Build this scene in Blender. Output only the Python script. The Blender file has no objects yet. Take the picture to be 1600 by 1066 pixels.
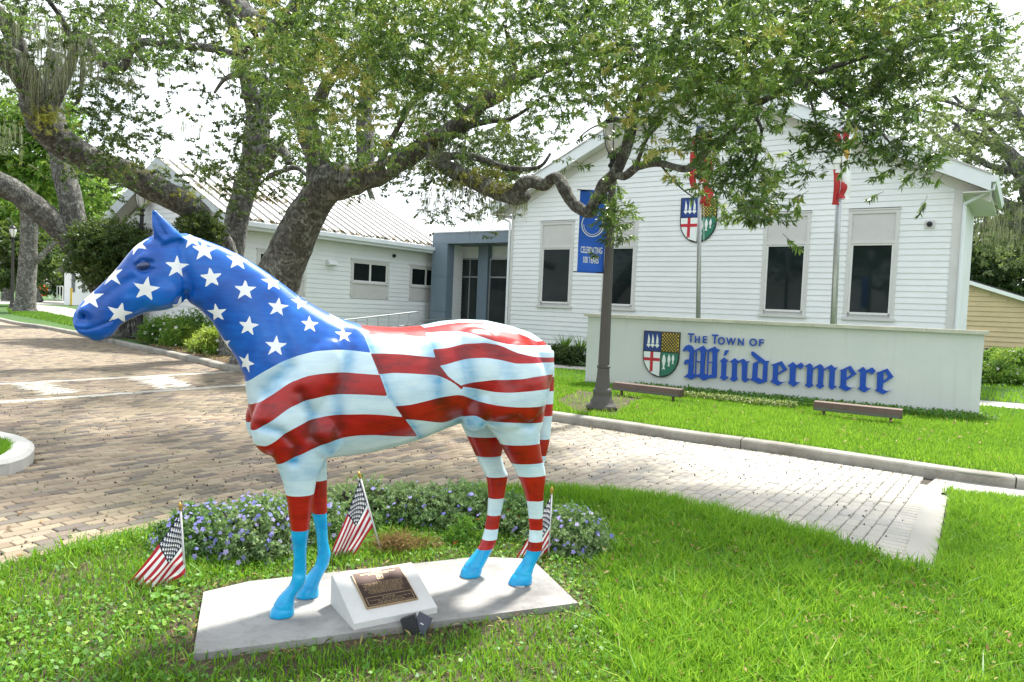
import bpy, bmesh, math, random
import numpy as np
from mathutils import Vector, Matrix, noise
R = math.radians
rng = np.random.default_rng(7)
random.seed(7)
scene = bpy.context.scene
COL = scene.collection

# ---------------------------------------------------------------- camera
FPX = 1150.0; PITCH = R(2.6); ROLL = R(2.4); EYE = np.array([0, 0, 1.72])
fw = np.array([0, math.cos(PITCH), -math.sin(PITCH)])
r0 = np.array([1.0, 0, 0]); u0 = np.array([0, math.sin(PITCH), math.cos(PITCH)])
rt = math.cos(ROLL)*r0 + math.sin(ROLL)*u0
up = math.cos(ROLL)*u0 - math.sin(ROLL)*r0
cam_d = bpy.data.cameras.new('camera'); cam = bpy.data.objects.new('camera', cam_d); COL.objects.link(cam)
cam_d.sensor_width = 36; cam_d.lens = 36*FPX/1600; cam_d.clip_end = 3000; cam_d.clip_start = 0.05
cam.matrix_world = Matrix(((rt[0], up[0], -fw[0], EYE[0]), (rt[1], up[1], -fw[1], EYE[1]), (rt[2], up[2], -fw[2], EYE[2]), (0, 0, 0, 1)))
scene.camera = cam

# ---------------------------------------------------------------- sky, sun, exposure
SUN_AZ, SUN_EL = R(28), R(58)          # azimuth from +Y towards +X
world = bpy.data.worlds.new('World'); scene.world = world; world.use_nodes = True
wn = world.node_tree.nodes; wl = world.node_tree.links; wn.clear()
wo = wn.new('ShaderNodeOutputWorld'); bg = wn.new('ShaderNodeBackground'); bg.inputs['Strength'].default_value = 0.1
sk = wn.new('ShaderNodeTexSky'); sk.sky_type = 'NISHITA'; sk.sun_disc = False
sk.sun_elevation = SUN_EL; sk.sun_rotation = SUN_AZ; sk.air_density = 1.0; sk.dust_density = 1.5
tc = wn.new('ShaderNodeTexCoord'); mp = wn.new('ShaderNodeMapping'); mp.inputs['Scale'].default_value = (1, 1, 2.2)
cn = wn.new('ShaderNodeTexNoise'); cn.inputs['Scale'].default_value = 1.7; cn.inputs['Detail'].default_value = 6; cn.inputs['Roughness'].default_value = .55
cr = wn.new('ShaderNodeValToRGB'); cr.color_ramp.elements[0].position = .40; cr.color_ramp.elements[1].position = .52
cr.color_ramp.elements[0].color = (.15, .15, .15, 1)
mx = wn.new('ShaderNodeMix'); mx.data_type = 'RGBA'
mx.inputs['B'].default_value = (8.0, 8.5, 9.0, 1)
wl.new(tc.outputs['Generated'], mp.inputs['Vector']); wl.new(mp.outputs['Vector'], cn.inputs['Vector'])
wl.new(cn.outputs['Fac'], cr.inputs['Fac']); wl.new(cr.outputs['Color'], mx.inputs['Factor'])
wl.new(sk.outputs['Color'], mx.inputs['A']); wl.new(mx.outputs['Result'], bg.inputs['Color']); wl.new(bg.outputs['Background'], wo.inputs['Surface'])
sd = bpy.data.lights.new('sun', 'SUN'); sun = bpy.data.objects.new('sun', sd); COL.objects.link(sun)
sd.energy = 4.4; sd.angle = R(5); sd.color = (1, .96, .9)
sv = Vector((math.sin(SUN_AZ)*math.cos(SUN_EL), math.cos(SUN_AZ)*math.cos(SUN_EL), math.sin(SUN_EL)))
sun.rotation_euler = (-sv).to_track_quat('-Z', 'Y').to_euler()
sun.location = sv*60
vs = scene.view_settings; vs.view_transform = 'Standard'; vs.look = 'None'; vs.gamma = 1; vs.use_curve_mapping = False; vs.exposure = 1.12
scene.render.engine = 'CYCLES'
cy = scene.cycles; cy.max_bounces = 6; cy.diffuse_bounces = 3; cy.glossy_bounces = 3; cy.transmission_bounces = 4; cy.transparent_max_bounces = 8; cy.use_denoising = True

# ---------------------------------------------------------------- geometry helpers
def ray(x, y): return fw + rt*(x-800)/FPX + up*(533-y)/FPX
def gz(x, y, z=0.0):                      # point of the level z seen at photo position x, y
    d = ray(x, y); return EYE + d*(z-EYE[2])/d[2]
def at(x, y, Y):                          # point at depth Y
    d = ray(x, y); return EYE + d*(Y/d[1])
def onplane(x, y, P, N):                  # point of a plane
    d = ray(x, y); return EYE + d*(((P-EYE)@N)/(d@N))
WX = np.array([.574, .819, 0]); WX /= np.linalg.norm(WX)      # street direction
VX = np.array([WX[1], -WX[0], 0])                             # across
def wv(w, v, z=0): return WX*w + VX*v + np.array([0, 0, z])

def link(o, parent=None):
    COL.objects.link(o)
    if parent is not None: o.parent = parent
    return o
def tag(o, label=None, cat=None, group=None, kind=None):
    if label: o['label'] = label
    if cat: o['category'] = cat
    if group: o['group'] = group
    if kind: o['kind'] = kind
    return o
def thing(name, loc, label, cat, group=None):
    o = bpy.data.objects.new(name, None); o.location = tuple(float(c) for c in loc); link(o)
    o.empty_display_size = .1
    return tag(o, label, cat, group)
def origin_of(parent):
    p = np.zeros(3)
    while parent is not None:
        p = p + np.array(parent.location); parent = parent.parent
    return p
class MB:
    "collects verts and faces in world coordinates"
    def __init__(s): s.v = []; s.f = []; s.a = []
    def add(s, vs, fs, a=0.0):
        b = len(s.v); s.v += [tuple(map(float, p)) for p in vs]; s.f += [tuple(b+i for i in f) for f in fs]; s.a += [a]*len(fs); return s
    def box(s, o, ax, ay, az, a=0.0):      # corner + three edge vectors
        o, ax, ay, az = map(np.array, (o, ax, ay, az))
        vs = [o, o+ax, o+ax+ay, o+ay, o+az, o+ax+az, o+ax+ay+az, o+ay+az]
        return s.add(vs, [(0, 3, 2, 1), (4, 5, 6, 7), (0, 1, 5, 4), (1, 2, 6, 5), (2, 3, 7, 6), (3, 0, 4, 7)], a)
    def cbox(s, c, ax, ay, az, a=0.0):
        c, ax, ay, az = map(np.array, (c, ax, ay, az)); return s.box(c-(ax+ay+az)/2, ax, ay, az, a)
    def prism(s, poly, off, a=0.0):        # polygon (3D) extruded by a vector
        n = len(poly); off = np.array(off); P = [np.array(p, float) for p in poly]
        return s.add(P+[p+off for p in P], [tuple(range(n-1, -1, -1)), tuple(range(n, 2*n))]+[(i, (i+1) % n, (i+1) % n+n, i+n) for i in range(n)], a)
    def tube(s, pts, rad, seg=8, a=0.0, cap=True):
        pts = [np.array(p, float) for p in pts]; n = len(pts)
        rad = [rad]*n if np.isscalar(rad) else rad
        b = []; prev = None
        for i in range(n):
            t = pts[min(i+1, n-1)]-pts[max(i-1, 0)]; t = t/(np.linalg.norm(t)+1e-9)
            if prev is None:
                h = np.array([0, 0, 1.]) if abs(t[2]) < .9 else np.array([1., 0, 0]); u = np.cross(t, h)
            else: u = prev - t*(prev@t)
            u /= np.linalg.norm(u)+1e-9; prev = u; w = np.cross(t, u)
            for k in range(seg):
                an = 2*math.pi*k/seg; b.append(pts[i]+rad[i]*(math.cos(an)*u+math.sin(an)*w))
        fs = [(i*seg+k, i*seg+(k+1) % seg, (i+1)*seg+(k+1) % seg, (i+1)*seg+k) for i in range(n-1) for k in range(seg)]
        if cap: fs += [tuple(range(seg-1, -1, -1)), tuple(range((n-1)*seg, n*seg))]
        return s.add(b, fs, a)
    def lathe(s, c, prof, seg=20, axis=(0, 0, 1), flute=0):
        ax = np.array(axis, float); ax /= np.linalg.norm(ax); h = np.array([1., 0, 0]) if abs(ax[0]) < .9 else np.array([0, 1., 0])
        u = np.cross(ax, h); u /= np.linalg.norm(u); w = np.cross(ax, u); c = np.array(c, float); b = []
        for r_, z in prof:
            for k in range(seg):
                an = 2*math.pi*k/seg; rr = r_*(1-flute*(k % 2)); b.append(c+ax*z+rr*(math.cos(an)*u+math.sin(an)*w))
        n = len(prof)
        fs = [(i*seg+k, i*seg+(k+1) % seg, (i+1)*seg+(k+1) % seg, (i+1)*seg+k) for i in range(n-1) for k in range(seg)]
        fs += [tuple(range(seg-1, -1, -1)), tuple(range((n-1)*seg, n*seg))]
        return s.add(b, fs)
    def build(s, name, mat, parent=None, smooth=False, kind=None, tint=False, label=None):
        me = bpy.data.meshes.new(name); o0 = origin_of(parent)
        me.from_pydata([tuple(np.array(p)-o0) for p in s.v], [], s.f); me.materials.append(mat)
        if smooth: me.polygons.foreach_set('use_smooth', [True]*len(me.polygons))
        if tint:
            at_ = me.attributes.new('tint', 'FLOAT', 'FACE'); at_.data.foreach_set('value', np.array(s.a, dtype=np.float32))
        me.update(); o = bpy.data.objects.new(name, me); link(o, parent)
        if kind: o['kind'] = kind
        if label: o['label'] = label
        return o
def np_mesh(name, V, F, mat, parent=None, attrs=None, kind=None, smooth=False):
    "fast mesh from numpy arrays; F is (n,k)"
    V = np.asarray(V, dtype=np.float32) - origin_of(parent).astype(np.float32); F = np.asarray(F, dtype=np.int32); n, k = F.shape
    me = bpy.data.meshes.new(name); me.vertices.add(len(V)); me.vertices.foreach_set('co', V.ravel())
    me.loops.add(n*k); me.loops.foreach_set('vertex_index', F.ravel()); me.polygons.add(n)
    me.polygons.foreach_set('loop_start', np.arange(0, n*k, k, dtype=np.int32)); me.polygons.foreach_set('loop_total', np.full(n, k, dtype=np.int32))
    if smooth: me.polygons.foreach_set('use_smooth', np.ones(n, dtype=bool))
    me.materials.append(mat); me.update(calc_edges=True)
    for nm, (dom, arr) in (attrs or {}).items():
        a = me.attributes.new(nm, 'FLOAT', dom); a.data.foreach_set('value', np.asarray(arr, dtype=np.float32))
    o = bpy.data.objects.new(name, me); link(o, parent)
    if kind: o['kind'] = kind
    return o

# ---------------------------------------------------------------- material helpers
class NT:
    def __init__(s, name):
        s.m = bpy.data.materials.new(name); s.m.use_nodes = True; s.t = s.m.node_tree; s.n = s.t.nodes; s.l = s.t.links
        s.b = s.n['Principled BSDF']; s.out = s.n['Material Output']
    def new(s, typ, **kw):
        x = s.n.new(typ)
        for k, v in kw.items(): setattr(x, k, v)
        return x
    def put(s, sock, v):
        if hasattr(v, 'is_output') or isinstance(v, bpy.types.NodeSocket): s.l.new(v, sock)
        else: sock.default_value = v
    def math(s, op, a, b=None, c=None, clamp=False):
        x = s.new('ShaderNodeMath', operation=op); x.use_clamp = clamp; s.put(x.inputs[0], a)
        if b is not None: s.put(x.inputs[1], b)
        if c is not None: s.put(x.inputs[2], c)
        return x.outputs[0]
    def mix(s, f, a, b, bt='MIX'):
        x = s.new('ShaderNodeMix', data_type='RGBA', blend_type=bt)
        s.put(x.inputs['Factor'], f); s.put(x.inputs['A'], c4(a)); s.put(x.inputs['B'], c4(b)); return x.outputs['Result']
    def coord(s, which='Object'):
        return s.new('ShaderNodeTexCoord').outputs[which]
    def noise(s, scale, detail=4, rough=.55, vec=None, dist=0.0, out='Fac', sc3=None):
        x = s.new('ShaderNodeTexNoise'); x.inputs['Scale'].default_value = scale; x.inputs['Detail'].default_value = detail
        x.inputs['Roughness'].default_value = rough; x.inputs['Distortion'].default_value = dist
        v = vec if vec is not None else s.coord()
        if sc3:
            mp = s.new('ShaderNodeMapping'); mp.inputs['Scale'].default_value = sc3; s.l.new(v, mp.inputs['Vector']); v = mp.outputs['Vector']
        s.l.new(v, x.inputs['Vector']); return x.outputs[out]
    def ramp(s, f, stops):
        x = s.new('ShaderNodeValToRGB'); e = x.color_ramp.elements
        while len(e) < len(stops): e.new(.5)
        for i, (p, c) in enumerate(stops): e[i].position = p; e[i].color = c4(c)
        s.l.new(f, x.inputs['Fac']); return x.outputs['Color']
    def attr(s, name, out='Fac'):
        return s.new('ShaderNodeAttribute', attribute_name=name).outputs[out]
    def bump(s, h, strength=.3, dist=.01):
        x = s.new('ShaderNodeBump'); x.inputs['Strength'].default_value = strength; x.inputs['Distance'].default_value = dist
        s.l.new(h, x.inputs['Height']); s.l.new(x.outputs['Normal'], s.b.inputs['Normal'])
    def fin(s, col=None, rough=None, metal=None, coat=None, spec=None):
        if col is not None: s.put(s.b.inputs['Base Color'], c4(col))
        if rough is not None: s.put(s.b.inputs['Roughness'], rough)
        if metal is not None: s.b.inputs['Metallic'].default_value = metal
        if coat is not None: s.b.inputs['Coat Weight'].default_value = coat; s.b.inputs['Coat Roughness'].default_value = .08
        if spec is not None: s.b.inputs['Specular IOR Level'].default_value = spec
        return s.m
def c4(c):
    if isinstance(c, (tuple, list)) and len(c) == 3: return (c[0], c[1], c[2], 1)
    if isinstance(c, (tuple, list, bpy.types.NodeSocket)): return c
    return c
def simple(name, c, rough=.6, metal=0, var=.12, scale=6, bump=0, bscale=60, coat=None, spec=None):
    t = NT(name); d = tuple(x*(1-var) for x in c); h = tuple(min(1, x*(1+var*.6)) for x in c)
    nz = t.noise(scale, 5, .6)
    col = t.ramp(nz, [(.3, d), (.7, h)])
    if bump: t.bump(t.noise(bscale, 4, .6), bump, .01)
    return t.fin(col, rough, metal, coat, spec)

def weathered(name, c, dirt, rough=.85, amount=.5, scale=1.3, fine=70, bump=.35, bd=.004):
    t = NT(name)
    big = t.noise(scale, 6, .65, dist=.4); f = t.noise(fine, 4, .7); med = t.noise(scale*8, 5, .7)
    m1 = t.math('MULTIPLY', t.math('SUBTRACT', big, .38, clamp=True), 3.0*amount, clamp=True)
    m2 = t.math('MULTIPLY', t.math('SUBTRACT', med, .52, clamp=True), 5*amount, clamp=True)
    col = t.mix(m1, c, dirt); col = t.mix(t.math('MULTIPLY', m2, .5), col, dirt)
    col = t.mix(t.math('MULTIPLY', f, .35), col, tuple(x*.6 for x in c))
    t.bump(t.math('ADD', f, t.math('MULTIPLY', med, .7)), bump, bd)
    return t.fin(col, rough)
def leafmat(name, stops, rough=.45, trans=.35, spec=.4):
    t = NT(name); a = t.attr('tint'); col = t.ramp(a, stops)
    t.fin(col, rough, spec=spec)
    tr = t.new('ShaderNodeBsdfTranslucent'); t.l.new(t.mix(.35, col, (.5, .7, .1)), tr.inputs['Color'])
    mxs = t.new('ShaderNodeMixShader'); mxs.inputs[0].default_value = trans
    t.l.new(t.b.outputs[0], mxs.inputs[1]); t.l.new(tr.outputs[0], mxs.inputs[2]); t.l.new(mxs.outputs[0], t.out.inputs['Surface'])
    return t.m
# ---------------------------------------------------------------- setting: ground, road, curbs, walks
ZP = .12                                   # level of the lawns beyond the curb
def inpoly(P, poly):
    x, y = P[:, 0], P[:, 1]; c = np.zeros(len(P), bool); n = len(poly)
    for i in range(n):
        x1, y1 = poly[i][:2]; x2, y2 = poly[(i+1) % n][:2]
        m = ((y1 > y) != (y2 > y)) & (x < (x2-x1)*(y-y1)/((y2-y1) if y2 != y1 else 1e-9)+x1); c ^= m
    return c
def nz2(x, y, s, seed=0.0):                # smooth 2D noise, numpy
    def h(i, j): v = np.sin(i*127.1+j*311.7+seed*74.7)*43758.5453; return v-np.floor(v)
    x = x*s; y = y*s; i = np.floor(x); j = np.floor(y); fx_ = x-i; fy_ = y-j; fx_ = fx_*fx_*(3-2*fx_); fy_ = fy_*fy_*(3-2*fy_)
    return (h(i, j)*(1-fx_)+h(i+1, j)*fx_)*(1-fy_)+(h(i, j+1)*(1-fx_)+h(i+1, j+1)*fx_)*fy_
def inview(P, mx_=.14):
    d = P-EYE; k = d@fw; k = np.where(k < .3, np.nan, k); X = d@rt/k; Y = d@up/k
    return (np.abs(X) < 800/FPX+mx_) & (np.abs(Y) < 533/FPX+mx_)
def sheet(name, poly, z, mat, parent=None, kind='structure'):
    m = MB(); m.add([(p[0], p[1], z) for p in poly], [tuple(range(len(poly)))]); return m.build(name, mat, parent, kind=kind)
# materials
t = NT('soil'); n1 = t.noise(2.2, 6, .65); n2 = t.noise(45, 4, .7)
M_soil = t.fin(t.mix(n2, t.ramp(n1, [(.35, (.055, .05, .022)), (.6, (.10, .075, .045))]), (.05, .035, .02)), .95); t.bump(n2, .6, .01)
t = NT('lawn_base'); n1 = t.noise(.8, 5, .6); n2 = t.noise(30, 5, .75); n3 = t.noise(240, 3, .7)
cl = t.ramp(n1, [(.3, (.030, .085, .010)), (.55, (.055, .14, .012)), (.75, (.10, .18, .02))]); cl = t.mix(t.math('MULTIPLY', n2, .6), cl, (.02, .06, .008)); t.bump(t.math('ADD', n2, n3), .8, .02)
M_lawn = t.fin(cl, .9)
t = NT('mulch'); n2 = t.noise(28, 5, .8); n1 = t.noise(1.1, 4, .6)
cl = t.ramp(n2, [(.3, (.05, .028, .018)), (.5, (.12, .07, .045)), (.72, (.22, .14, .09))]); cl = t.mix(t.math('MULTIPLY', t.math('SUBTRACT', n1, .5, clamp=True), 4, clamp=True), cl, (.06, .10, .02)); t.bump(n2, .9, .03)
M_mulch = t.fin(cl, .95)
M_joint = weathered('joint_sand', (.075, .06, .045), (.03, .035, .015), .95, .6, 2, 90)
M_conc = weathered('concrete', (.50, .485, .44), (.24, .225, .19), .9, .55, .9, 80)
M_curb = weathered('curb_concrete', (.36, .345, .30), (.13, .115, .085), .92, .8, 2.2, 60, .5)
M_walk = weathered('walk_concrete', (.45, .43, .385), (.27, .24, .20), .9, .35, .5, 60)
# paver material: colour per brick
t = NT('clay_paver'); a = t.attr('tint'); oi = t.new('ShaderNodeObjectInfo').outputs['Random']
v = t.math('FRACT', t.math('ADD', a, t.math('MULTIPLY', oi, .999)))
cl = t.ramp(v, [(0, (.215, .165, .115)), (.18, (.285, .225, .155)), (.36, (.33, .265, .185)), (.52, (.25, .185, .13)), (.66, (.155, .125, .105)), (.8, (.115, .10, .09)), (.92, (.305, .255, .18)), (1, (.215, .165, .115))])
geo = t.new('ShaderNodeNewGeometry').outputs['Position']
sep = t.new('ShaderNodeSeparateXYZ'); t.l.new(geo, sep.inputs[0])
sunny = t.math('ADD', t.math('MULTIPLY', t.math('ADD', sep.outputs[0], .4), .30, clamp=True), 0.0, clamp=True)      # cleaner bricks right of the statue, with sunlight painted into their colour
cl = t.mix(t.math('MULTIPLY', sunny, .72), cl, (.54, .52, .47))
big = t.noise(.55, 6, .65, vec=geo, dist=.6); fine = t.noise(55, 5, .7, vec=geo)
moss = t.math('MULTIPLY', t.math('SUBTRACT', big, .44, clamp=True), 3.6, clamp=True)
cl = t.mix(t.math('MULTIPLY', moss, t.math('MULTIPLY', fine, t.math('SUBTRACT', .75, t.math('MULTIPLY', sunny, .5)))), cl, (.19, .175, .085))
cl = t.mix(t.math('MULTIPLY', t.math('SUBTRACT', fine, .45, clamp=True), .9), cl, (.12, .09, .065))
t.bump(fine, .35, .004); M_brick = t.fin(cl, .88)
M_wbrick = weathered('white_paver', (.60, .57, .50), (.30, .27, .21), .9, .7, 4, 70)
M_far = NT('distant_paving'); t = M_far
bt = t.new('ShaderNodeTexBrick'); bt.inputs['Scale'].default_value = 1; bt.inputs['Brick Width'].default_value = .2; bt.inputs['Row Height'].default_value = .1; bt.inputs['Mortar Size'].default_value = .006
for k_, c_ in (('Color1', (.36, .25, .18)), ('Color2', (.25, .18, .14)), ('Mortar', (.12, .10, .07))): bt.inputs[k_].default_value = c4(c_)
mp_ = t.new('ShaderNodeMapping'); mp_.inputs['Rotation'].default_value = (0, 0, -math.atan2(WX[1], WX[0])); t.l.new(t.coord(), mp_.inputs['Vector']); t.l.new(mp_.outputs['Vector'], bt.inputs['Vector'])
nb = t.noise(.5, 5, .6); M_far = t.fin(t.mix(t.math('MULTIPLY', nb, .7), bt.outputs['Color'], (.30, .25, .17)), .9)

sheet('ground', [(-400, -60), (400, -60), (400, 500), (-400, 500)], -.06, M_lawn)
CURB = [(-60, 73.5), (-46, 59.7), gz(0, 498, ZP), gz(60, 508, ZP), gz(120, 519, ZP), gz(185, 533, ZP), gz(250, 547, ZP), gz(310, 560, ZP), gz(345, 569, ZP), gz(372, 573, ZP), (-4.6, 15.6), (-2.0, 13.6), gz(860, 645, ZP), gz(960, 659, ZP), gz(1060, 674, ZP), gz(1200, 692, ZP), gz(1330, 711, ZP), gz(1462, 730, ZP), gz(1600, 748, ZP), (9, 6.7), (14, 4.6), (24, 1.2)]
CURB = [np.array([p[0], p[1], 0.]) for p in CURB]
def smooth_path(P, n=4):
    out = []
    for i in range(len(P)-1):
        p0 = P[max(i-1, 0)]; p1 = P[i]; p2 = P[i+1]; p3 = P[min(i+2, len(P)-1)]
        for k in range(n):
            s = k/n; out.append(.5*((2*p1)+(-p0+p2)*s+(2*p0-5*p1+4*p2-p3)*s*s+(-p0+3*p1-3*p2+p3)*s**3))
    out.append(P[-1]); return out
CS = smooth_path(CURB, 5)
plat = [(p[0], p[1]) for p in CS]+[(300, 40), (300, 400), (-300, 400), (-300, 150)]
sheet('lawn_terrace', plat, ZP-.012, M_lawn)
def sweep_curb(path, prof, name, mat, seglen, label=None, kind='structure', flip=1):
    root = thing(name, (0, 0, 0), None, None); root['kind'] = kind
    d = [0]; 
    for a, b in zip(path, path[1:]): d.append(d[-1]+np.linalg.norm(b-a))
    d = np.array(d); P = np.array(path); L = d[-1]; s = 0
    while s < L-.05:
        e = min(s+seglen, L); ss = np.linspace(s+.006, e-.006, 6); pts = np.stack([np.interp(ss, d, P[:, i]) for i in range(3)], 1)
        mid = pts.mean(0)
        m = MB(); n = len(prof); vs = []
        for i in range(len(pts)):
            t_ = pts[min(i+1, 5)]-pts[max(i-1, 0)]; t_ /= np.linalg.norm(t_)+1e-9; nn = np.array([-t_[1], t_[0], 0])*flip
            vs += [pts[i]+nn*q[0]+np.array([0, 0, q[1]]) for q in prof]
        fs = [(i*n+k, i*n+(k+1) % n, (i+1)*n+(k+1) % n, (i+1)*n+k) for i in range(5) for k in range(n)]+[tuple(range(n-1, -1, -1)), tuple(range(5*n, 6*n))]
        m.add(vs, fs); m.build('curb_block', mat, root, smooth=False); s = e
    return root
CP = [(0.0, -.05), (-.02, .10), (-.005, .118), (.02, .128), (.17, .128), (.18, .118), (.18, -.05)]
sweep_curb([p for p in CS if p[1] < 75], CP, 'curb', M_curb, 3.0)
# road base and bricks
ROADP = [(p[0], p[1]) for p in CS]+[(30, -8), (-14, -8), (-90, 60)]
sheet('road_bed', ROADP, -.022, M_joint)
LAWN = [(-9, -1), (-3.9, 2.6), (-3.35, 3.7), (-3.02, 4.35), (-2.6, 5.02), (-2.15, 5.6), (-1.65, 6.05), (-1.0, 6.42), (-.3, 6.68), (.53, 6.76), (1.05, 6.62), (1.51, 6.36), (2.1, 5.85), (2.68, 5.21), (2.9, 4.9), (2.9, -1)]
RIB0, RIB1 = np.array([2.80, 5.10, 0]), np.array([4.45, 7.72, 0])
RL = [(2.98, 5.0), (4.62, 7.55), gz(1470, 775)[:2], gz(1600, 787)[:2], (9, 5.2), (9, -1), (2.9, -1)]
WQ = [[gz(*p) for p in q] for q in ([(15, 599), (60, 596), (124, 612), (75, 619)], [(196, 590), (257, 586), (302, 605), (258, 609)])]
def far_of(px, py): return gz(px, py)
road = thing('brick_road', (0, 0, 0), None, None); road['kind'] = 'structure'
BL, BW, G = .200, .100, .006
ws = np.arange(-8, 44, BL+G); vs_ = np.arange(-34, 9, BW+G)
W_, V_ = np.meshgrid(ws, vs_, indexing='ij'); off = (np.arange(len(vs_)) % 2)*(BL+G)/2
W_ = W_+off[None, :]; W_ = W_.ravel(); V_ = V_.ravel()
C = WX[None]*W_[:, None]+VX[None]*V_[:, None]
dist = C[:, 1]
onroad = inpoly(C, ROADP) & ~inpoly(C, [(a*.985, b-.06) for a, b in LAWN]) & (C[:, 1] < 33) & inview(C, .10) & (C[:, 1] > 1)
v_rib = float(RIB0@VX); w_rib1 = float(RIB1@WX)
onroad &= V_ < v_rib-.24
ISL = [gz(-60, 748), gz(-20, 748), gz(15, 742), gz(40, 732), gz(52, 718), gz(45, 705), gz(20, 697), gz(-20, 690), gz(-80, 690), gz(-120, 720)]
onroad &= ~inpoly(C, [p[:2] for p in ISL])
curbd = np.min(np.stack([np.hypot(C[:, 0]-p[0], C[:, 1]-p[1]) for p in CS if p[1] < 30]), axis=0); 
C = C[onroad]; W_ = W_[onroad]; V_ = V_[onroad]
wl1 = float(gz(0, 600)@VX*.5+gz(370, 580)@VX*.5); wl2 = float(gz(0, 627)@VX*.5+gz(380, 603)@VX*.5)
white = (np.abs(V_-wl1) < .11) | (np.abs(V_-wl2) < .11)
for q in WQ: white |= inpoly(C, [p[:2] for p in q]) & (rng.random(len(C)) < .8)
white &= C[:, 0] < -1.5
# bevelled brick template
def brick_tpl(L=BL, Wd=BW):
    b = .006; h = .03; out = []
    for (l, w, z) in ((L/2, Wd/2, -h), (L/2, Wd/2, -b), (L/2-b, Wd/2-b, 0)):
        out += [(-l, -w, z), (l, -w, z), (l, w, z), (-l, w, z)]
    f = [(i, (i+1) % 4, (i+1) % 4+4, i+4) for i in range(4)]+[(i+4, (i+1) % 4+4, (i+1) % 4+8, i+8) for i in range(4)]+[(8, 9, 10, 11)]
    return np.array(out), np.array(f)
TV, TF = brick_tpl()
near = np.argsort(np.hypot(C[:, 0], C[:, 1]))
nearset = [i for i in near if not white[i]][:285]
mask = np.ones(len(C), bool); mask[nearset] = False
ang = math.atan2(WX[1], WX[0])
bmesh_variants = []
for k in range(10):
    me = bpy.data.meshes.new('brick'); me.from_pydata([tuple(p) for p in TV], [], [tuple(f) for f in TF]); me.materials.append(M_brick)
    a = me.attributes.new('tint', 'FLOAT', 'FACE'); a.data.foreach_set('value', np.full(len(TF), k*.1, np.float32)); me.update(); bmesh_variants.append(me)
for i in nearset:
    o = bpy.data.objects.new('brick', random.choice(bmesh_variants)); o.location = (C[i, 0], C[i, 1], random.uniform(-.003, .003))
    o.rotation_euler = (random.gauss(0, .008), random.gauss(0, .006), ang+random.gauss(0, .008)); link(o, road)
def merged_bricks(idx, mat, name):
    n = len(idx); rot = np.array([WX[:2], [-WX[1], WX[0]]]); jit = rng.normal(0, .0022, n)
    XY = TV[:, :2]@rot; V = np.zeros((n, len(TV), 3)); V[:, :, :2] = XY[None]+C[idx][:, None, :2]
    tilt = rng.normal(0, .02, (n, 2)); V[:, :, 2] = TV[None, :, 2]+jit[:, None]+(tilt[:, :1]*TV[None, :, 0]+tilt[:, 1:]*TV[None, :, 1])*.6
    F = (np.arange(n)[:, None, None]*len(TV)+TF[None]).reshape(-1, 4); tint = np.repeat(rng.random(n), len(TF))
    return np_mesh(name, V.reshape(-1, 3), F, mat, road, {'tint': ('FACE', tint)}, kind='stuff')
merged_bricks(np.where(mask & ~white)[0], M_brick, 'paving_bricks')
merged_bricks(np.where(white)[0], M_wbrick, 'white_marking_bricks')
sheet('far_paving', [p for p in ROADP if p[1] > 24]+[(-11.5, 24), (-60, 24)], -.006, M_far) if False else None
fp = MB(); FPY = 32.5
pts = [(p[0], p[1]) for p in CS if p[1] > FPY]; pts = pts+[(-19.4, FPY), (-60, FPY), (-90, 60)]
fp.add([(x, y, -.004) for x, y in pts], [tuple(range(len(pts)))]); fp.build('distant_paving', M_far, kind='structure')
# soldier course beside the ribbon curb
sm = MB()
for k in range(34):
    w0 = float(RIB0@WX)-.3+k*(BW+G)
    if w0 > w_rib1+.42: break
    vmx = float(V_.max())+BW/2+G; c = WX*w0+VX*((vmx+v_rib-.006)/2); b = brick_tpl(BW, v_rib-.006-vmx)[0]; vv = [c+WX*p[0]+VX*p[1]+np.array([0, 0, p[2]+random.uniform(-.002, .002)]) for p in b]
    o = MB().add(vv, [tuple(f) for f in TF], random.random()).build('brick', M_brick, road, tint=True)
# ribbon curb and apron
rb = thing('ribbon_curb', (0, 0, 0), None, None); rb['kind'] = 'structure'
MB().box(RIB0-WX*.12+np.array([0, 0, -.05]), (RIB1-RIB0)+WX*.12-WX*.004, VX*.20, (0, 0, .066)).build('curb_block', M_walk, rb)
MB().cbox(RIB0+WX*.13+VX*.10+np.array([0, 0, .018]), WX*.10, VX*.10, (0, 0, .006)).build('metal_plate', simple('plate_metal', (.10, .10, .10), .5, .6), rb)
ap = [RIB1+VX*-.02, gz(1470, 742), gz(1600, 759), (9.5, 6.3, 0), (9.5, 4.6, 0), gz(1600, 792), gz(1470, 780), RIB1+VX*.2]
sheet('concrete_apron', [(p[0], p[1]) for p in ap], .004, M_walk)
# left island
isl = thing('island_curb', (0, 0, 0), None, None); isl['kind'] = 'structure'
ip = smooth_path([np.array([p[0], p[1], 0]) for p in ISL], 5)
cen = np.mean(ip, axis=0); sgn = -1
root_i = sweep_curb(ip[5:-3], [(0.0, -.05), (-.01, .11), (.03, .14), (.15, .15), (.19, .14), (.2, -.05)], 'island_edging', weathered('pale_curb', (.55, .54, .50), (.33, .31, .27), .9, .4, 2, 60), .9, flip=1)
sheet('island_bed', [(p[0], p[1]) for p in ip], .10, M_lawn)
bpy.data.objects.remove(isl)
# near lawn soil, gently uneven
def lawn_soil(name, poly, z0):
    x0, y0 = np.min([p[:2] for p in poly], 0); x1, y1 = np.max([p[:2] for p in poly], 0)
    m = MB(); m.prism([(p[0], p[1], -.05) for p in poly], (0, 0, z0+.05)); return m.build(name, M_soil, kind='structure')
lawn_soil('lawn', LAWN, .045); lawn_soil('right_lawn', RL, .030)
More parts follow.
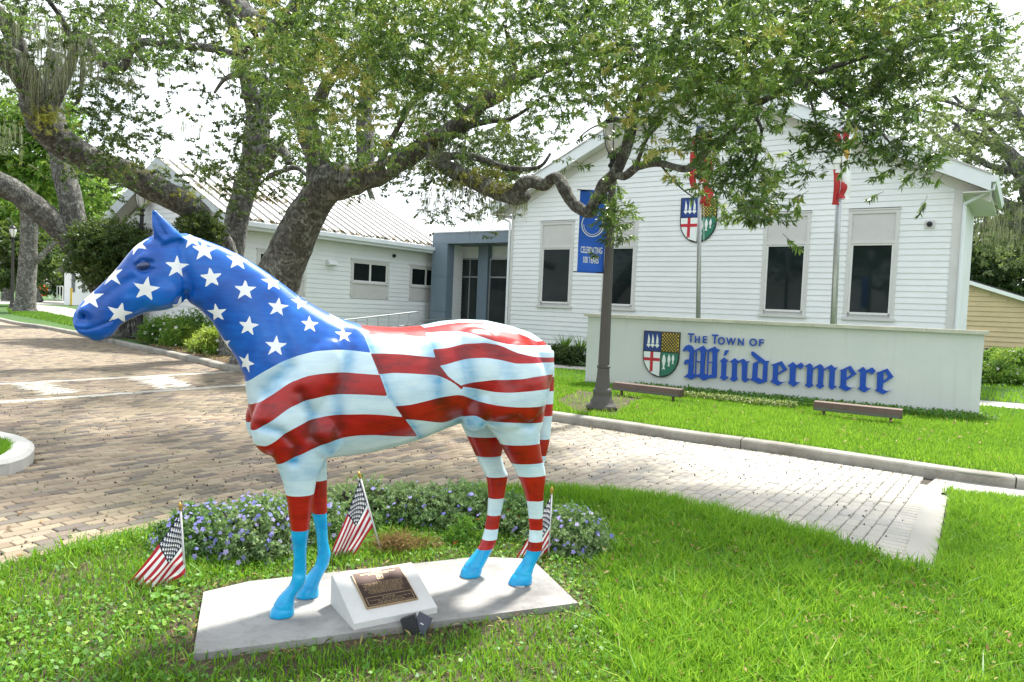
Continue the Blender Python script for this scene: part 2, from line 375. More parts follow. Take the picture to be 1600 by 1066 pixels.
# planting bed under the oaks left of the wing, path along the buildings, walks
BED = [gz(235, 540, ZP), gz(372, 571, ZP), (-4.6, 15.9, 0), (-2.2, 14.0, 0), (-1.5, 17.5, 0), (-4, 21.5, 0), (-8.5, 22.5, 0), (-13.5, 27.5, 0), gz(200, 527, ZP)]
sheet('mulch_bed', [(p[0], p[1]) for p in BED], ZP, M_mulch)
pw = [gz(862, 571, ZP), gz(930, 577, ZP), gz(930, 586, ZP), gz(862, 580, ZP), (-1.2, 21.2, 0), (-1.4, 22.2, 0)]
PATHP = [(-3, 23.3), (.0, 22.1), (6, 18.6), (14, 13.9), (14, 12.4), (6, 17.2), (0, 20.9), (-3, 21.9)]
sheet('path', [(p[0], p[1]) for p in PATHP], ZP+.002, M_walk)
sheet('left_walk', [(p[0], p[1]) for p in (gz(60, 487, ZP), gz(125, 499, ZP), gz(180, 512, ZP), gz(175, 495, ZP), gz(100, 480, ZP), gz(20, 474, ZP))], ZP+.004, M_walk)
sheet('far_walk', [(p[0], p[1]) for p in (gz(-40, 474, ZP), gz(150, 478, ZP), gz(150, 472, ZP), gz(-40, 467, ZP))], ZP+.002, M_walk)
sp = [gz(905, 610, ZP), gz(1010, 622, ZP), gz(985, 632, ZP), gz(960, 650, ZP), gz(900, 645, ZP), gz(868, 625, ZP)]
sheet('lamp_bed', [(p[0], p[1]) for p in sp], ZP-.004, M_soil)

# ---------------------------------------------------------------- grass blades, litter
def blades(name, poly, n, hgt, wid, mat, z0, lean=.45, dens=None, tint=(0, 1), kind='stuff', view=.10, excl=None, patch=1.6):
    x0, y0 = np.min([p[:2] for p in poly], 0); x1, y1 = np.max([p[:2] for p in poly], 0)
    P = np.stack([rng.uniform(x0, x1, n), rng.uniform(y0, y1, n), np.full(n, z0)], 1)
    k = inpoly(P, poly) & inview(P+np.array([0, 0, .03]), view)
    if excl is not None:
        for e in excl: k &= ~inpoly(P, e)
    if dens is not None: k &= rng.random(n) < dens(P[:, 0], P[:, 1])
    P = P[k]; n = len(P)
    cl = nz2(P[:, 0], P[:, 1], patch, 3)*.6+nz2(P[:, 0], P[:, 1], patch*4, 5)*.4
    h = rng.uniform(hgt[0], hgt[1], n)*(.45+1.05*cl); w = rng.uniform(wid[0], wid[1], n)
    a = rng.uniform(0, 2*math.pi, n); la = rng.uniform(0, 2*math.pi, n); ln = np.abs(rng.normal(0, lean, n))*h
    wx = np.stack([np.cos(a), np.sin(a), np.zeros(n)], 1)*w[:, None]/2; ld = np.stack([np.cos(la), np.sin(la), np.zeros(n)], 1)*ln[:, None]
    up_ = np.array([0, 0, 1.])[None]*h[:, None]
    v = np.stack([P-wx, P+wx, P+up_*.55+ld*.35-wx*.9, P+up_*.55+ld*.35+wx*.9, P+up_*.95+ld], 1)
    F = np.array([[0, 1, 3], [0, 3, 2], [2, 3, 4]]); F = (np.arange(n)[:, None, None]*5+F[None]).reshape(-1, 3)
    tn = np.clip(tint[0]+(tint[1]-tint[0])*(.32*cl+.68*rng.random(n)**1.15), 0, 1)
    return np_mesh(name, v.reshape(-1, 3), F, mat, None, {'tint': ('FACE', np.repeat(tn, 3))}, kind=kind)
M_grass = leafmat('grass_blades', [(0, (.020, .075, .005)), (.3, (.075, .225, .007)), (.6, (.16, .38, .010)), (.86, (.29, .50, .025)), (1, (.48, .50, .12))], .42, .42)
SLAB = [gz(302, 1022, .08), gz(318, 925, .08), gz(390, 908, .08), gz(745, 870, .08), gz(830, 873, .08), gz(903, 942, .08)]
SLAB = [(p[0], p[1]) for p in SLAB]
def bare(x, y):                            # worn soil just around the slab
    P = np.stack([x, y], 1); d = np.full(len(x), 9.)
    for i in range(len(SLAB)):
        a = np.array(SLAB[i]); b = np.array(SLAB[(i+1) % len(SLAB)]); ab = b-a; t_ = np.clip(((P-a)@ab)/(ab@ab), 0, 1); d = np.minimum(d, np.linalg.norm(P-a-t_[:, None]*ab, axis=1))
    g = np.clip((d-.02)/.22, 0, 1); return np.clip((.25+.6*g)*(.45+.9*nz2(x, y, 5, 2))+.30*g, 0, 1)
blades('grass', LAWN, 420000, (.03, .075), (.0035, .0085), M_grass, 0.04, .75, bare, (0, .95), excl=[SLAB])
blades('tall_grass', [(.6, 2.5), (.55, 4.2), (1.0, 6.6), (1.51, 6.3), (2.1, 5.8), (2.68, 5.15), (2.9, 4.9), (2.9, 2.5)], 52000, (.06, .13), (.005, .011), M_grass, .04, .75, None, (.1, 1))
blades('edge_grass', [(-3.4, 3.7), (-3.02, 4.35), (-2.6, 5.02), (-2.15, 5.6), (-1.65, 6.05), (-1.8, 5.7), (-2.3, 5.0), (-2.8, 4.2), (-3.1, 3.5)], 9000, (.08, .16), (.004, .010), M_grass, .03, .55, None, (.2, .95))
blades('edge_grass', [(-.5, 6.3), (-.3, 6.68), (.53, 6.8), (1.05, 6.68), (1.51, 6.42), (2.1, 5.9), (2.7, 5.25), (2.4, 5.1), (1.4, 6.0), (.5, 6.4)], 26000, (.07, .14), (.004, .010), M_grass, .03, .55, None, (.2, .95))
blades('right_grass', RL, 300000, (.05, .11), (.005, .011), M_grass, 0.03, .7, None, (.25, 1))
# lawns beyond the curb
FL = [p for p in [(q[0], q[1]) for q in CS] if -.3 < p[0] < 9.5]
SIGN0 = gz(914, 598, ZP); SIGN1 = gz(1529, 655, ZP)
FL2 = [(a+.05, b+.19) for a, b in FL]+[(10.5, 12.2), (9.0, 13.4), (SIGN0[0], SIGN0[1]-.05), (-.2, 20.0), (-1.2, 16)]
blades('verge_grass', FL2, 330000, (.05, .09), (.006, .011), M_grass, ZP-.01, .4, lambda x, y: np.where(inpoly(np.stack([x, y], 1), [(p[0], p[1]) for p in sp]), .12, 1), (.15, 1), patch=.9, excl=[PATHP])
blades('far_grass', [(-1.0, 16), (-2, 21), (.0, 20.6), (6, 17.0), (14, 12.2), (16, 10), (9.5, 9), (7, 14.5)], 110000, (.05, .09), (.008, .014), M_grass, ZP-.01, .4, None, (.1, .7), patch=.6, excl=[PATHP])
blades('garden_grass', [(8.6, 14.5), (16, 12.6), (28, 25), (38, 60), (16, 30)], 130000, (.07, .12), (.014, .03), M_grass, ZP-.01, .4, None, (.3, .9), patch=.3, excl=[PATHP])
blades('left_verge_grass', [(p[0]+.3, p[1]+.3) for p in (gz(0, 490, ZP), gz(60, 502, ZP), gz(120, 515, ZP), gz(126, 502, ZP), gz(60, 489, ZP), gz(0, 478, ZP))], 120000, (.08, .14), (.02, .04), M_grass, ZP-.01, .4, None, (.0, .45), patch=.3)
blades('island_grass', [(cen[0]+(p[0]-cen[0])*.8-.12, cen[1]+(p[1]-cen[1])*.66) for p in ip], 9000, (.04, .09), (.004, .009), M_grass, .10, .5, None, (.2, .9))
# small round-leaved ground cover, dry thatch
def litter(name, poly, n, size, mat, z, flat=.25, dens=None, view=.08, excl=None, asp=.6, tint=(0, 1), zr=.0):
    x0, y0 = np.min([p[:2] for p in poly], 0); x1, y1 = np.max([p[:2] for p in poly], 0)
    P = np.stack([rng.uniform(x0, x1, n), rng.uniform(y0, y1, n), np.full(n, z)], 1); P[:, 2] += rng.random(n)*zr
    k = inpoly(P, poly) & inview(P, view)
    if excl is not None:
        for e in excl: k &= ~inpoly(P, e)
    if dens is not None: k &= rng.random(n) < dens(P[:, 0], P[:, 1])
    P = P[k]; n = len(P); s = rng.uniform(size[0], size[1], n)[:, None]; a = rng.uniform(0, 2*math.pi, n)
    d = np.stack([np.cos(a), np.sin(a), rng.normal(0, flat, n)], 1)*s; q = np.stack([-np.sin(a), np.cos(a), rng.normal(0, flat, n)], 1)*s*asp*.5
    v = np.stack([P-d*.5, P+q-d*.05+np.array([0, 0, .1])*s, P+d*.5, P-q-d*.05+np.array([0, 0, .1])*s], 1)
    F = np.arange(n*4).reshape(n, 4)
    return np_mesh(name, v.reshape(-1, 3), F, mat, None, {'tint': ('FACE', np.clip(tint[0]+(tint[1]-tint[0])*rng.random(n), 0, 1))}, kind='stuff')
M_weed = leafmat('weed_leaf', [(0, (.035, .12, .012)), (.5, (.09, .25, .02)), (.85, (.17, .36, .04)), (1, (.30, .42, .07))], .5, .35)
M_dry = leafmat('dry_leaf', [(0, (.07, .035, .015)), (.3, (.16, .08, .03)), (.6, (.28, .17, .07)), (.85, (.36, .30, .12)), (1, (.13, .17, .05))], .8, .15)
litter('clover', LAWN, 120000, (.012, .032), M_weed, .055, .5, lambda x, y: np.clip(.1+.9*(nz2(x, y, 1.2, 8) > .45)*(x < .9)+.15, 0, 1), excl=[SLAB], asp=.9, zr=.035)
litter('thatch', LAWN, 70000, (.02, .06), M_dry, .048, .3, lambda x, y: 1.1-bare(x, y), excl=[SLAB], asp=.18, tint=(.2, .9), zr=.02)
litter('fallen_leaves', ROADP, 150000, (.02, .06), M_dry, .003, .18, lambda x, y: np.clip(.15+1.5*(nz2(x, y, .35, 4)-.35)+.5*nz2(x, y, 2.2, 9)**2-.45*(x > 1.2), .05, 1)*(y < 24), excl=[LAWN, RL], asp=.4, zr=.006)
litter('bed_leaves', BED, 26000, (.04, .09), M_dry, ZP+.01, .3, None, asp=.45, zr=.02)
# moss and little weeds growing in the joints
def joint_d(x, y): return np.clip(1.9*(nz2(x, y, .5, 12)-.38)+.25, 0, 1)*(y < 14)
n = 42000; kk = rng.integers(0, len(C), n); P = C[kk].copy(); P += WX[None]*(rng.uniform(-.5, .5, n)*BL)[:, None]+VX[None]*(np.where(rng.random(n) < .5, 1, -1)*(BW+G)/2)[:, None]
keep = (rng.random(n) < joint_d(P[:, 0], P[:, 1])*np.where((P[:, 0] > 2.2) & (P[:, 1] < 8), 1.6, 1)) & (P[:, 1] < 12); P = P[keep]; n = len(P)
s = rng.uniform(.006, .018, n)[:, None]; a = rng.uniform(0, 6.28, n); d = np.stack([np.cos(a), np.sin(a), rng.uniform(.1, .9, n)], 1)*s; q = np.stack([-np.sin(a), np.cos(a), np.zeros(n)], 1)*s*.35
v = np.stack([P, P+d*.5+q, P+d, P+d*.5-q], 1); np_mesh('joint_moss', v.reshape(-1, 3), np.arange(n*4).reshape(n, 4), leafmat('moss', [(0, (.05, .07, .015)), (.5, (.10, .14, .03)), (1, (.20, .19, .07))], .8, .2), None, {'tint': ('FACE', rng.random(n))}, kind='stuff')
# acorns and seed pods, dark dots on the bricks
n = 3200; kk = rng.integers(0, len(C), n); P = C[kk]+np.stack([rng.uniform(-.1, .1, n), rng.uniform(-.1, .1, n), np.full(n, .006)], 1); P = P[(P[:, 1] < 13)]; 
cl_ = nz2(P[:, 0], P[:, 1], .9, 21); P = P[(rng.random(len(P)) < np.clip(cl_*1.6-.3, .08, 1))]; n = len(P)
oct_v = np.array([(1, 0, 0), (0, 1, 0), (-1, 0, 0), (0, -1, 0), (0, 0, 1), (0, 0, -1)])*.0085; oct_f = np.array([(0, 1, 4), (1, 2, 4), (2, 3, 4), (3, 0, 4), (1, 0, 5), (2, 1, 5), (3, 2, 5), (0, 3, 5)])
v = P[:, None]+oct_v[None]*rng.uniform(.7, 1.4, n)[:, None, None]; np_mesh('acorns', v.reshape(-1, 3), (np.arange(n)[:, None, None]*6+oct_f[None]).reshape(-1, 3), simple('acorn', (.022, .014, .009), .6), kind='stuff')

# low ground cover against the sign wall with a pale variegated edge
SU_ = (SIGN1-SIGN0)/np.linalg.norm(SIGN1-SIGN0); SNf = np.array([SU_[1], -SU_[0], 0]); SNf = SNf if SNf[1] < 0 else -SNf; Ls = np.linalg.norm(SIGN1-SIGN0)
gcp = [SIGN0+SU_*1.0+SNf*.02, SIGN0+SU_*(Ls+.3)+SNf*.02, SIGN0+SU_*(Ls+.2)+SNf*.7, SIGN0+SU_*(Ls*.6)+SNf*1.05, SIGN0+SU_*1.6+SNf*.75]
litter('ground_cover', [(p[0], p[1]) for p in gcp], 26000, (.03, .06), M_weed, ZP+.02, .8, None, asp=.6, tint=(0, .55), zr=.11)
edg = [SIGN0+SU_*2.2+SNf*.95, SIGN0+SU_*(Ls*.62)+SNf*1.10, SIGN0+SU_*(Ls*.62)+SNf*1.32, SIGN0+SU_*2.2+SNf*1.12]
litter('variegated_edging', [(p[0], p[1]) for p in edg], 9000, (.03, .055), leafmat('variegated_leaf', [(0, (.05, .12, .02)), (.5, (.22, .28, .08)), (1, (.55, .52, .28))], .6, .3), ZP+.03, .8, None, asp=.5, zr=.10)

litter('lawn_litter', RL, 1800, (.02, .05), M_dry, .07, .5, None, asp=.35, zr=.03, tint=(.2, .9))
litter('lawn_litter', [(.6, 2.5), (.55, 4.2), (1.0, 6.6), (1.51, 6.3), (2.1, 5.8), (2.68, 5.15), (2.9, 2.5)], 2200, (.015, .045), M_dry, .09, .5, None, asp=.35, zr=.03, tint=(.2, .9))
litter('lawn_litter', FL2, 4000, (.03, .07), M_dry, ZP+.055, .4, lambda x, y: nz2(x, y, 1.5, 3)**2+.1, asp=.4, zr=.02, tint=(.1, .9))
litter('curb_litter', [(p[0], p[1]) for p in CS if -7 < p[0] < 7]+[(p[0]-.15, p[1]-.28) for p in CS[::-1] if -7 < p[0] < 7], 9000, (.02, .05), M_dry, .006, .25, None, asp=.5, zr=.015, tint=(0, .6))
# ---------------------------------------------------------------- buildings
M_side = NT('white_clapboard'); t = M_side; n1 = t.noise(1.2, 5, .6); n2 = t.noise(40, 4, .6, sc3=(.15, .15, 1)); 
M_side = t.fin(t.mix(t.math('MULTIPLY', n2, .28), t.ramp(n1, [(.3, (.76, .775, .775)), (.7, (.83, .84, .835))]), (.52, .55, .56)), .6); t.bump(n2, .05, .001)
M_side2 = simple('shaded_clapboard_paint', (.74, .75, .74), .65, var=.07, scale=1.2, bump=.1)
M_trim = simple('pale_grey_trim', (.60, .59, .57), .6, var=.06, scale=3)
M_fascia = simple('fascia_paint', (.72, .75, .76), .55, var=.06, scale=2)
M_soff = simple('soffit_paint', (.62, .60, .55), .7, var=.05, scale=2)
M_panel = simple('window_panel', (.56, .545, .53), .65, var=.05, scale=3)
M_sash = simple('sash_white', (.70, .70, .68), .5, var=.04)
M_roof = NT('metal_roof'); t = M_roof; n1 = t.noise(.6, 5, .6); n2 = t.noise(9, 5, .7, sc3=(1, 1, 1))
M_roof = t.fin(t.mix(t.math('MULTIPLY', t.math('SUBTRACT', n1, .5, clamp=True), 2.2, clamp=True), (.70, .71, .70), (.48, .46, .42)), .38, metal=.25); t.bump(n2, .05, .01)
M_seam = simple('roof_seam', (.46, .44, .41), .5, .2, var=.2)
M_blue = weathered('slate_blue_panel', (.17, .225, .28), (.13, .17, .21), .45, .4, .8, 40, .08)
M_steel = simple('brushed_steel', (.42, .43, .44), .4, .8, var=.1)
M_black = simple('black_metal', (.015, .015, .017), .45, .3, var=.2)
def glassmat(name, tint):
    t = NT(name); n1 = t.noise(.9, 3, .5); t.fin(t.ramp(n1, [(.35, tuple(c*.6 for c in tint)), (.65, tint)]), .05, spec=.22); t.bump(t.noise(.7, 2, .5), .03, .02); return t.m
M_glass = glassmat('dark_window_glass', (.012, .02, .02))
M_glass2 = glassmat('entry_glass', (.035, .045, .045))
EX = .163
def build_walls(root, P0, U, Nn, z0, ztop, vlen, holes, name='plank', mat=M_side, merged=False, zoff=0, parent=None):
    """clapboards on the wall through P0 along unit U (length vlen) with outward normal Nn; ztop(v) upper outline; holes (v0,v1,za,zb)"""
    k = 0; z = z0; big = MB()
    while z < max(ztop(vv) for vv in np.linspace(0, vlen, 41)):
        za, zb = z, z+EX; samp = np.linspace(0, vlen, 241)
        ok = [vv for vv in samp if ztop(vv) > za+.02]
        if not ok: break
        segs = [(min(ok), max(ok))]
        for (h0, h1, ha, hb) in holes:
            if hb > za+.04 and ha < zb-.04:
                new = []
                for a, b in segs:
                    if h1 <= a or h0 >= b: new.append((a, b)); continue
                    if h0-a > .03: new.append((a, h0))
                    if b-h1 > .03: new.append((h1, b))
                segs = new
        for a, b in segs:
            ta = min(zb, max(ztop(a), za+.02)); tb = min(zb, max(ztop(b), za+.02))
            # where the rake cuts the board, shorten its top edge
            a2, b2 = a, b
            if ta < zb:
                c = [vv for vv in samp if a <= vv <= b and ztop(vv) >= zb]; a2 = c[0] if c else (a+b)/2
            if tb < zb:
                c = [vv for vv in samp if a <= vv <= b and ztop(vv) >= zb]; b2 = c[-1] if c else (a+b)/2
            lo, hi = .027, .006; m = big if merged else MB(); dz = -.006
            q = lambda v, zz, o: P0+U*v+Nn*o+np.array([0, 0, zz-P0[2]])
            vs = [q(a, za+dz, 0), q(b, za+dz, 0), q(b, za+dz, lo), q(a, za+dz, lo), q(a2, zb, 0), q(b2, zb, 0), q(b2, zb, hi), q(a2, zb, hi)]
            m.add(vs, [(0, 3, 2, 1), (4, 5, 6, 7), (3, 7, 6, 2), (0, 4, 7, 3), (1, 2, 6, 5), (0, 1, 5, 4)])
            if not merged: m.build(name, mat, root)
        z += EX
    if merged: big.build(name, mat, root, kind='stuff')
# ---- the white gabled hall
DK = 43876.0
PF = at(795, 470, DK/1595); PF[2] = ZP
NF = -WX
def fac(px, py, off=0.0):
    p = onplane(px, py, PF+NF*off, NF); return float((p-PF)@VX), float(p[2])
vR = fac(1493, 480)[0]
vL = 0.0
OH = .55
vt0, zt0 = fac(767, 313, OH); va, za_ = fac(1090, 108, OH); vt1, zt1 = fac(1541, 281, OH)
va = (vL+vR)/2; ze = (zt0+zt1)/2; zap = za_
vt0 = vL-.62; vt1 = vR+.62
sl = (zap-ze)/(va-vt0)
def hall_top(v): return zap-.34-abs(v-va)*sl
hall = thing('town_hall', (PF+VX*va), 'large white clapboard gabled hall behind the sign wall with four tall windows', 'building')
WINS = [((845.8, 345.7), (898, 345), (893, 485.8), (840.8, 484), (851.6, 388), (889.7, 472)), ((946, 343.5), (998.8, 342), (991, 485.8), (939, 485), (953, 387), (986.6, 475.7)),
        ((1195.5, 334.6), (1268.8, 334.6), (1258.3, 495), (1186.9, 493), (1198, 385.6), (1252.5, 485)), ((1327.5, 332), (1408, 330), (1396, 498), (1317, 497), (1330, 384.7), (1390.5, 490))]
holes = []; wspec = []
for TL, TR, BR_, BL_, g0, g1 in WINS:
    v0 = (fac(*TL)[0]+fac(*BL_)[0])/2; v1 = (fac(*TR)[0]+fac(*BR_)[0])/2; zt = (fac(*TL)[1]+fac(*TR)[1])/2; zb = (fac(*BL_)[1]+fac(*BR_)[1])/2
    gz1 = fac(*g0)[1]; gz0 = fac(*g1)[1]; holes.append((v0, v1, zb, zt)); wspec.append((v0, v1, zb, zt, gz0, gz1))
zt_ = np.mean([w[3] for w in wspec]); zb_ = np.mean([w[2] for w in wspec]); gt_ = np.mean([w[5] for w in wspec]); gb_ = np.mean([w[4] for w in wspec])
print('hall', vR, ze, zap, 'win z', zb_, gb_, gt_, zt_, [round(w[1]-w[0], 2) for w in wspec])
wspec = [(a, b, zb_, zt_, gb_, gt_) for a, b, *_ in wspec]; holes = [(a, b, zb_, zt_) for a, b, *_ in wspec]
body = MB(); D = 4.5
outline = [(0, ZP), (vR, ZP), (vR, hall_top(vR)), (va, hall_top(va)), (0, hall_top(0))]
body.prism([PF+VX*v+WX*.06+np.array([0, 0, z-ZP]) for v, z in outline], WX*D)
body.build('wall', M_side2, hall)
build_walls(hall, PF, VX, NF, ZP+.05, hall_top, vR, holes)
# left return wall boards
def corner(v, w, h0, h1, W=.12):
    return MB().cbox(PF+VX*v+NF*.018+np.array([0, 0, (h0+h1)/2-ZP]), VX*W, NF*.036, (0, 0, h1-h0))
corner(vL+.06, 0, ZP, hall_top(0)-.0).build('corner_board', M_trim, hall); corner(vR-.10, 0, ZP, hall_top(vR), .2).build('corner_board', M_trim, hall)
def window(root, P, U, Nn, a, b, zb, zt, gb, gt, mull=0, panel_top=True):
    q = lambda v, z, o: P+U*v+Nn*o+np.array([0, 0, z-P[2]])
    fr = MB(); fw_ = .10; z3 = np.array([0, 0, 1.])
    def bar(v0, v1, z0, z1, o0, o1, m): m.box(q(v0, z0, o0), U*(v1-v0), Nn*(o1-o0), z3*(z1-z0))
    bar(a, a+fw_, zb+.08, zt, -.02, .04, fr); bar(b-fw_, b, zb+.08, zt, -.02, .04, fr); bar(a+fw_, b-fw_, zt-.09, zt, -.02, .04, fr)
    bar(a-.02, b+.02, zt, zt+.04, -.02, .06, fr)
    bar(a+fw_, b-fw_, gt+.03, gt+.12, -.02, .036, fr) if panel_top else bar(a+fw_, b-fw_, gt+.03, gt+.09, -.02, .036, fr)
    f = fr.build('window', M_trim, root)
    sh = MB(); s_ = .055
    bar(a+fw_, a+fw_+s_, gb-.02, gt+.03, -.03, .015, sh); bar(b-fw_-s_, b-fw_, gb-.02, gt+.03, -.03, .015, sh); bar(a+fw_+s_, b-fw_-s_, gt-.02, gt+.03, -.03, .015, sh); bar(a+fw_+s_, b-fw_-s_, gb-.06, gb, -.03, .015, sh)
    if mull: bar((a+b)/2-.04, (a+b)/2+.04, gb, gt-.02, -.03, .013, sh)
    sh.build('sash', M_sash, f)
    gm = MB(); bar(a+fw_+s_-.01, b-fw_-s_+.01, gb-.01, gt-.01, -.045, -.012, gm); gm.build('pane', M_glass, f)
    pm = MB(); 
    if panel_top: bar(a+fw_, b-fw_, gt+.12, zt-.09, -.02, .008, pm)
    else: bar(a, b, zb, gb-.12, -.02, .022, pm)
    pm.build('panel', M_panel, f)
    sl_ = MB(); 
    if panel_top: bar(a-.03, b+.03, zb, zb+.08, -.02, .08, sl_)
    else: bar(a, b, gb-.12, gb-.06, -.02, .06, sl_)
    sl_.build('sill', M_trim, f)
    return f
for (a, b, zb, zt, gb, gt) in wspec:
    window(hall, PF, VX, NF, a, b, zb, zt, gb, gt)
    MB().box(PF+VX*(a-.0)+NF*.0015+np.array([0, 0, zb-ZP]), VX*(b-a), WX*.05, (0, 0, .02)).build("reveal", M_trim, hall)
# roof: two slabs, fascias, soffit
def rslab(s, o0, o1, th0, th1, inset=0.0):
    e = vt0 if s < 0 else vt1; zee = zap-abs(e-va)*sl
    A = [PF+VX*va+NF*o0+np.array([0, 0, zap+th0-ZP]), PF+VX*e+NF*o0+np.array([0, 0, zee+th0-ZP]), PF+VX*e+NF*o0+np.array([0, 0, zee+th1-ZP]), PF+VX*va+NF*o0+np.array([0, 0, zap+th1-ZP])]
    return MB().prism(A, WX*(o0-o1)) if False else MB().prism(A, NF*(o1-o0))
for s in (-1, 1):
    rslab(s, -D, OH-.03, -.10, .0).build('roof', M_roof, hall)
    rslab(s, OH-.03, OH, -.40, .0).build('fascia', M_fascia, hall)
    rslab(s, OH-.035, OH+.035, .001, .045).build('drip_edge', M_seam, hall)
    rslab(s, .03, OH-.031, -.36, -.33).build('soffit', M_soff, hall)
    rslab(s, .012, .045, -.62, -.365).build('frieze', M_soff, hall)
    e = vt0 if s < 0 else vt1; c = PF+VX*e+np.array([0, 0, ze-ZP-.12])
    gm = MB(); gm.prism([c+NF*OH+VX*s*o+np.array([0, 0, z]) for o, z in ((0, .10), (0, -.06), (.10, -.06), (.14, .10))], -NF*(D+OH)); gm.build('gutter', M_fascia, hall)
    MB().box(c+NF*(OH-.04)+VX*s*-.02+np.array([0, 0, -.30]), VX*-s*.58, -NF*(D+.3), (0, 0, .03)).build('eave_soffit', M_soff, hall)
    ev = vL if s < 0 else vR
    d0 = c+NF*(.35)+VX*s*.05+np.array([0, 0, -.08]); d1 = PF+VX*(ev+s*.05)+NF*.06+np.array([0, 0, ze-ZP-.72]); d2 = d1*1; d2[2] = ZP+.1
    MB().tube([d0, d0+np.array([0, 0, -.12]), d1+np.array([0, 0, .08]), d1, d2], .045, 8).build('downspout', M_fascia, hall)
cpos = fac(1453, 351); cm = thing('security_camera', PF+VX*cpos[0]+NF*.03+np.array([0, 0, cpos[1]-ZP]), 'small white dome security camera high on the right of the gabled wall', 'camera')
o_ = np.array(cm.location); MB().cbox(o_, VX*.24, NF*.06, (0, 0, .20)).build('base', M_trim, cm); MB().lathe(o_+NF*.03, [(.07, 0), (.07, .05), (.05, .09), (.0, .11)], 14, NF).build('dome', M_black, cm)
# ---- shield emblem
M_navy = simple('shield_navy', (.006, .04, .22), .4, var=.1); M_gold = simple('shield_gold', (.78, .56, .05), .4, var=.15); M_green = simple('shield_green', (.02, .18, .11), .4, var=.1)
M_swhite = simple('shield_white', (.80, .84, .82), .5, var=.04); M_sred = simple('shield_red', (.50, .015, .03), .45, var=.1); M_rim = simple('shield_rim', (.008, .010, .010), .4)
def shield(P, U, Nn, W, H, label):
    root = thing('shield_emblem', P, label, 'emblem', 'shield emblems with swords, cross, lattice and fish')
    z3 = np.array([0, 0, 1.]); q = lambda u, v, o: P+U*(u*W)+Nn*o+z3*(v*H)      # u in -.5..0.5, v in -.5..0.5
    def edge(v):                     # half width at height v
        if v > -.05: return .5
        k = (v+.05)/(-.45); return .5*math.sqrt(max(0, 1-k**2.0))*(1-.04*k)
    vsn = list(np.linspace(.5, -.05, 4))+[-.05-.45*math.sin(a) for a in np.linspace(.15, math.pi/2, 12)]
    right = [(edge(v), v) for v in vsn]; left = [(-u, v) for u, v in right[::-1][1:]]
    poly = right+left
    MB().prism([q(u*1.06, v*1.045-.0, 0) for u, v in poly], Nn*.03).build('rim', M_rim, root)
    def clip(u0, u1, v0, v1, mat, name, o=.031):
        vv = np.linspace(v1, v0, 10); R_ = [(min(u1, edge(v)), v) for v in vv]; L_ = [(max(u0, -edge(v)), v) for v in vv[::-1]]
        pl = [p for p in R_ if p[0] > u0]+[p for p in L_ if p[0] < u1]
        MB().prism([q(u, v, o) for u, v in pl], Nn*.006).build(name, mat, root)
    clip(-.5, -.015, .07, .5, M_navy, 'navy_quarter'); clip(.015, .5, .07, .5, M_gold, 'gold_quarter'); clip(-.5, -.015, -.5, .05, M_swhite, 'white_quarter'); clip(.015, .5, -.5, .05, M_green, 'green_quarter')
    m = MB()
    def strip(u0, v0, u1, v1, w, mm, o=.0375, th=.002):
        a = q(u0, v0, o); b = q(u1, v1, o); d = b-a; L_ = np.linalg.norm(d); d /= L_; s = np.cross(d, Nn); mm.prism([a-s*w/2, b-s*w/2, b+s*w/2, a+s*w/2], Nn*th)
    k = 0
    for i in range(-5, 10):          # lattice, both diagonals clipped to the quarter
        for sg in (1, -1):
            k += 1
            u0, v0 = .015+i*.085*1.0, .07; pts = []
            for tt in np.linspace(0, 1, 60):
                u = (.015+i*.085+tt*.485) if sg > 0 else (.5-i*.085-tt*.485); v = .07+tt*.43*1.0
                if .02 <= u <= .495: pts.append((u, v))
            if len(pts) > 2: strip(*pts[0], *pts[-1], W*.024, m, .0375+.0003*k)
    m.build('lattice', M_rim, root)
    m = MB(); strip(-.26, .05, -.26, -.40, W*.085, m); m.build('cross_upright', M_sred, root); m = MB(); strip(-.495, -.12, -.018, -.12, W*.085, m, .0405); m.build('cross_arm', M_sred, root)
    for i, u in enumerate((-.37, -.25, -.12)):
        m = MB(); m.prism([q(u-.035, .24, .0375), q(u+.035, .24, .0375), q(u+.03, .35, .0375), q(u-.015, .46, .0375)], Nn*.003)
        m.prism([q(u+.06*math.cos(a), .20+.035*math.sin(a), .0375) for a in np.linspace(0, 2*math.pi, 9)[:-1]], Nn*.003); m.prism([q(u-.02, .165, .0375), q(u, .135, .0375), q(u+.02, .165, .0375)], Nn*.003)
        m.build('sword', M_swhite, root)
    for u, v0, v1, w in ((.10, .02, -.34, .055), (.245, .02, -.26, .045), (.36, .02, -.20, .038)):
        h = v0-v1; pl = [(u, v0), (u+w*.7, v0-h*.2), (u+w, v0-h*.45), (u+w*.35, v0-h*.8), (u+w*.8, v1), (u, v1+h*.05), (u-w*.8, v1), (u-w*.35, v0-h*.8), (u-w, v0-h*.45), (u-w*.7, v0-h*.2)]
        MB().prism([q(a, b, .0375) for a, b in pl], Nn*.003).build('fish', M_swhite, root)
    return root
s0 = fac(1067, 311); s1 = fac(1121, 378); s2 = fac(1121, 311)
shield(PF+VX*(s0[0]+s2[0])/2+NF*.03+np.array([0, 0, (s0[1]+s1[1])/2-ZP]), VX, NF, s2[0]-s0[0], s0[1]-s1[1]-.02, 'large four-part coat of arms shield mounted high on the gabled wall')

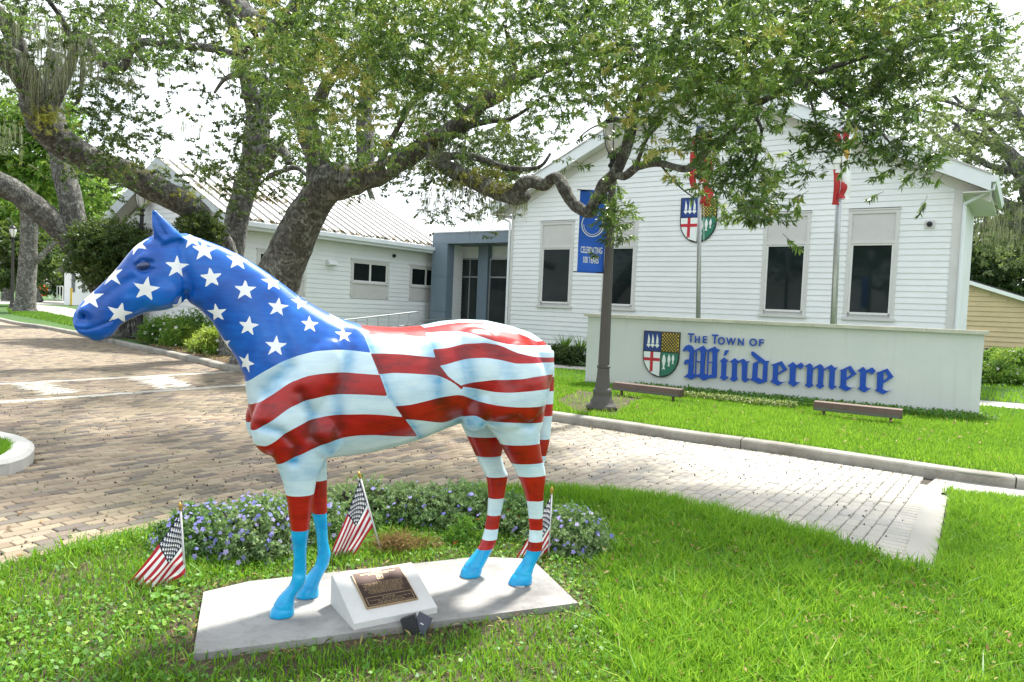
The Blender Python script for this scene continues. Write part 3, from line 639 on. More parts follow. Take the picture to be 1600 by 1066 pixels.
# ---- left wing with the metal roof
VW = -20.3
PW = wv(0, VW, ZP); NW = VX        # visible wall faces +VX side (towards the road)
def wng(px, py, off=0.0):
    p = onplane(px, py, PW+NW*off, NW); return float((p-PW)@WX), float(p[2])
wa = wng(362, 420)[0]; wb = wng(700, 420)[0]+3.0
zwe = (wng(420, 352, .5)[1]+wng(640, 382, .5)[1])/2
print('wing', wa, wb, zwe)
wing = thing('annex_building', wv(wa, VW, ZP), 'long low white clapboard wing with standing seam metal roof behind the oaks', 'building')
WD = 7.1; zr = zwe+1.85
w1 = [wng(548, 404), wng(606, 468), wng(553, 410), wng(603, 441)]; w2 = [wng(640, 415), wng(682, 473), wng(643, 419), wng(678, 447)]
zt2 = (w1[0][1]+w2[0][1])/2; zb2 = (w1[1][1]+w2[1][1])/2; g1_ = (w1[2][1]+w2[2][1])/2; g0_ = (w1[3][1]+w2[3][1])/2
W1 = (w1[0][0], w1[1][0]); W2 = (w2[0][0], w2[0][0]+(W1[1]-W1[0])); w0r = wng(477, 430)[0]; W0 = (w0r-(W1[1]-W1[0]), w0r)
PWa = wv(wa, VW, ZP); hl = [(a-wa, b-wa, zb2, zt2) for a, b in (W0, W1, W2)]
print('wingwin', W0, W1, W2, zb2, g0_, g1_, zt2)
MB().prism([PWa+WX*0+NW*-.06, PWa-VX*WD, PWa-VX*WD+np.array([0, 0, zwe-ZP-.1]), PWa-VX*WD/2+np.array([0, 0, zr-ZP-.12]), PWa+NW*-.06+np.array([0, 0, zwe-ZP-.1])], WX*(wb-wa)).build('wall', M_side2, wing)
build_walls(wing, PWa, WX, NW, ZP+.05, lambda v: zwe-.15, wb-wa, hl)
build_walls(wing, PWa-VX*WD, VX, -WX, ZP+.05, lambda v: zr-.2-abs(v-WD/2)*(zr-zwe)/(WD/2), WD, [], name='gable_planks', merged=True)
for a, b, zb, zt in hl: window(wing, PWa, WX, NW, a, b, zb, zt, g0_, g1_, mull=1, panel_top=False)
OV = .5; ZT = lambda d: zwe+.05+(d+OV)*(zr-zwe)/(WD/2)      # roof top at distance d behind the wall (negative = overhang)
npn = int((wng(699, 366, .5)[0]-wa+.5)/.42)
for i in range(npn):
    w0 = -.5+i*.42
    a = PWa+WX*w0+NW*OV; r_ = PWa+WX*w0-NW*(WD/2)
    A0 = a*1; A0[2] = zwe+.05; R0 = r_*1; R0[2] = ZT(WD/2)
    m = MB(); m.prism([A0, A0+WX*.415, R0+WX*.415, R0], np.array([0, 0, -.05])); pn = m.build('roof_panel', M_roof, wing)
    d = (R0-A0); L_ = np.linalg.norm(d); m = MB(); m.prism([A0+np.array([0, 0, .001]), A0+WX*.045+np.array([0, 0, .001]), R0+WX*.045+np.array([0, 0, .001]), R0+np.array([0, 0, .001])], np.array([0, 0, .07])); m.build('seam', M_seam, pn)
Lr = npn*.42
far = PWa-WX*.5-NW*(WD+OV); far[2] = zwe+.05; R1 = PWa-WX*.5-NW*(WD/2); R1[2] = ZT(WD/2)
MB().prism([R1, R1+WX*Lr, far+WX*Lr, far], np.array([0, 0, -.05])).build('rear_roof', M_roof, wing)
e0 = PWa-WX*.5+NW*OV; e0[2] = zwe-.22
MB().box(e0, WX*Lr, NW*.03, (0, 0, .24)).build('fascia', M_fascia, wing); MB().box(e0+NW*.031+np.array([0, 0, .10]), WX*Lr, NW*.10, (0, 0, .13)).build('gutter', M_fascia, wing)
MB().box(e0-NW*.0, WX*Lr, -NW*(OV-.03), (0, 0, .03)).build('soffit', M_soff, wing)
for s in (1, -1):                    # rakes on the gable end
    A = (PWa-WX*.53+NW*OV) if s > 0 else (PWa-WX*.53-NW*(WD+OV)); A = A*1; A[2] = zwe+.05; Rr = PWa-WX*.53-NW*(WD/2); Rr[2] = ZT(WD/2)
    MB().prism([A, Rr, Rr+np.array([0, 0, -.42]), A+np.array([0, 0, -.42])], WX*.04).build('fascia', simple('rake_fascia', (.50, .55, .56), .5, var=.06), wing)
    MB().prism([A+WX*.04+np.array([0, 0, -.36]), Rr+WX*.04+np.array([0, 0, -.36]), Rr+WX*.53+np.array([0, 0, -.36]), A+WX*.53+np.array([0, 0, -.36])], np.array([0, 0, .03])).build('soffit', M_soff, wing)
rl = []; rf_ = []
for k in range(1500):                # leaf debris lying on the metal roof
    if k < 900: w0 = 1.2+rng.normal(0, .8)+.4*(k % 3); dd_ = 1.7+rng.normal(0, .22)-.12*(k % 3)
    else: w0 = rng.uniform(0, 9); dd_ = -OV+rng.exponential(.08)+.03
    if w0 < -.3: continue
    p = PWa+WX*w0-NW*dd_; p = p*1; p[2] = ZT(dd_)+.02+rng.random()*.03; s_ = rng.uniform(.04, .09); a = rng.uniform(0, 6.28); d_ = (WX*math.cos(a)-NW*math.sin(a)+np.array([0, 0, rng.normal(0, .4)]))*s_; e_ = np.cross(d_, [0, 0, 1.])*.4; b_ = len(rl); rl += [p-d_, p+e_, p+d_, p-e_]; rf_.append((b_, b_+1, b_+2, b_+3))
np_mesh('leaf_debris', np.array(rl), np.array(rf_), M_dry, wing, {'tint': ('FACE', rng.random(len(rf_))*.4)}, kind='stuff')
lw = wng(515, 411); lt = thing('wall_light', PWa+WX*(lw[0]-wa)+NW*.03+np.array([0, 0, lw[1]-ZP]), 'small white wall pack light on the annex siding left of the windows', 'light')
o_ = np.array(lt.location); MB().prism([o_+np.array([0, 0, .1])-WX*.19, o_+np.array([0, 0, .1])-WX*.19+NW*.10, o_-WX*.19+NW*.22+np.array([0, 0, -.06]), o_-WX*.19+np.array([0, 0, -.1])], WX*.38).build('housing', M_side, lt)
lw = wng(614, 400); lt = thing('security_camera', PWa+WX*(lw[0]-wa)+NW*.03+np.array([0, 0, lw[1]-ZP]), 'tiny black camera on the annex siding between its two windows', 'camera')
MB().lathe(np.array(lt.location), [(.07, 0), (.07, .06), (.04, .11)], 12, NW).build('dome', M_black, lt)
# ---- entrance canopy between hall and wing
cz1 = fac(785, 361.7)[1]; cz0 = fac(785, 379)[1]; vcl = fac(676, 368)[0]; vcr = vL-.05
print('canopy', cz1, cz0, vcl)
can = thing('entrance_canopy', PF+VX*(vcl+vcr)/2, 'slate blue flat entrance canopy with glass doors between the two white buildings', 'canopy')
pc = lambda v, w, z: PF+VX*v+WX*w+np.array([0, 0, z-ZP])
CD = 3.2
nseg = 3; wseg = (vcr-vcl)/nseg
for i in range(nseg): MB().box(pc(vcl+i*wseg+.004, .0, cz0), VX*(wseg-.008), WX*.12, (0, 0, cz1-cz0)).build('fascia_panel', M_blue, can)
MB().box(pc(vcl, .0, cz0), VX*.12, WX*CD, (0, 0, cz1-cz0)) ; MB().box(pc(vcl, .125, cz0+.001), VX*(vcr-vcl), WX*(CD-.13), (0, 0, .06)).build('soffit', simple('canopy_soffit', (.16, .19, .22), .5), can)
MB().box(pc(vcl-.03, -.03, cz1), VX*(vcr-vcl+.03), WX*(CD+.05), (0, 0, .05)).build('cap', simple('canopy_cap', (.30, .33, .36), .4, .4), can)
MB().box(pc(vcl, .125, cz0+.07), VX*.10, WX*(CD-.13), (0, 0, cz1-cz0-.08)).build('side_fascia', M_blue, can)
cw = fac(697, 440)[0]-vcl
zs = fac(690, 428)[1]
for k, (a, b) in enumerate(((ZP, 1.45), (1.458, 2.85), (2.858, cz0-.004))): MB().box(pc(vcl+.0, .01, a), VX*cw, WX*.42, (0, 0, b-a)).build('column_panel', M_blue, can)
sfw = 1.25
def sf(px, py): p = onplane(px, py, PF+WX*sfw, NF); return float((p-PF)@VX), float(p[2])
sv0, sz = sf(716, 405); sv1 = vL-.02; szb = ZP; sz = sf(720, 404)[1]
fr = MB(); z3 = np.array([0, 0, 1.])
colv0, colv1 = sf(749, 450)[0], sf(764, 450)[0]
MB().box(pc(colv0, sfw-.15, ZP), VX*(colv1-colv0), WX*.3, z3*(cz0-ZP)).build('door_column', M_blue, can)
MB().box(pc(sv0-2.5, sfw+.1, ZP), VX*(2.5+sv1-sv0), WX*.1, z3*(cz0-ZP)).build('back_wall', M_side2, can)
for (a, b, nn) in ((sv0, colv0-.02, 2), (colv1+.02, sv1, 2)):
    fr = MB(); zt = sz; zm = sf(735, 433)[1]
    fr.box(pc(a, sfw-.05, ZP), VX*.06, WX*.1, z3*(zt-ZP)); fr.box(pc(b-.06, sfw-.05, ZP), VX*.06, WX*.1, z3*(zt-ZP)); mid = (a+b)/2+.1
    fr.box(pc(mid-.025, sfw-.049, ZP+.1), VX*.05, WX*.098, z3*(zt-ZP-.16)); fr.box(pc(a+.06, sfw-.05, zt-.06), VX*(b-a-.12), WX*.1, z3*.06); fr.box(pc(a+.06, sfw-.048, zm-.03), VX*(b-a-.12), WX*.096, z3*.06)
    f = fr.build('door_frame', simple('storefront_frame', (.30, .32, .33), .4, .5), can)
    for c0, c1 in ((a+.06, mid-.025), (mid+.025, b-.06)):
        MB().box(pc(c0, sfw-.01, ZP+.03), VX*(c1-c0), WX*.02, z3*(zm-.03-ZP-.03)).build('pane', M_glass2, f); MB().box(pc(c0, sfw-.01, zm+.03), VX*(c1-c0), WX*.02, z3*(zt-.06-zm-.03)).build('pane', M_glass2, f)
build_walls(can, pc(vcl+cw-.1, .44, ZP), WX, VX, ZP+.05, lambda v: cz0-.02, .66, [], name='side_planks', merged=True)
# connector roof seen above the canopy
cr0 = pc(vcl-1.2, 2.0, cz1+.25); cr1 = pc(vcr+.2, 2.0, cz1+.25); b0 = pc(vcl-1.2, 8.5, cz1+2.0); b1 = pc(vcr+.2, 8.5, cz1+2.0)
lk = thing('connector_roof', pc((vcl+vcr)/2, 5, cz1), 'bright low metal roof visible above the blue entrance canopy', 'roof')
for i in range(12):
    a = i/12; b = (i+1)/12-.004; MB().prism([cr0*(1-a)+cr1*a, cr0*(1-b)+cr1*b, b0*(1-b)+b1*b, b0*(1-a)+b1*a], np.array([0, 0, -.08])).build('roof_panel', M_roof, lk)
MB().prism([cr0, cr1, b1, b0], np.array([0, 0, -.3])).build('roof_deck', M_fascia, lk) if False else None
MB().box(cr0+WX*1.4+np.array([0, 0, -.2]), cr1-cr0, WX*4, (0, 0, .14)).build('wall', M_side2, lk)
# ---- small far buildings
def gable_house(root, P, U, Dp, W, L, h, rise, wm, rm, over=.3):
    z3 = np.array([0, 0, 1.]); MB().prism([P, P+U*W, P+U*W+z3*h, P+U*W/2+z3*(h+rise), P+z3*h], Dp*L).build('wall', wm, root)
    for s in (0, 1):
        e = P+U*(W+over if s else -over)+z3*(h-over*rise/(W/2)+.05)-Dp*over; r_ = P+U*W/2+z3*(h+rise+.05)-Dp*over
        MB().prism([e, r_, r_+z3*.14, e+z3*.14], Dp*(L+2*over)).build('roof', rm, root)
shedP = gz(1478, 552, ZP); sd_ = shedP/np.linalg.norm(shedP[:2]); 
sU = VX*1.0
shed = thing('garden_shed', shedP, 'cream yellow clapboard outbuilding with dark sloping roof beyond the sign wall', 'shed')
M_cream = simple('cream_siding', (.56, .44, .26), .7, var=.08, scale=2); M_dkroof = simple('dark_shingle', (.05, .045, .045), .9, var=.3, scale=5, bump=.4)
Y0 = shedP[1]; q0 = at(1495, 437, Y0); q1 = at(1620, 480, Y0*.92)
SW = 9.0; hh0 = at(1495, 437, Y0)[2]; pB = shedP+VX*SW; slope = (hh0-at(1600, 473, Y0*.93)[2])/6.0
def shed_top(v): return hh0-.45*v*.75
MB().prism([shedP+np.array([0, 0, 0]), shedP+VX*SW, shedP+VX*SW+np.array([0, 0, max(1.6, shed_top(SW))-ZP]), shedP+np.array([0, 0, hh0-ZP]), shedP-VX*5+np.array([0, 0, hh0-2.4-ZP]), shedP-VX*5], WX*8).build('wall', M_cream, shed)
zz = ZP
while zz < hh0-.05:
    hi_v = min(SW, max(0.0, (hh0-zz-.28)/(.45*.75))); q_ = lambda v, z, o: shedP+VX*v-WX*o+np.array([0, 0, z-ZP])
    if hi_v > .1: MB().add([q_(0, zz, 0), q_(hi_v, zz, 0), q_(hi_v, zz, .06), q_(0, zz, .06), q_(0, zz+.28, .005), q_(hi_v, zz+.28, .005)], [(0, 1, 2, 3), (3, 2, 5, 4), (0, 3, 4), (1, 5, 2)]).build('plank', M_cream, shed)
    zz += .28
T0 = shedP-WX*.4+np.array([0, 0, hh0-ZP+.02]); T1 = shedP-WX*.4+VX*SW+np.array([0, 0, shed_top(SW)-ZP+.02])
MB().prism([T0, T1, T1+np.array([0, 0, .22]), T0+np.array([0, 0, .22])], WX*.06).build('fascia', M_side, shed); MB().prism([T0+WX*.061+np.array([0, 0, .1]), T1+WX*.061+np.array([0, 0, .1]), T1+np.array([0, 0, .30])+WX*.061, T0+np.array([0, 0, .30])+WX*.061], WX*8).build('roof', M_dkroof, shed)
cP = gz(100, 476, ZP); 
cot = thing('white_cottage', cP, 'small distant white building with two narrow windows behind the left oaks', 'building')
U_ = np.array([1., -.12, 0]); U_ /= np.linalg.norm(U_); Dd = np.array([U_[1]*-1, U_[0], 0]); kx = cP[1]/FPX
gable_house(cot, cP, U_, Dd, 60*kx, 9, 66*kx, 30*kx, M_side, M_fascia)
for px_ in (113, 131):
    a = cP+U_*((px_-100)*kx)-Dd*.03+np.array([0, 0, 20*kx]); MB().box(a, U_*(5*kx), -Dd*.05, (0, 0, 30*kx)).build('window', simple('grey_window', (.12, .13, .14), .3), cot)
# ---------------------------------------------------------------- trees
t = NT('oak_bark'); n1 = t.noise(3.0, 6, .7); n2 = t.noise(13, 7, .72, sc3=(1, 1, .4)); n3 = t.noise(4.5, 6, .72, dist=1.2)
vo = t.new('ShaderNodeTexVoronoi', feature='DISTANCE_TO_EDGE'); vo.inputs['Scale'].default_value = 15; mpv = t.new('ShaderNodeMapping'); mpv.inputs['Scale'].default_value = (1, 1, .32); dn_ = t.new('ShaderNodeVectorMath', operation='MULTIPLY_ADD'); dn_.inputs[1].default_value = (.22, .22, .22); t.l.new(t.noise(5, 4, .7, out='Color'), dn_.inputs[0]); t.l.new(t.coord(), dn_.inputs[2]); t.l.new(dn_.outputs[0], mpv.inputs['Vector']); t.l.new(mpv.outputs['Vector'], vo.inputs['Vector'])
cr_ = t.math('MULTIPLY', vo.outputs['Distance'], 6, clamp=True)
cl = t.ramp(n2, [(.3, (.045, .040, .035)), (.5, (.125, .115, .10)), (.7, (.23, .215, .19))])
cl = t.mix(t.math('MULTIPLY', t.math('SUBTRACT', n3, .47, clamp=True), 7, clamp=True), cl, (.37, .38, .33))
cl = t.mix(t.math('MULTIPLY', t.math('SUBTRACT', n1, .56, clamp=True), 4, clamp=True), cl, (.13, .15, .06))
cl = t.mix(t.math('MULTIPLY', t.math('SUBTRACT', 1, cr_), .45), cl, (.035, .028, .024))
t.bump(t.math('ADD', t.math('MULTIPLY', cr_, .5), t.math('MULTIPLY', n2, 1.6)), 1.0, .05); M_bark = t.fin(cl, .93)
def barkmesh(m, pts, rad, seg=14, rough=.10):
    "tube along a smooth curve with knots and fluting; pts world, rad metres"
    P = smooth_path([np.array(p, float) for p in pts], 6); n = len(P); r = np.interp(np.linspace(0, len(rad)-1, n), range(len(rad)), rad)
    base = len(m.v); prev = None; rings = []
    for i in range(n):
        t_ = P[min(i+1, n-1)]-P[max(i-1, 0)]; t_ /= np.linalg.norm(t_)+1e-9
        if prev is None: h = np.array([1., 0, 0]) if abs(t_[0]) < .8 else np.array([0, 1., 0]); u = np.cross(t_, h)
        else: u = prev-t_*(prev@t_)
        u /= np.linalg.norm(u)+1e-9; prev = u; w = np.cross(t_, u)
        for k in range(seg):
            a = 2*math.pi*k/seg; d = math.cos(a)*u+math.sin(a)*w; q = P[i]+d*r[i]
            nv = noise.noise(Vector(q*(1.6/max(.12, r[i])*.25)))*1.6+noise.noise(Vector(q*6))*.9+.45*noise.noise(Vector((math.cos(a)*4, math.sin(a)*4, i*.12)))
            m.v.append(tuple(P[i]+d*r[i]*(1+rough*nv)))
    for i in range(n-1):
        for k in range(seg): m.f.append((base+i*seg+k, base+i*seg+(k+1) % seg, base+(i+1)*seg+(k+1) % seg, base+(i+1)*seg+k)); m.a.append(0)
    m.f.append(tuple(base+(n-1)*seg+k for k in range(seg))); m.a.append(0)
def limb(m, L, seg=14, rough=.10):
    pts = [at(x, y, d) for x, y, d, w in L]; rad = [w*d/FPX for x, y, d, w in L]; barkmesh(m, pts, rad, seg, rough)
def twigs(P, D, nl, ll, lw, spread, droop, tintf, twl):
    "leaves along short twigs at points P with directions D"
    n = len(P); k = np.tile(np.linspace(.15, 1, nl), n); PP = np.repeat(P, nl, 0); DD = np.repeat(D, nl, 0); N = n*nl
    base = PP+DD*(k*np.repeat(twl, nl))[:, None]
    rd = rng.normal(size=(N, 3)); rd /= np.linalg.norm(rd, axis=1)[:, None]; d = DD*.55+rd*spread; d[:, 2] -= droop; d /= np.linalg.norm(d, axis=1)[:, None]
    s = rng.normal(size=(N, 3)); s -= d*(s*d).sum(1)[:, None]; s /= np.linalg.norm(s, axis=1)[:, None]
    l = ll*rng.uniform(.65, 1.25, N)[:, None]; w = lw*rng.uniform(.7, 1.2, N)[:, None]; nn = np.cross(d, s)
    v = np.stack([base, base+d*l*.45+s*w*.5+nn*w*.18, base+d*l+nn*l*-.06, base+d*l*.45-s*w*.5+nn*w*.18], 1)
    tint = np.clip(np.repeat(tintf, nl)+rng.normal(0, .13, N), 0, 1)
    return v.reshape(-1, 3), tint
def twigwood(P, D, twl, r=.004):
    n = len(P); s = np.cross(D, np.array([0, 0, 1.])+D[:, ::-1]*.3); s /= np.linalg.norm(s, axis=1)[:, None]+1e-9
    q = np.cross(D, s); E_ = P+D*twl[:, None]*.95; S = P-D*.04
    v = np.stack([S+s*r, S-s*r*.5+q*r*.87, S-s*r*.5-q*r*.87, E_+s*r*.4, E_-s*r*.2+q*r*.35, E_-s*r*.2-q*r*.35], 1)
    F = np.array([[0, 1, 4, 3], [1, 2, 5, 4], [2, 0, 3, 5]]); return v.reshape(-1, 3), (np.arange(n)[:, None, None]*6+F[None]).reshape(-1, 4)
def crown_from(name, parent, P, mat, nl, ll, lw, twl, spread=.7, droop=.15, tb=.45, bark=True, dirz=.1, ts=.22):
    P = np.asarray(P); n = len(P); D = rng.normal(size=(n, 3)); D[:, 2] = D[:, 2]*.5+dirz; D /= np.linalg.norm(D, axis=1)[:, None]
    cl = np.array([noise.noise(Vector(p*1.1)) for p in P]); tf = tb+cl*ts*2.0+rng.normal(0, .06, n); tl = twl*rng.uniform(.6, 1.3, n)
    v, tint = twigs(P, D, nl, ll, lw, spread, droop, tf, tl)
    np_mesh(name, v, np.arange(len(v)).reshape(-1, 4), mat, parent, {'tint': ('FACE', tint)})
    if bark:
        wv_, wf = twigwood(P, D, tl); np_mesh('twigs', wv_, wf, M_bark, parent, kind='stuff')
def from_map(rows, y0, per, d0, d1, cell=50, jit=1.0, depthf=None):
    out = []
    for r, row in enumerate(rows):
        for c, ch in enumerate(row):
            k = int(ch)
            if not k: continue
            dd = depthf(c*cell) if depthf else (d0, d1)
            for _ in range(np.random.default_rng(r*97+c).poisson(per*k/9*(1 if not depthf else ((dd[0]+dd[1])/2/9)**2))):
                x = (c+.5+rng.normal(0, .36)*jit)*cell; y = y0+(r+.5+rng.normal(0, .36)*jit)*cell
                out.append(at(x, y, rng.uniform(*dd)))
    return np.array(out)
def clumpy(P, thr=-.12, s=2.4):
    k = [noise.noise(Vector(p*s)) + .5*noise.noise(Vector(p*s*2.3)) > thr for p in P]; return P[np.array(k)]
def crownless_moss(name, parent, spots, mat):
    "hanging beards of moss: many thin drooping strips"
    V = []; F = []; T = []
    for (x, y, d, rx, ln, n) in spots:
        for _ in range(int(n*1.7)):
            cx_ = x+(int(rng.integers(0, 5))-2)*rx*.42; p = at(cx_+rng.normal(0, rx*.10), y+rng.normal(0, 7), d+rng.normal(0, .3)); L_ = ln*d/FPX*(.25+.75*rng.random()**2)*(.6+.5*math.sin(cx_*3.1)**2); k = 6; w = rng.uniform(.003, .009)*d/14
            a = rng.uniform(0, 6.28); sx = np.array([math.cos(a), math.sin(a), 0])*w; dr = rng.normal(0, .05, 3); b = len(V)
            for i in range(k):
                f = i/(k-1); q = p+np.array([0, 0, -L_*f])+dr*math.sin(f*3)*L_+rng.normal(0, .022, 3)*f; ww = sx*(1-f*.8); V += [q-ww, q+ww]
            F += [(b+2*i, b+2*i+1, b+2*i+3, b+2*i+2) for i in range(k-1)]; T += [rng.random()]*(k-1)
    np_mesh(name, np.array(V), np.array(F), mat, parent, {'tint': ('FACE', np.array(T))}, kind='stuff')
M_moss = leafmat('spanish_moss', [(0, (.09, .085, .06)), (.5, (.19, .19, .14)), (1, (.33, .33, .26))], .9, .3)
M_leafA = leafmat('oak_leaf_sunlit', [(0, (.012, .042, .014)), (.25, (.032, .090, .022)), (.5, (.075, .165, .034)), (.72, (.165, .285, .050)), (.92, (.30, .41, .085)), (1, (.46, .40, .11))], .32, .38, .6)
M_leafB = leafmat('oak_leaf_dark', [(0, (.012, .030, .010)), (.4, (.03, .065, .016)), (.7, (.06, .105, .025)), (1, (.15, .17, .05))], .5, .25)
M_leafC = leafmat('leaf_bright', [(0, (.02, .07, .01)), (.4, (.06, .17, .02)), (.7, (.16, .30, .04)), (1, (.38, .46, .08))], .5, .45)
M_leafR = leafmat('leaf_greyish', [(0, (.05, .07, .035)), (.5, (.12, .15, .08)), (1, (.24, .25, .15))], .6, .4)
M_fern = leafmat('branch_fern', [(0, (.10, .07, .02)), (.5, (.17, .14, .03)), (1, (.26, .24, .05))], .8, .3)
# --- main oak
tA = thing('live_oak', gz(412, 590, ZP), 'largest live oak, forked mossy trunk, one long limb crossing the lamp post', 'tree')
m = MB()
limb(m, [(396, 640, 17.6, 58), (405, 590, 17.6, 50), (417, 520, 17.5, 41), (434, 440, 17.3, 34), (458, 380, 17, 30), (489, 322, 16.6, 27), (515, 285, 16.2, 27), (540, 274, 16, 22)], 20, .07)
limb(m, [(500, 300, 16.4, 24), (498, 257, 16.3, 19), (480, 203, 16, 17), (467, 149, 15.6, 17), (452, 108, 15, 16), (452, 60, 14, 13), (470, 0, 13, 11), (480, -60, 12, 9)], 14, .10)
limb(m, [(475, 190, 16, 9), (497, 160, 15.5, 10), (512, 130, 15, 9), (545, 95, 14.5, 7), (570, 60, 14, 5), (600, 10, 13, 4)], 10, .12)
limb(m, [(570, 270, 16.3, 15), (571, 225, 16.5, 14), (569, 180, 16.7, 12), (575, 130, 16.8, 11), (585, 60, 16.8, 8)], 12, .08)
limb(m, [(520, 287, 16.2, 26), (548, 281, 16, 23), (588, 274, 15.7, 18), (624, 252, 15.3, 16), (656, 232, 15, 16), (688, 214, 14.7, 15), (728, 188, 14.2, 14), (752, 160, 13.8, 13), (778, 147, 13.4, 13), (812, 123, 13, 11), (850, 108, 12.5, 8), (900, 92, 12, 6), (965, 78, 11, 4), (1040, 60, 10, 3)], 16, .12)
limb(m, [(668, 222, 14.9, 12), (678, 246, 14.6, 11), (706, 266, 14.1, 12), (750, 287, 13.4, 13), (782, 301, 12.8, 12), (808, 309, 12.4, 12), (820, 304, 12.2, 11)], 14, .15)
limb(m, [(808, 312, 12.4, 10), (813, 292, 12.2, 11), (830, 284, 12.0, 10), (850, 289, 11.7, 9), (862, 280, 11.5, 8), (872, 279, 11.4, 8), (882, 296, 11.2, 10), (895, 318, 11.1, 9), (912, 329, 11, 9), (928, 331, 10.9, 10)], 14, .13)
limb(m, [(920, 333, 10.9, 9), (933, 310, 10.8, 9.5), (946, 287, 10.6, 10), (963, 268, 10.4, 10), (977, 236, 10.3, 9), (986, 205, 10.2, 8), (991, 183, 10.1, 6), (1000, 150, 9.6, 4), (1020, 100, 9.2, 3)], 14, .12)
limb(m, [(958, 272, 10.4, 6), (976, 275, 10.2, 7), (998, 260, 9.9, 6), (1030, 255, 9.6, 5.5), (1070, 264, 9.3, 5.5), (1090, 252, 9.1, 6), (1108, 231, 8.9, 6), (1140, 210, 8.7, 5.5), (1171, 172, 8.5, 5.5), (1212, 146, 8.3, 5.5), (1257, 121, 8.1, 4.5), (1330, 96, 8, 3.5), (1410, 72, 7.9, 3), (1500, 45, 7.8, 2)], 12, .10)
limb(m, [(993, 262, 9.9, 3.5), (1001, 240, 9.8, 3.5), (1012, 215, 9.6, 3), (1035, 190, 9.4, 2.5)], 8, .1)
limb(m, [(1175, 175, 8.5, 3), (1190, 205, 8.4, 2.6), (1180, 250, 8.3, 2), (1165, 310, 8.3, 1.2)], 8, .1)
for q in ([(700, 205, 14.6, 6), (760, 190, 14.2, 5), (800, 185, 13.8, 3), (850, 150, 13, 2)], [(690, 245, 14.5, 6), (740, 245, 14, 6), (790, 262, 13.5, 5), (840, 262, 13, 3), (860, 240, 13, 2)], [(588, 274, 15.7, 6), (600, 243, 15.4, 5), (650, 150, 14.5, 4), (700, 100, 13.5, 3), (760, 60, 12, 2)],
          [(812, 123, 13, 5), (800, 90, 12.6, 4), (790, 40, 12, 3)], [(730, 187, 14.2, 6), (700, 140, 13.6, 5), (660, 100, 12.9, 4), (620, 80, 12, 3)], [(985, 185, 10.1, 3), (955, 190, 10.1, 1.6), (925, 200, 10.2, 1.2), (905, 215, 10.2, .8)], [(985, 185, 10.1, 3), (960, 160, 10, 1.5), (950, 150, 10, .9)],
          [(1260, 120, 8.1, 3), (1300, 150, 8, 2.4), (1360, 190, 7.9, 2), (1400, 235, 7.9, 1.2)], [(1257, 121, 8.1, 2.6), (1270, 170, 8, 2), (1285, 230, 8, 1.4)], [(1030, 255, 9.6, 2), (1060, 290, 9.5, 1.2), (1085, 310, 9.5, .7)]): limb(m, q, 8, .12)
m.build('trunk', M_bark, tA, smooth=True)
def depA(x): return (8.4, 12.5) if x < 900 else ((7.8, 11.0) if x < 1150 else (7.0, 10.2))
mapA = ["00000011699999999999999999999970", "00000001799999999999875789999870", "00000001799999999999988899999450", "00000001699999876778999999997220", "00000000388865322456999966554100", "00000000034321111101597710122100", "00000000000000000000023620012000", "00000000000000000003003640000000"]
PA = clumpy(np.concatenate([from_map(mapA[:4], -50, 60, 0, 0, depthf=depA), from_map(mapA[4:], 150, 36, 0, 0, depthf=depA)]), -.16, 1.5)
P1 = PA[PA[:, 0] < 1.0]; P2 = PA[PA[:, 0] >= 1.0]
crown_from('crown', tA, P1, M_leafA, 30, .078, .021, .23, .60, .38, .64, ts=.42)
crown_from('crown', tA, P2, M_leafA, 30, .084, .022, .24, .60, .36, .50, ts=.42)
# sprigs hanging where the photograph shows them
def sprig(x, y, d, rx, ry, n): return np.array([at(x+rng.normal(0, rx), y+rng.normal(0, ry), d+rng.normal(0, .18)) for _ in range(n)])
SP = np.concatenate([sprig(955, 345, 10.6, 12, 22, 44), sprig(958, 318, 10.6, 10, 10, 18), sprig(1160, 260, 8.3, 20, 30, 42), sprig(1090, 225, 8.8, 20, 14, 14), sprig(1175, 320, 8.3, 15, 12, 26), sprig(1130, 285, 8.3, 12, 12, 12), sprig(1278, 215, 8, 14, 24, 30), sprig(1268, 270, 8, 10, 14, 10), sprig(1400, 240, 7.9, 22, 16, 26), sprig(1440, 262, 7.9, 14, 8, 12), sprig(1345, 205, 7.9, 20, 14, 20), sprig(1520, 100, 7.8, 16, 16, 14), sprig(1555, 45, 7.8, 20, 18, 20), sprig(460, 190, 14, 8, 16, 24)])
crown_from('crown', tA, SP, M_leafA, 18, .088, .024, .20, .65, .30, .38)
PA2 = from_map(["00000000011200000000000000000000", "00000000000000454300000000000000", "00000000001222453000000000000000", "00000000000035676100000000000000", "00000000000058762000000000000000", "00000000000004220000000000000000"], 50, 120, 13.5, 17)
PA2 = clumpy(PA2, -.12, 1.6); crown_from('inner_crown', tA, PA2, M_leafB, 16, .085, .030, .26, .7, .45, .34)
crownless_moss('hanging_moss', tA, [(700, 235, 14.2, 30, 60, 120), (735, 290, 13.5, 30, 40, 120), (640, 250, 15.2, 30, 30, 60), (660, 160, 13, 30, 55, 50), (780, 312, 12.8, 30, 26, 90), (815, 315, 12.3, 10, 28, 40), (560, 280, 16, 40, 12, 40), (640, 120, 12, 40, 60, 30), (430, 210, 15, 20, 20, 20), (700, 310, 13.8, 40, 45, 80), (760, 330, 13, 30, 40, 70)], M_moss)
fr_ = np.concatenate([sprig(655, 205, 15, 14, 16, 90), sprig(678, 232, 14.8, 12, 14, 70), sprig(750, 278, 13.3, 26, 6, 80), sprig(795, 296, 12.6, 14, 6, 50), sprig(600, 262, 15.5, 30, 5, 50)])
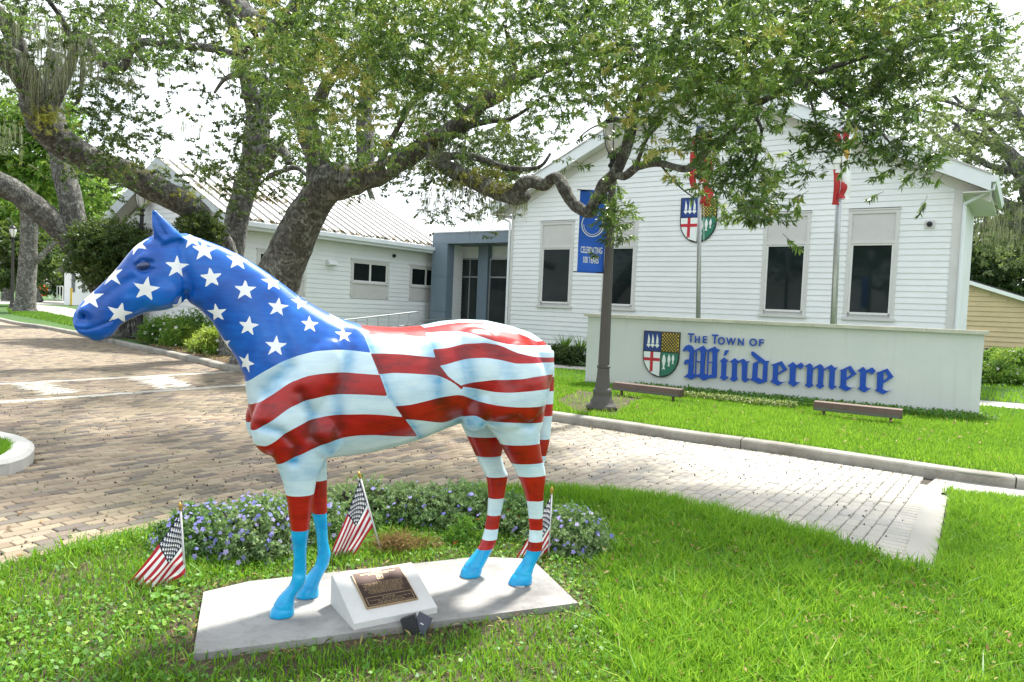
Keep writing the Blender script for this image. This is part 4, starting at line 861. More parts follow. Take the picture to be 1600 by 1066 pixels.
crown_from('branch_ferns', tA, fr_, M_fern, 12, .09, .02, .08, .9, -.05, .4, bark=False)
# --- second oak, low forked, left of it
tB = thing('live_oak', gz(372, 578, ZP), 'live oak with low fork and long thick limb leaning far left, behind the horse neck', 'tree')
m = MB()
limb(m, [(372, 640, 20, 34), (370, 560, 20, 28), (364, 460, 20, 20), (363, 383, 20, 18), (378, 310, 20, 17), (393, 262, 20, 18), (399, 228, 20, 19), (405, 180, 20, 18), (418, 155, 20, 16), (448, 135, 19.5, 12), (470, 110, 19, 9), (520, 60, 18, 6)], 16, .08)
limb(m, [(403, 190, 20, 14), (385, 120, 19.5, 12), (370, 60, 19, 9), (340, -20, 18, 7)], 12, .1)
limb(m, [(393, 270, 20, 11), (410, 258, 19.8, 11), (430, 232, 19.6, 11), (445, 240, 19.4, 8), (452, 256, 19.3, 5)], 12, .12)
limb(m, [(372, 560, 20.2, 26), (360, 450, 19.6, 20), (345, 385, 19, 20), (318, 345, 18.5, 20), (287, 318, 18, 20), (239, 293, 17.5, 20), (191, 268, 17, 20), (143, 250, 16.5, 20), (100, 225, 16, 23), (66, 192, 15.5, 24), (50, 140, 15, 21), (20, 96, 14.5, 20), (-30, 70, 14, 18)], 16, .10)
limb(m, [(75, 205, 15.7, 18), (55, 165, 15.4, 15), (34, 110, 15.2, 16), (22, 60, 15, 13), (-10, 10, 14.6, 10)], 12, .1)
limb(m, [(66, 192, 15.5, 12), (110, 100, 15.5, 8), (121, 51, 15.4, 7), (153, 88, 15.2, 7), (178, 110, 15, 7), (196, 100, 14.8, 7), (204, 78, 14.6, 7), (224, 66, 14.4, 6), (287, 72, 14, 5.5), (335, 76, 13.6, 6), (368, 84, 13.3, 5), (400, 70, 13, 4)], 12, .12)
limb(m, [(520, -60, 11, 16), (440, 40, 12, 13), (405, 32, 12.3, 12), (375, 12, 12.6, 12), (340, -30, 13, 12)], 12, .12)
for q in ([(368, 84, 13.5, 4), (372, 110, 13.6, 4), (350, 125, 13.8, 3), (335, 145, 14, 2)], [(393, 45, 12.4, 5), (400, 60, 12.6, 4), (385, 75, 12.8, 3)], [(130, 90, 15, 4), (125, 150, 15, 3), (115, 165, 15, 2)], [(420, 275, 19.5, 4), (460, 262, 19.2, 4), (480, 275, 19, 3)], [(110, 55, 15.4, 5), (90, 20, 15, 4), (60, -20, 14.5, 3)], [(287, 72, 14, 3), (270, 30, 13.6, 2), (230, -10, 13, 2)]): limb(m, q, 8, .12)
m.build('trunk', M_bark, tB, smooth=True)
mapB = ["99999999600000000000000000000000", "88888766200000000000000000000000", "76577666500000000000000000000000", "32466325400000000000000000000000", "10576035400000000000000000000000", "10266035532000000000000000000000", "00152177611300000000000000000000", "00001021000000000000000000000000"]
PB = clumpy(from_map(mapB, -50, 100, 13.0, 19.5), -.02, 1.1)
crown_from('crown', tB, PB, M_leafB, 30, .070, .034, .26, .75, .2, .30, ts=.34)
PB2 = clumpy(from_map(["00044000000000000000000000000000", "22266500000000000000000000000000", "00024500000000000000000000000000"], -40, 60, 11, 13), -.2, 2); crown_from('crown', tB, PB2, M_leafA, 24, .08, .023, .22, .6, .1, .5)
crownless_moss('hanging_moss', tB, [(95, 60, 14.5, 40, 90, 150), (60, 40, 14, 40, 80, 90), (130, 90, 14.5, 30, 80, 110), (180, 120, 15, 30, 50, 70), (30, 20, 14, 30, 50, 60), (250, 110, 14.5, 40, 30, 50), (330, 100, 14, 40, 40, 40), (200, 80, 14.8, 30, 40, 50), (15, 200, 20, 20, 60, 50), (230, 20, 13, 40, 40, 50), (20, 90, 14, 30, 90, 70), (75, 110, 14.5, 30, 100, 80), (160, 60, 14, 30, 60, 60), (300, 190, 17, 30, 30, 40), (400, 90, 16, 30, 50, 50)], M_moss)
fr_ = np.concatenate([sprig(72, 185, 15.1, 16, 10, 110), sprig(200, 262, 16.6, 40, 8, 60), sprig(290, 305, 17.8, 26, 8, 60)]); 
crown_from('branch_ferns', tB, fr_, leafmat('yellow_fern', [(0, (.10, .13, .03)), (1, (.40, .36, .06))], .7, .4), 12, .08, .018, .08, .9, -.05, .6, bark=False)
# --- third oak at the far left
g = gz(178, 520, ZP)
tC = thing('live_oak', g, 'leaning live oak with upright branch rising behind the flowering bush, far left', 'tree')
m = MB()
limb(m, [(192, 530, 26, 24), (176, 480, 26, 20), (160, 452, 26, 17), (142, 420, 25.8, 16), (118, 388, 25.5, 17), (84, 350, 25, 18), (44, 314, 24.5, 19), (0, 288, 24, 19), (-50, 270, 23.5, 18)], 14, .1)
limb(m, [(120, 392, 25.5, 14), (116, 345, 25.5, 18), (107, 300, 25.5, 17), (99, 262, 25.6, 17), (92, 215, 25.7, 16), (80, 150, 25.7, 14), (85, 80, 25.5, 11)], 14, .07)
m.build('trunk', M_bark, tC, smooth=True)
PC = clumpy(from_map(["44400000000000000000000000000000", "43300000000000000000000000000000", "33220000000000000000000000000000", "32200000000000000000000000000000"], 90, 60, 23, 29), -.1, 1.0); crown_from('crown', tC, PC, M_leafB, 12, .12, .05, .4, .75, .2, .5)
# --- slender street oak left
g = gz(40, 488, ZP)
tD = thing('street_oak', g, 'slender straight-trunked oak on the verge beside the leftmost lamp post', 'tree')
m = MB(); dd = g[1]; limb(m, [(38, 492, dd, 19), (40, 470, dd, 14), (42, 430, dd, 13), (45, 380, dd, 12), (46, 340, dd, 12), (44, 290, dd, 10), (40, 230, dd, 8), (50, 170, dd, 6)], 12, .06)
limb(m, [(49, 415, dd, 4), (65, 400, dd, 5), (85, 380, dd, 4), (100, 365, dd, 3)], 8, .1); limb(m, [(46, 330, dd, 7), (60, 300, dd, 6), (75, 270, dd, 5)], 8, .1); limb(m, [(40, 330, dd, 6), (20, 310, dd, 5), (0, 280, dd, 4)], 8, .1)
m.build('trunk', M_bark, tD, smooth=True)
def blobcrown(name, parent, ells, mat, per, nl, ll, lw, tw, tb, thr=-.15, s=.5, depth=None, droop=.1):
    out = []
    for (x, y, d, rx, ry) in ells:
        k = d/FPX; n = int(per*(rx*ry)/1000.)
        u = rng.normal(size=(n, 3)); u /= np.linalg.norm(u, axis=1)[:, None]; u *= (rng.random(n)**.33)[:, None]*.6+.42; c = at(x, y, d)
        out.append(c+u*np.array([rx*k, (depth or rx*k), ry*k]))
    P = np.concatenate(out); P = clumpy(P, thr, s); P = P[P[:, 2] > .1]; crown_from(name, parent, P, mat, nl, ll, lw, tw, .8, droop, tb, bark=False)
blobcrown('crown', tD, [(30, 245, dd, 70, 55), (90, 280, dd, 50, 40), (-10, 270, dd, 40, 40), (60, 190, dd, 60, 40)], M_leafC, 240, 10, .36, .17, .9, .5, -.05, .25)
# --- trees farther off
def fartree(x, y, tx, ells, mat, label, per=260, ll=.4, lw=.2, tb=.45, trunkpx=8, name='broadleaf_tree', thr=-.12, s=.22, hz=None):
    g = gz(x, y, ZP); d = g[1]; t_ = thing(name, g, label, 'tree', 'trees beyond the buildings'); m = MB()
    limb(m, [(x, y, d, trunkpx), (x+tx*.3, y-(y-ells[0][1])*.5, d, trunkpx*.7), (ells[0][0], ells[0][1], d, trunkpx*.35)], 8, .08); m.build('trunk', M_bark, t_, smooth=True)
    blobcrown('crown', t_, [(a, b, d*1.0, c, e) for a, b, c, e in ells], mat, per, 10, ll, lw, ll*2, tb, thr, s); return t_
fartree(-20, 477, 10, [(20, 400, 60, 45), (-30, 380, 60, 70)], M_leafB, 'dark leafy tree behind the leftmost lamp post', ll=.45, lw=.25)
fartree(105, 470, 0, [(110, 400, 45, 60), (80, 430, 30, 30)], M_leafB, 'dark round tree behind the orange barrel', ll=.45, lw=.25, tb=.35)
fartree(130, 474, -5, [(120, 330, 55, 60), (150, 300, 40, 50), (90, 360, 40, 40)], M_leafC, 'bright yellow-green tree glowing behind the upright oak branch', ll=.45, lw=.22, tb=.7)
fartree(10, 470, 0, [(10, 300, 60, 60), (60, 350, 50, 50)], M_leafC, 'light green tree behind the slender verge oak', ll=.5, lw=.25, tb=.6)
fartree(60, 472, 0, [(170, 400, 40, 45), (195, 350, 30, 40)], M_leafC, 'light green tree seen between the upright branch and the annex gable', ll=.4, lw=.2, tb=.6)
fartree(600, 500, 0, [(560, 250, 70, 40), (430, 260, 60, 40)], M_leafB, 'dark oak top rising behind the annex metal roof', per=170, ll=.35, lw=.18, tb=.45)
fartree(900, 505, 0, [(770, 245, 60, 45), (700, 260, 50, 40), (830, 250, 30, 25)], M_leafB, 'mossy oak top behind the junction of annex and hall', per=190, ll=.35, lw=.18, tb=.45)
fartree(1530, 536, 0, [(1560, 430, 90, 60), (1500, 420, 60, 60)], M_leafB, 'dark tree standing directly behind the yellow shed', per=480, ll=.35, lw=.2, tb=.25, s=.15, thr=-.4)
fartree(1640, 540, 0, [(1640, 430, 90, 90), (1600, 380, 60, 50)], M_leafB, 'dark broad tree right of the yellow shed', per=480, ll=.35, lw=.2, tb=.3, s=.15, thr=-.4)
# --- sprawling oak right of the hall
g = gz(1640, 590, ZP); dF = 27.0
tF = thing('sprawling_oak', (at(1650, 560, dF)[0], dF, ZP), 'sprawling pale oak with tangled bare limbs and moss at the right edge beyond the hall', 'tree')
m = MB()
limb(m, [(1665, 600, dF, 34), (1655, 500, dF, 28), (1640, 400, dF, 26), (1625, 320, dF, 22), (1600, 270, dF, 14), (1570, 235, dF, 9), (1530, 215, dF, 6), (1490, 200, dF, 4)], 12, .1)
for q in ([(1640, 370, dF, 16), (1590, 330, dF, 12), (1545, 310, dF, 8), (1500, 290, dF, 6), (1460, 270, dF, 4)], [(1640, 380, dF, 12), (1600, 360, dF, 9), (1550, 352, dF, 8), (1505, 365, dF, 5)], [(1625, 320, dF, 14), (1620, 240, dF, 10), (1590, 180, dF, 7), (1560, 140, dF, 5), (1540, 110, dF, 3)], [(1600, 270, dF, 8), (1550, 260, dF, 5), (1520, 245, dF, 4), (1480, 225, dF, 3), (1440, 190, dF, 2)], [(1590, 180, dF, 5), (1550, 180, dF, 4), (1500, 165, dF, 3), (1450, 150, dF, 2)],
          [(1570, 235, dF, 5), (1550, 205, dF, 4), (1520, 180, dF, 3), (1490, 150, dF, 2)], [(1560, 320, dF, 5), (1530, 280, dF, 4), (1500, 255, dF, 3), (1470, 245, dF, 2)], [(1540, 352, dF, 5), (1550, 320, dF, 3), (1575, 290, dF, 3)], [(1500, 200, dF, 3), (1470, 180, dF, 2), (1420, 170, dF, 2)]): limb(m, q, 8, .12)
m.build('trunk', M_bark, tF, smooth=True)
mapF = ["00000000000000000000000000000023", "00000000000000000000000000002346", "00000000000000000000000000024677", "00000000000000000000000000034677", "00000000000000000000000000023577", "00000000000000000000000000000466", "00000000000000000000000000000035"]
PFm = clumpy(from_map(mapF, 60, 120, dF-3, dF+3), -.1, .8); crown_from('crown', tF, PFm, M_leafR, 16, .15, .07, .45, .8, .2, .45)
crownless_moss('hanging_moss', tF, [(1570, 330, dF-1, 50, 60, 130), (1550, 355, dF-1, 26, 50, 80), (1590, 360, dF-1, 30, 50, 80), (1590, 270, dF, 40, 50, 60)], leafmat('pale_moss', [(0, (.20, .19, .12)), (.5, (.36, .35, .24)), (1, (.50, .49, .36))], .9, .4))

cL = at(312, 362, 17.9); u = rng.normal(size=(420, 3)); u /= np.linalg.norm(u, axis=1)[:, None]; u = cL+u*(rng.random(420)**.4)[:, None]*np.array([.50, .4, .40])
crown_from('limb_foliage', tB, u, M_leafB, 14, .10, .04, .22, .75, .1, .55)
# ---------------------------------------------------------------- sign wall with lettering
SU = SIGN1-SIGN0; SU[2] = 0; SL = np.linalg.norm(SU); SU /= SL; SN = np.array([SU[1], -SU[0], 0]); 
if SN[1] > 0: SN = -SN
def sgn_pt(px, py): 
    p = onplane(px, py, SIGN0, SN); return float((p-SIGN0)@SU), float(p[2])
SH = (sgn_pt(930, 497)[1]+sgn_pt(1520, 520)[1])/2
M_stucco = NT('sage_stucco'); t = M_stucco; n1 = t.noise(.7, 6, .65); n2 = t.noise(26, 5, .65); n3 = t.noise(150, 3, .6)
wx_ = t.new('ShaderNodeSeparateXYZ'); t.l.new(t.coord('Object'), wx_.inputs[0])
drip = t.noise(2.2, 5, .7, sc3=(3.5, 3.5, .25))
cl = t.mix(t.math('MULTIPLY', t.math('SUBTRACT', drip, .55, clamp=True), 1.6, clamp=True), t.ramp(n1, [(.3, (.63, .65, .625)), (.7, (.71, .72, .695))]), (.48, .49, .45))
M_stucco = t.fin(cl, .9); t.bump(t.math('ADD', n2, t.math('MULTIPLY', n3, .4)), .3, .01)
sw = thing('sign_wall', SIGN0+SU*SL/2, 'long low pale green stucco wall carrying the blue town name', 'sign')
MB().box(SIGN0+np.array([0, 0, -.1]), SU*SL, -SN*.42, (0, 0, SH-ZP+.1)).build('wall', M_stucco, sw)
M_cap = weathered('limestone_cap', (.66, .64, .54), (.36, .34, .24), .85, .6, 3, 60)
nc = 8
for i in range(nc): MB().box(SIGN0-SU*.07+SU*(i*(SL+.14)/nc+.003)+SN*.07+np.array([0, 0, SH-ZP+.001]), SU*((SL+.14)/nc-.006), -SN*.56, (0, 0, .065)).build('capstone', M_cap, sw)
s0 = sgn_pt(1008, 517); s1 = sgn_pt(1063, 589); s2 = sgn_pt(1063, 520)
shield(SIGN0+SU*(s0[0]+s2[0])/2+SN*.005+np.array([0, 0, (s0[1]+sgn_pt(1034, 589.5)[1])/2-ZP]), SU, SN, s2[0]-s0[0]-.02, s0[1]-sgn_pt(1034, 589.5)[1]-.03, 'four-part coat of arms shield on the stucco sign wall left of the lettering')
M_letter = simple('blue_letter', (.002, .07, .46), .5, var=.12, scale=8)
def curve_mesh(loops, depth):
    cu = bpy.data.curves.new('letter', 'CURVE'); cu.dimensions = '2D'; cu.fill_mode = 'BOTH'; cu.extrude = depth/2
    for lp in loops:
        sp_ = cu.splines.new('POLY'); sp_.points.add(len(lp)-1); sp_.use_cyclic_u = True
        for i, (x, y) in enumerate(lp): sp_.points[i].co = (x, y, 0, 1)
    return curve_to_mesh(cu)
def curve_to_mesh(cu):
    o = bpy.data.objects.new('tmp', cu); COL.objects.link(o); me = bpy.data.meshes.new_from_object(o.evaluated_get(bpy.context.evaluated_depsgraph_get())); bpy.data.objects.remove(o); return me
def place_mesh(me, name, mat, parent, O, U, Nn, off):
    "curve-space x,y -> along U and up, z -> towards the viewer"
    o0 = origin_of(parent)
    for v in me.vertices:
        p = O+U*v.co.x+np.array([0, 0, 1.])*v.co.y+Nn*(v.co.z+off)-o0; v.co = p
    me.materials.clear(); me.materials.append(mat); me.name = name; o = bpy.data.objects.new(name, me); return link(o, parent)
A_ = lambda X, Y: (1060+X*.1125, 510+Y*.1125)
B_ = lambda X, Y: (1220+X*.1125, 550+Y*.1125)
GL = [
 (A_, [[(70,345),(80,310),(110,270),(150,255),(190,270),(215,300),(222,335),(240,328),(350,268),(385,305),(400,330),(515,280),(545,315),(583,322),(545,370),(540,690),(530,715),(440,718),(355,755),(310,715),(265,695),(185,742),(130,708),(80,705),(110,680),(140,655),(150,520),(125,515),(100,535),(88,520),(90,485),(115,460),(155,460),(165,360),(140,335),(105,335),(85,350)],
   [(222,352),(245,348),(238,668),(212,652)],[(265,340),(300,325),(318,375),(315,482),(258,482)],[(256,497),(312,497),(305,655),(262,672),(252,668)],[(388,338),(412,352),(402,675),(366,650),(374,500)],[(432,352),(460,340),(480,370),(478,492),(426,492)],[(424,506),(476,506),(468,665),(417,682)]]),
 (A_, [[(580,485),(640,430),(700,480),(672,500),(665,690),(705,705),(640,755),(578,710),(600,685),(605,500)],[(655,332),(712,332),(665,400),(635,412),(645,370)]]),
 (A_, [[(720,490),(790,440),(835,480),(910,448),(950,488),(1000,478),(965,515),(955,720),(1005,728),(930,780),(885,740),(890,520),(868,490),(820,520),(815,705),(835,730),(775,770),(720,735),(745,700),(755,510)]]),
 (A_, [[(1020,400),(1018,350),(1045,348),(1215,480),(1270,478),(1245,520),(1235,765),(1130,800),(1005,740),(1028,715),(1040,515),(1110,480)],[(1110,520),(1140,495),(1185,530),(1170,745),(1100,705)]]),
 (A_, [[(1290,535),(1440,482),(1518,600),(1385,675),(1380,740),(1410,768),(1450,772),(1495,755),(1390,825),(1280,765),(1312,735),(1320,550)],[(1392,545),(1412,528),(1455,600),(1388,648)]]),
 (B_, [[(95,190),(175,138),(220,185),(290,145),(328,195),(275,245),(235,205),(215,225),(205,400),(225,420),(275,415),(185,485),(100,425),(125,400),(132,210)]]),
 (B_, [[(332,200),(405,155),(445,190),(448,222),(550,165),(595,205),(602,235),(705,175),(745,215),(795,212),(755,260),(745,465),(785,475),(710,525),(670,490),(680,260),(655,228),(600,262),(590,450),(608,472),(548,515),(488,462),(515,440),(525,240),(510,215),(450,250),(438,440),(455,465),(395,500),(335,460),(362,435),(370,215)]]),
 (B_, [[(820,255),(970,190),(1055,305),(915,392),(908,462),(940,485),(985,497),(1030,482),(910,545),(805,490),(830,465),(835,265)],[(918,245),(940,230),(978,315),(915,355)]]),
 (B_, [[(1065,262),(1145,205),(1190,255),(1270,212),(1320,265),(1270,318),(1225,275),(1190,300),(1180,470),(1205,500),(1258,498),(1160,565),(1070,505),(1100,480),(1105,280)]]),
 (B_, [[(1325,290),(1482,228),(1568,345),(1425,435),(1415,510),(1450,535),(1490,542),(1545,520),(1420,588),(1308,530),(1335,510),(1340,302)],[(1430,290),(1450,270),(1490,350),(1425,398)]]),
]
for cv, loops in GL:
    lp = [[sgn_pt(*cv(X, Y)) for X, Y in l] for l in loops]; lp = [[(u, z-ZP) for u, z in l] for l in lp]
    place_mesh(curve_mesh(lp, .03), 'letter', M_letter, sw, SIGN0, SU, SN, .035)
for ch, (x0, y0, x1, y1) in zip('THETOWNOF', ((130,88,228,230),(228,125,308,238),(338,128,410,240),(462,105,560,248),(548,140,655,262),(660,150,808,268),(825,158,918,272),(985,160,1100,280),(1118,170,1195,285))):
    tx = bpy.data.curves.new('letter', 'FONT'); tx.body = ch; tx.extrude = .012; tx.offset = .018; me = curve_to_mesh(tx)
    co = np.array([v.co[:] for v in me.vertices]); mn_ = co.min(0); mx_ = co.max(0)
    a = sgn_pt(*A_((x0+6), (y0+y1)/2)); b = sgn_pt(*A_((x1-6), (y0+y1)/2)); tp = sgn_pt(*A_((x0+x1)/2, y0+8))[1]; bt_ = sgn_pt(*A_((x0+x1)/2, y1-6))[1]
    for v in me.vertices:
        v.co.x = a[0]+(v.co.x-mn_[0])/(mx_[0]-mn_[0])*(b[0]-a[0]); v.co.y = bt_-ZP+(v.co.y-mn_[1])/(mx_[1]-mn_[1])*(tp-bt_)
    place_mesh(me, 'letter', M_letter, sw, SIGN0, SU, SN, .03)
# long low sign lights
M_lt = simple('bronze_fixture', (.13, .085, .065), .45, .4, var=.15); M_lf = simple('fixture_face', (.16, .15, .14), .4, .5)
for (xa, ya, xb, yb, lab) in ((956, 609, 1062, 622, 'long bronze sign light bar on the grass beneath the shield'), (1270, 642, 1408, 657, 'long bronze sign light bar on the grass beneath the end of the lettering')):
    a = gz(xa, ya+8, ZP); b = gz(xb, yb+8, ZP); d = b-a; L_ = np.linalg.norm(d); d /= L_; nn = np.array([d[1], -d[0], 0]); nn = nn if nn[1] < 0 else -nn
    l = thing('sign_light', (a+b)/2, lab, 'light', 'light bars in front of the sign wall')
    z3 = np.array([0, 0, 1.]); MB().prism([a+z3*.16, a+z3*.24-nn*.02, a+z3*.25-nn*.16, a+z3*.10-nn*.16, a+z3*.10], d*L_).build('housing', M_lt, l)
    MB().box(a+z3*.105+nn*.002+d*.02, d*(L_-.04), nn*.006, z3*.05).build('lens', M_lf, l)
    for k in (.12, .88): MB().cbox(a+d*L_*k-nn*.08+z3*.05, d*.04, nn*.04, z3*.12).build('bracket', M_lt, l)
# ---------------------------------------------------------------- lamps, flags, fences, plants
Z3 = np.array([0, 0, 1.])
M_lamp = weathered('lamp_grey_metal', (.085, .078, .068), (.07, .055, .045), .5, .5, 3, 50, .1)
t = NT('lamp_globe'); t.fin((.75, .74, .70), .12, spec=.6); t.b.inputs['Transmission Weight'].default_value = .3; M_globe = t.m
def lamp(g, label, s=1.0, banner=False, mat=M_lamp, gm=None):
    root = thing('street_lamp', g, label, 'lamp post', 'lamp posts along the brick road'); g = np.array(g, float)
    q = lambda pr: [(r*s, z*s) for r, z in pr]
    MB().lathe(g, q([(.255, 0), (.26, .05), (.25, .085), (.20, .10), (.195, .14), (.165, .18), (.15, .26), (.158, .29), (.15, .33), (.128, .36)]), 28).build('base', mat, root, smooth=True)
    MB().lathe(g, q([(.128, .36), (.120, .42), (.105, .55), (.098, .68), (.112, .70), (.112, .725), (.09, .735)]), 32, flute=.05).build('skirt', mat, root)
    MB().lathe(g, q([(.094, .735), (.082, 1.8), (.068, 3.0), (.058, 3.95)]), 32, flute=.09).build('shaft', mat, root)
    MB().lathe(g, q([(.058, 3.95), (.085, 3.97), (.085, 4.0), (.06, 4.03), (.06, 4.10), (.10, 4.13), (.105, 4.16), (.07, 4.18)]), 20).build('collar', M_black, root, smooth=True)
    MB().lathe(g, q([(.075, 4.18), (.13, 4.32), (.165, 4.48), (.175, 4.58), (.17, 4.66)]), 24).build('globe', gm or M_globe, root, smooth=True)
    MB().lathe(g, q([(.185, 4.66), (.185, 4.69), (.15, 4.74), (.10, 4.80), (.05, 4.84), (.03, 4.87), (.035, 4.90), (.012, 4.97)]), 24).build('cap', M_black, root, smooth=True)
    m = MB()
    for k in range(6):
        a = k*math.pi/3+.3; d = np.array([math.cos(a), math.sin(a), 0]); m.tube([g+d*r*s+Z3*z*s for r, z in ((.09, 4.17), (.15, 4.30), (.195, 4.48), (.20, 4.6), (.188, 4.68))], .008*s, 5)
    m.build('cage', M_black, root); return root
gL = gz(940, 640, ZP)
lp = lamp(gL, 'fluted grey lamp post beside the sign wall with blue banner, oak limb crossing it', .99)
lamp(gz(218, 529, ZP), 'black lamp post half hidden behind the horse head under the oak limb', 1.06, mat=simple('lamp_dark', (.03, .028, .03), .5, .4, var=.2))
lamp(gz(19, 484, ZP), 'leftmost lamp post with white globe on the far verge', 1.20, gm=simple('white_globe', (.85, .85, .82), .3), mat=simple('lamp_dark', (.06, .055, .05), .5, .4, var=.2))
# low path light at the mulch bed (base of a post)
# banner
bu = np.array([1., 0.10, 0]); bu /= np.linalg.norm(bu); bn = np.array([bu[1], -bu[0], 0]); kx = gL[1]/FPX
bt = at(908, 297, gL[1]); bb = at(908, 426, gL[1]); bw = .44; bh = bt[2]-bb[2]
ban = thing('street_banner', (gL[0]-.07, gL[1], bt[2]), 'blue vertical banner reading celebrating 100 years on the lamp post', 'banner')
BO = np.array([gL[0]-.075, gL[1]-.02, bb[2]])-bu*bw
M_ban = simple('banner_blue', (.012, .12, .62), .6, var=.10, scale=3); M_bw = simple('banner_white', (.80, .84, .88), .7, var=.03)
nx, ny = 10, 28; V = []; F = []
def bsurf(u, v, o=0.0): return BO+bu*(u*bw)+Z3*(v*bh)+bn*(.022*math.sin(u*5.0+v*4)+.012*math.sin(v*13+u*2)+o)
for j in range(ny+1):
    for i in range(nx+1): V.append(bsurf(i/nx, j/ny))
F = [(j*(nx+1)+i, j*(nx+1)+i+1, (j+1)*(nx+1)+i+1, (j+1)*(nx+1)+i) for j in range(ny) for i in range(nx)]
b_ = MB().add(V, F); cl_o = b_.build('cloth', M_ban, ban, smooth=True); so = cl_o.modifiers.new('t', 'SOLIDIFY'); so.thickness = .003
for v in (.995, .005): MB().tube([bsurf(-.12, v), BO+bu*(bw+.07)+Z3*v*bh], .010, 8).build('banner_rod', M_black, ban)
def text_on(fn, body, x0, x1, y0, y1, mat, parent, sx=1.0):
    tx = bpy.data.curves.new('lettering', 'FONT'); tx.body = body; tx.extrude = .0; tx.offset = .02; me = curve_to_mesh(tx)
    co = np.array([v.co[:] for v in me.vertices]); a = co.min(0); b = co.max(0); o0 = origin_of(parent)
    for v in me.vertices:
        u = x0+(v.co.x-a[0])/(b[0]-a[0])*(x1-x0); w = y0+(v.co.y-a[1])/(b[1]-a[1])*(y1-y0); p = fn(u, w, .006)-o0; v.co = p
    me.materials.clear(); me.materials.append(mat); me.name = 'lettering'; return link(bpy.data.objects.new('lettering', me), parent)
text_on(bsurf, 'CELEBRATING', .10, .92, .235, .315, M_bw, ban); text_on(bsurf, '100 YEARS', .20, .80, .115, .195, M_bw, ban)
def ring_on(fn, cu_, cv_, ru, rv, w, a0, a1, mat, parent, o=.006):
    n = 40; vs = []; 
    for i in range(n+1):
        a = a0+(a1-a0)*i/n
        for k in (0, 1): vs.append(fn(cu_+math.cos(a)*(ru-w*k), cv_+math.sin(a)*(rv-w*k*.34), o))
    MB().add(vs, [(2*i, 2*i+2, 2*i+3, 2*i+1) for i in range(n)]).build('emblem_ring', mat, parent)
ring_on(bsurf, .5, .58, .42, .145, .035, 0, 2*math.pi, M_bw, ban); ring_on(bsurf, .5, .58, .34, .118, .02, math.pi, 2*math.pi, M_bw, ban, .0065)
# --- flags: a shader that draws stripes, canton and stars from u, v
def flagmat(name, wear=0):
    t = NT(name); u = t.attr('fu'); v = t.attr('fv')
    st = t.math('MODULO', t.math('FLOOR', t.math('MULTIPLY', v, 13)), 2)
    col = t.mix(st, (.42, .012, .03), (.84, .84, .84))
    can_ = t.math('MULTIPLY', t.math('LESS_THAN', u, .40), t.math('GREATER_THAN', v, 6/13.))
    def starfield(nxx, nyy, ou, ov):
        a = t.math('ADD', t.math('MULTIPLY', t.math('DIVIDE', u, .40), nxx), ou); b = t.math('ADD', t.math('MULTIPLY', t.math('DIVIDE', t.math('SUBTRACT', v, 6/13.), 7/13.), nyy), ov)
        fa = t.math('SUBTRACT', t.math('FRACT', a), .5); fb = t.math('MULTIPLY', t.math('SUBTRACT', t.math('FRACT', b), .5), .85)
        an = t.math('ARCTAN2', fa, fb); r = t.math('SQRT', t.math('ADD', t.math('MULTIPLY', fa, fa), t.math('MULTIPLY', fb, fb)))
        an = t.math('ABSOLUTE', t.math('SUBTRACT', t.math('MODULO', t.math('ADD', an, 2*math.pi+math.pi/5), 2*math.pi/5), math.pi/5))
        x = t.math('MULTIPLY', r, t.math('COSINE', an)); y = t.math('MULTIPLY', r, t.math('SINE', an))
        return t.math('LESS_THAN', y, t.math('MULTIPLY', t.math('SUBTRACT', .37, x), .3249))
    s1 = starfield(6, 5, 0, 0)
    s2 = t.math('MULTIPLY', starfield(6, 5, .5, .5), t.math('MULTIPLY', t.math('MULTIPLY', t.math('GREATER_THAN', u, .033), t.math('LESS_THAN', u, .367)), t.math('GREATER_THAN', v, 6/13.+.054)))
    s2 = t.math('MULTIPLY', s2, t.math('LESS_THAN', v, 1-.054)); s = t.math('MAXIMUM', s1, s2)
    col = t.mix(can_, col, t.mix(s, (.006, .008, .03), (.82, .82, .84))); t.fin(col, .75)
    tr = t.new('ShaderNodeBsdfTranslucent'); t.l.new(col, tr.inputs['Color']); ms = t.new('ShaderNodeMixShader'); ms.inputs[0].default_value = .25; t.l.new(t.b.outputs[0], ms.inputs[1]); t.l.new(tr.outputs[0], ms.inputs[2]); t.l.new(ms.outputs[0], t.out.inputs['Surface'])
    return t.m
M_flag = flagmat('printed_flag_cloth')
M_staff = simple('flag_staff', (.55, .55, .55), .4, .3); M_brass = simple('gilt_spear', (.45, .27, .06), .4, .7)
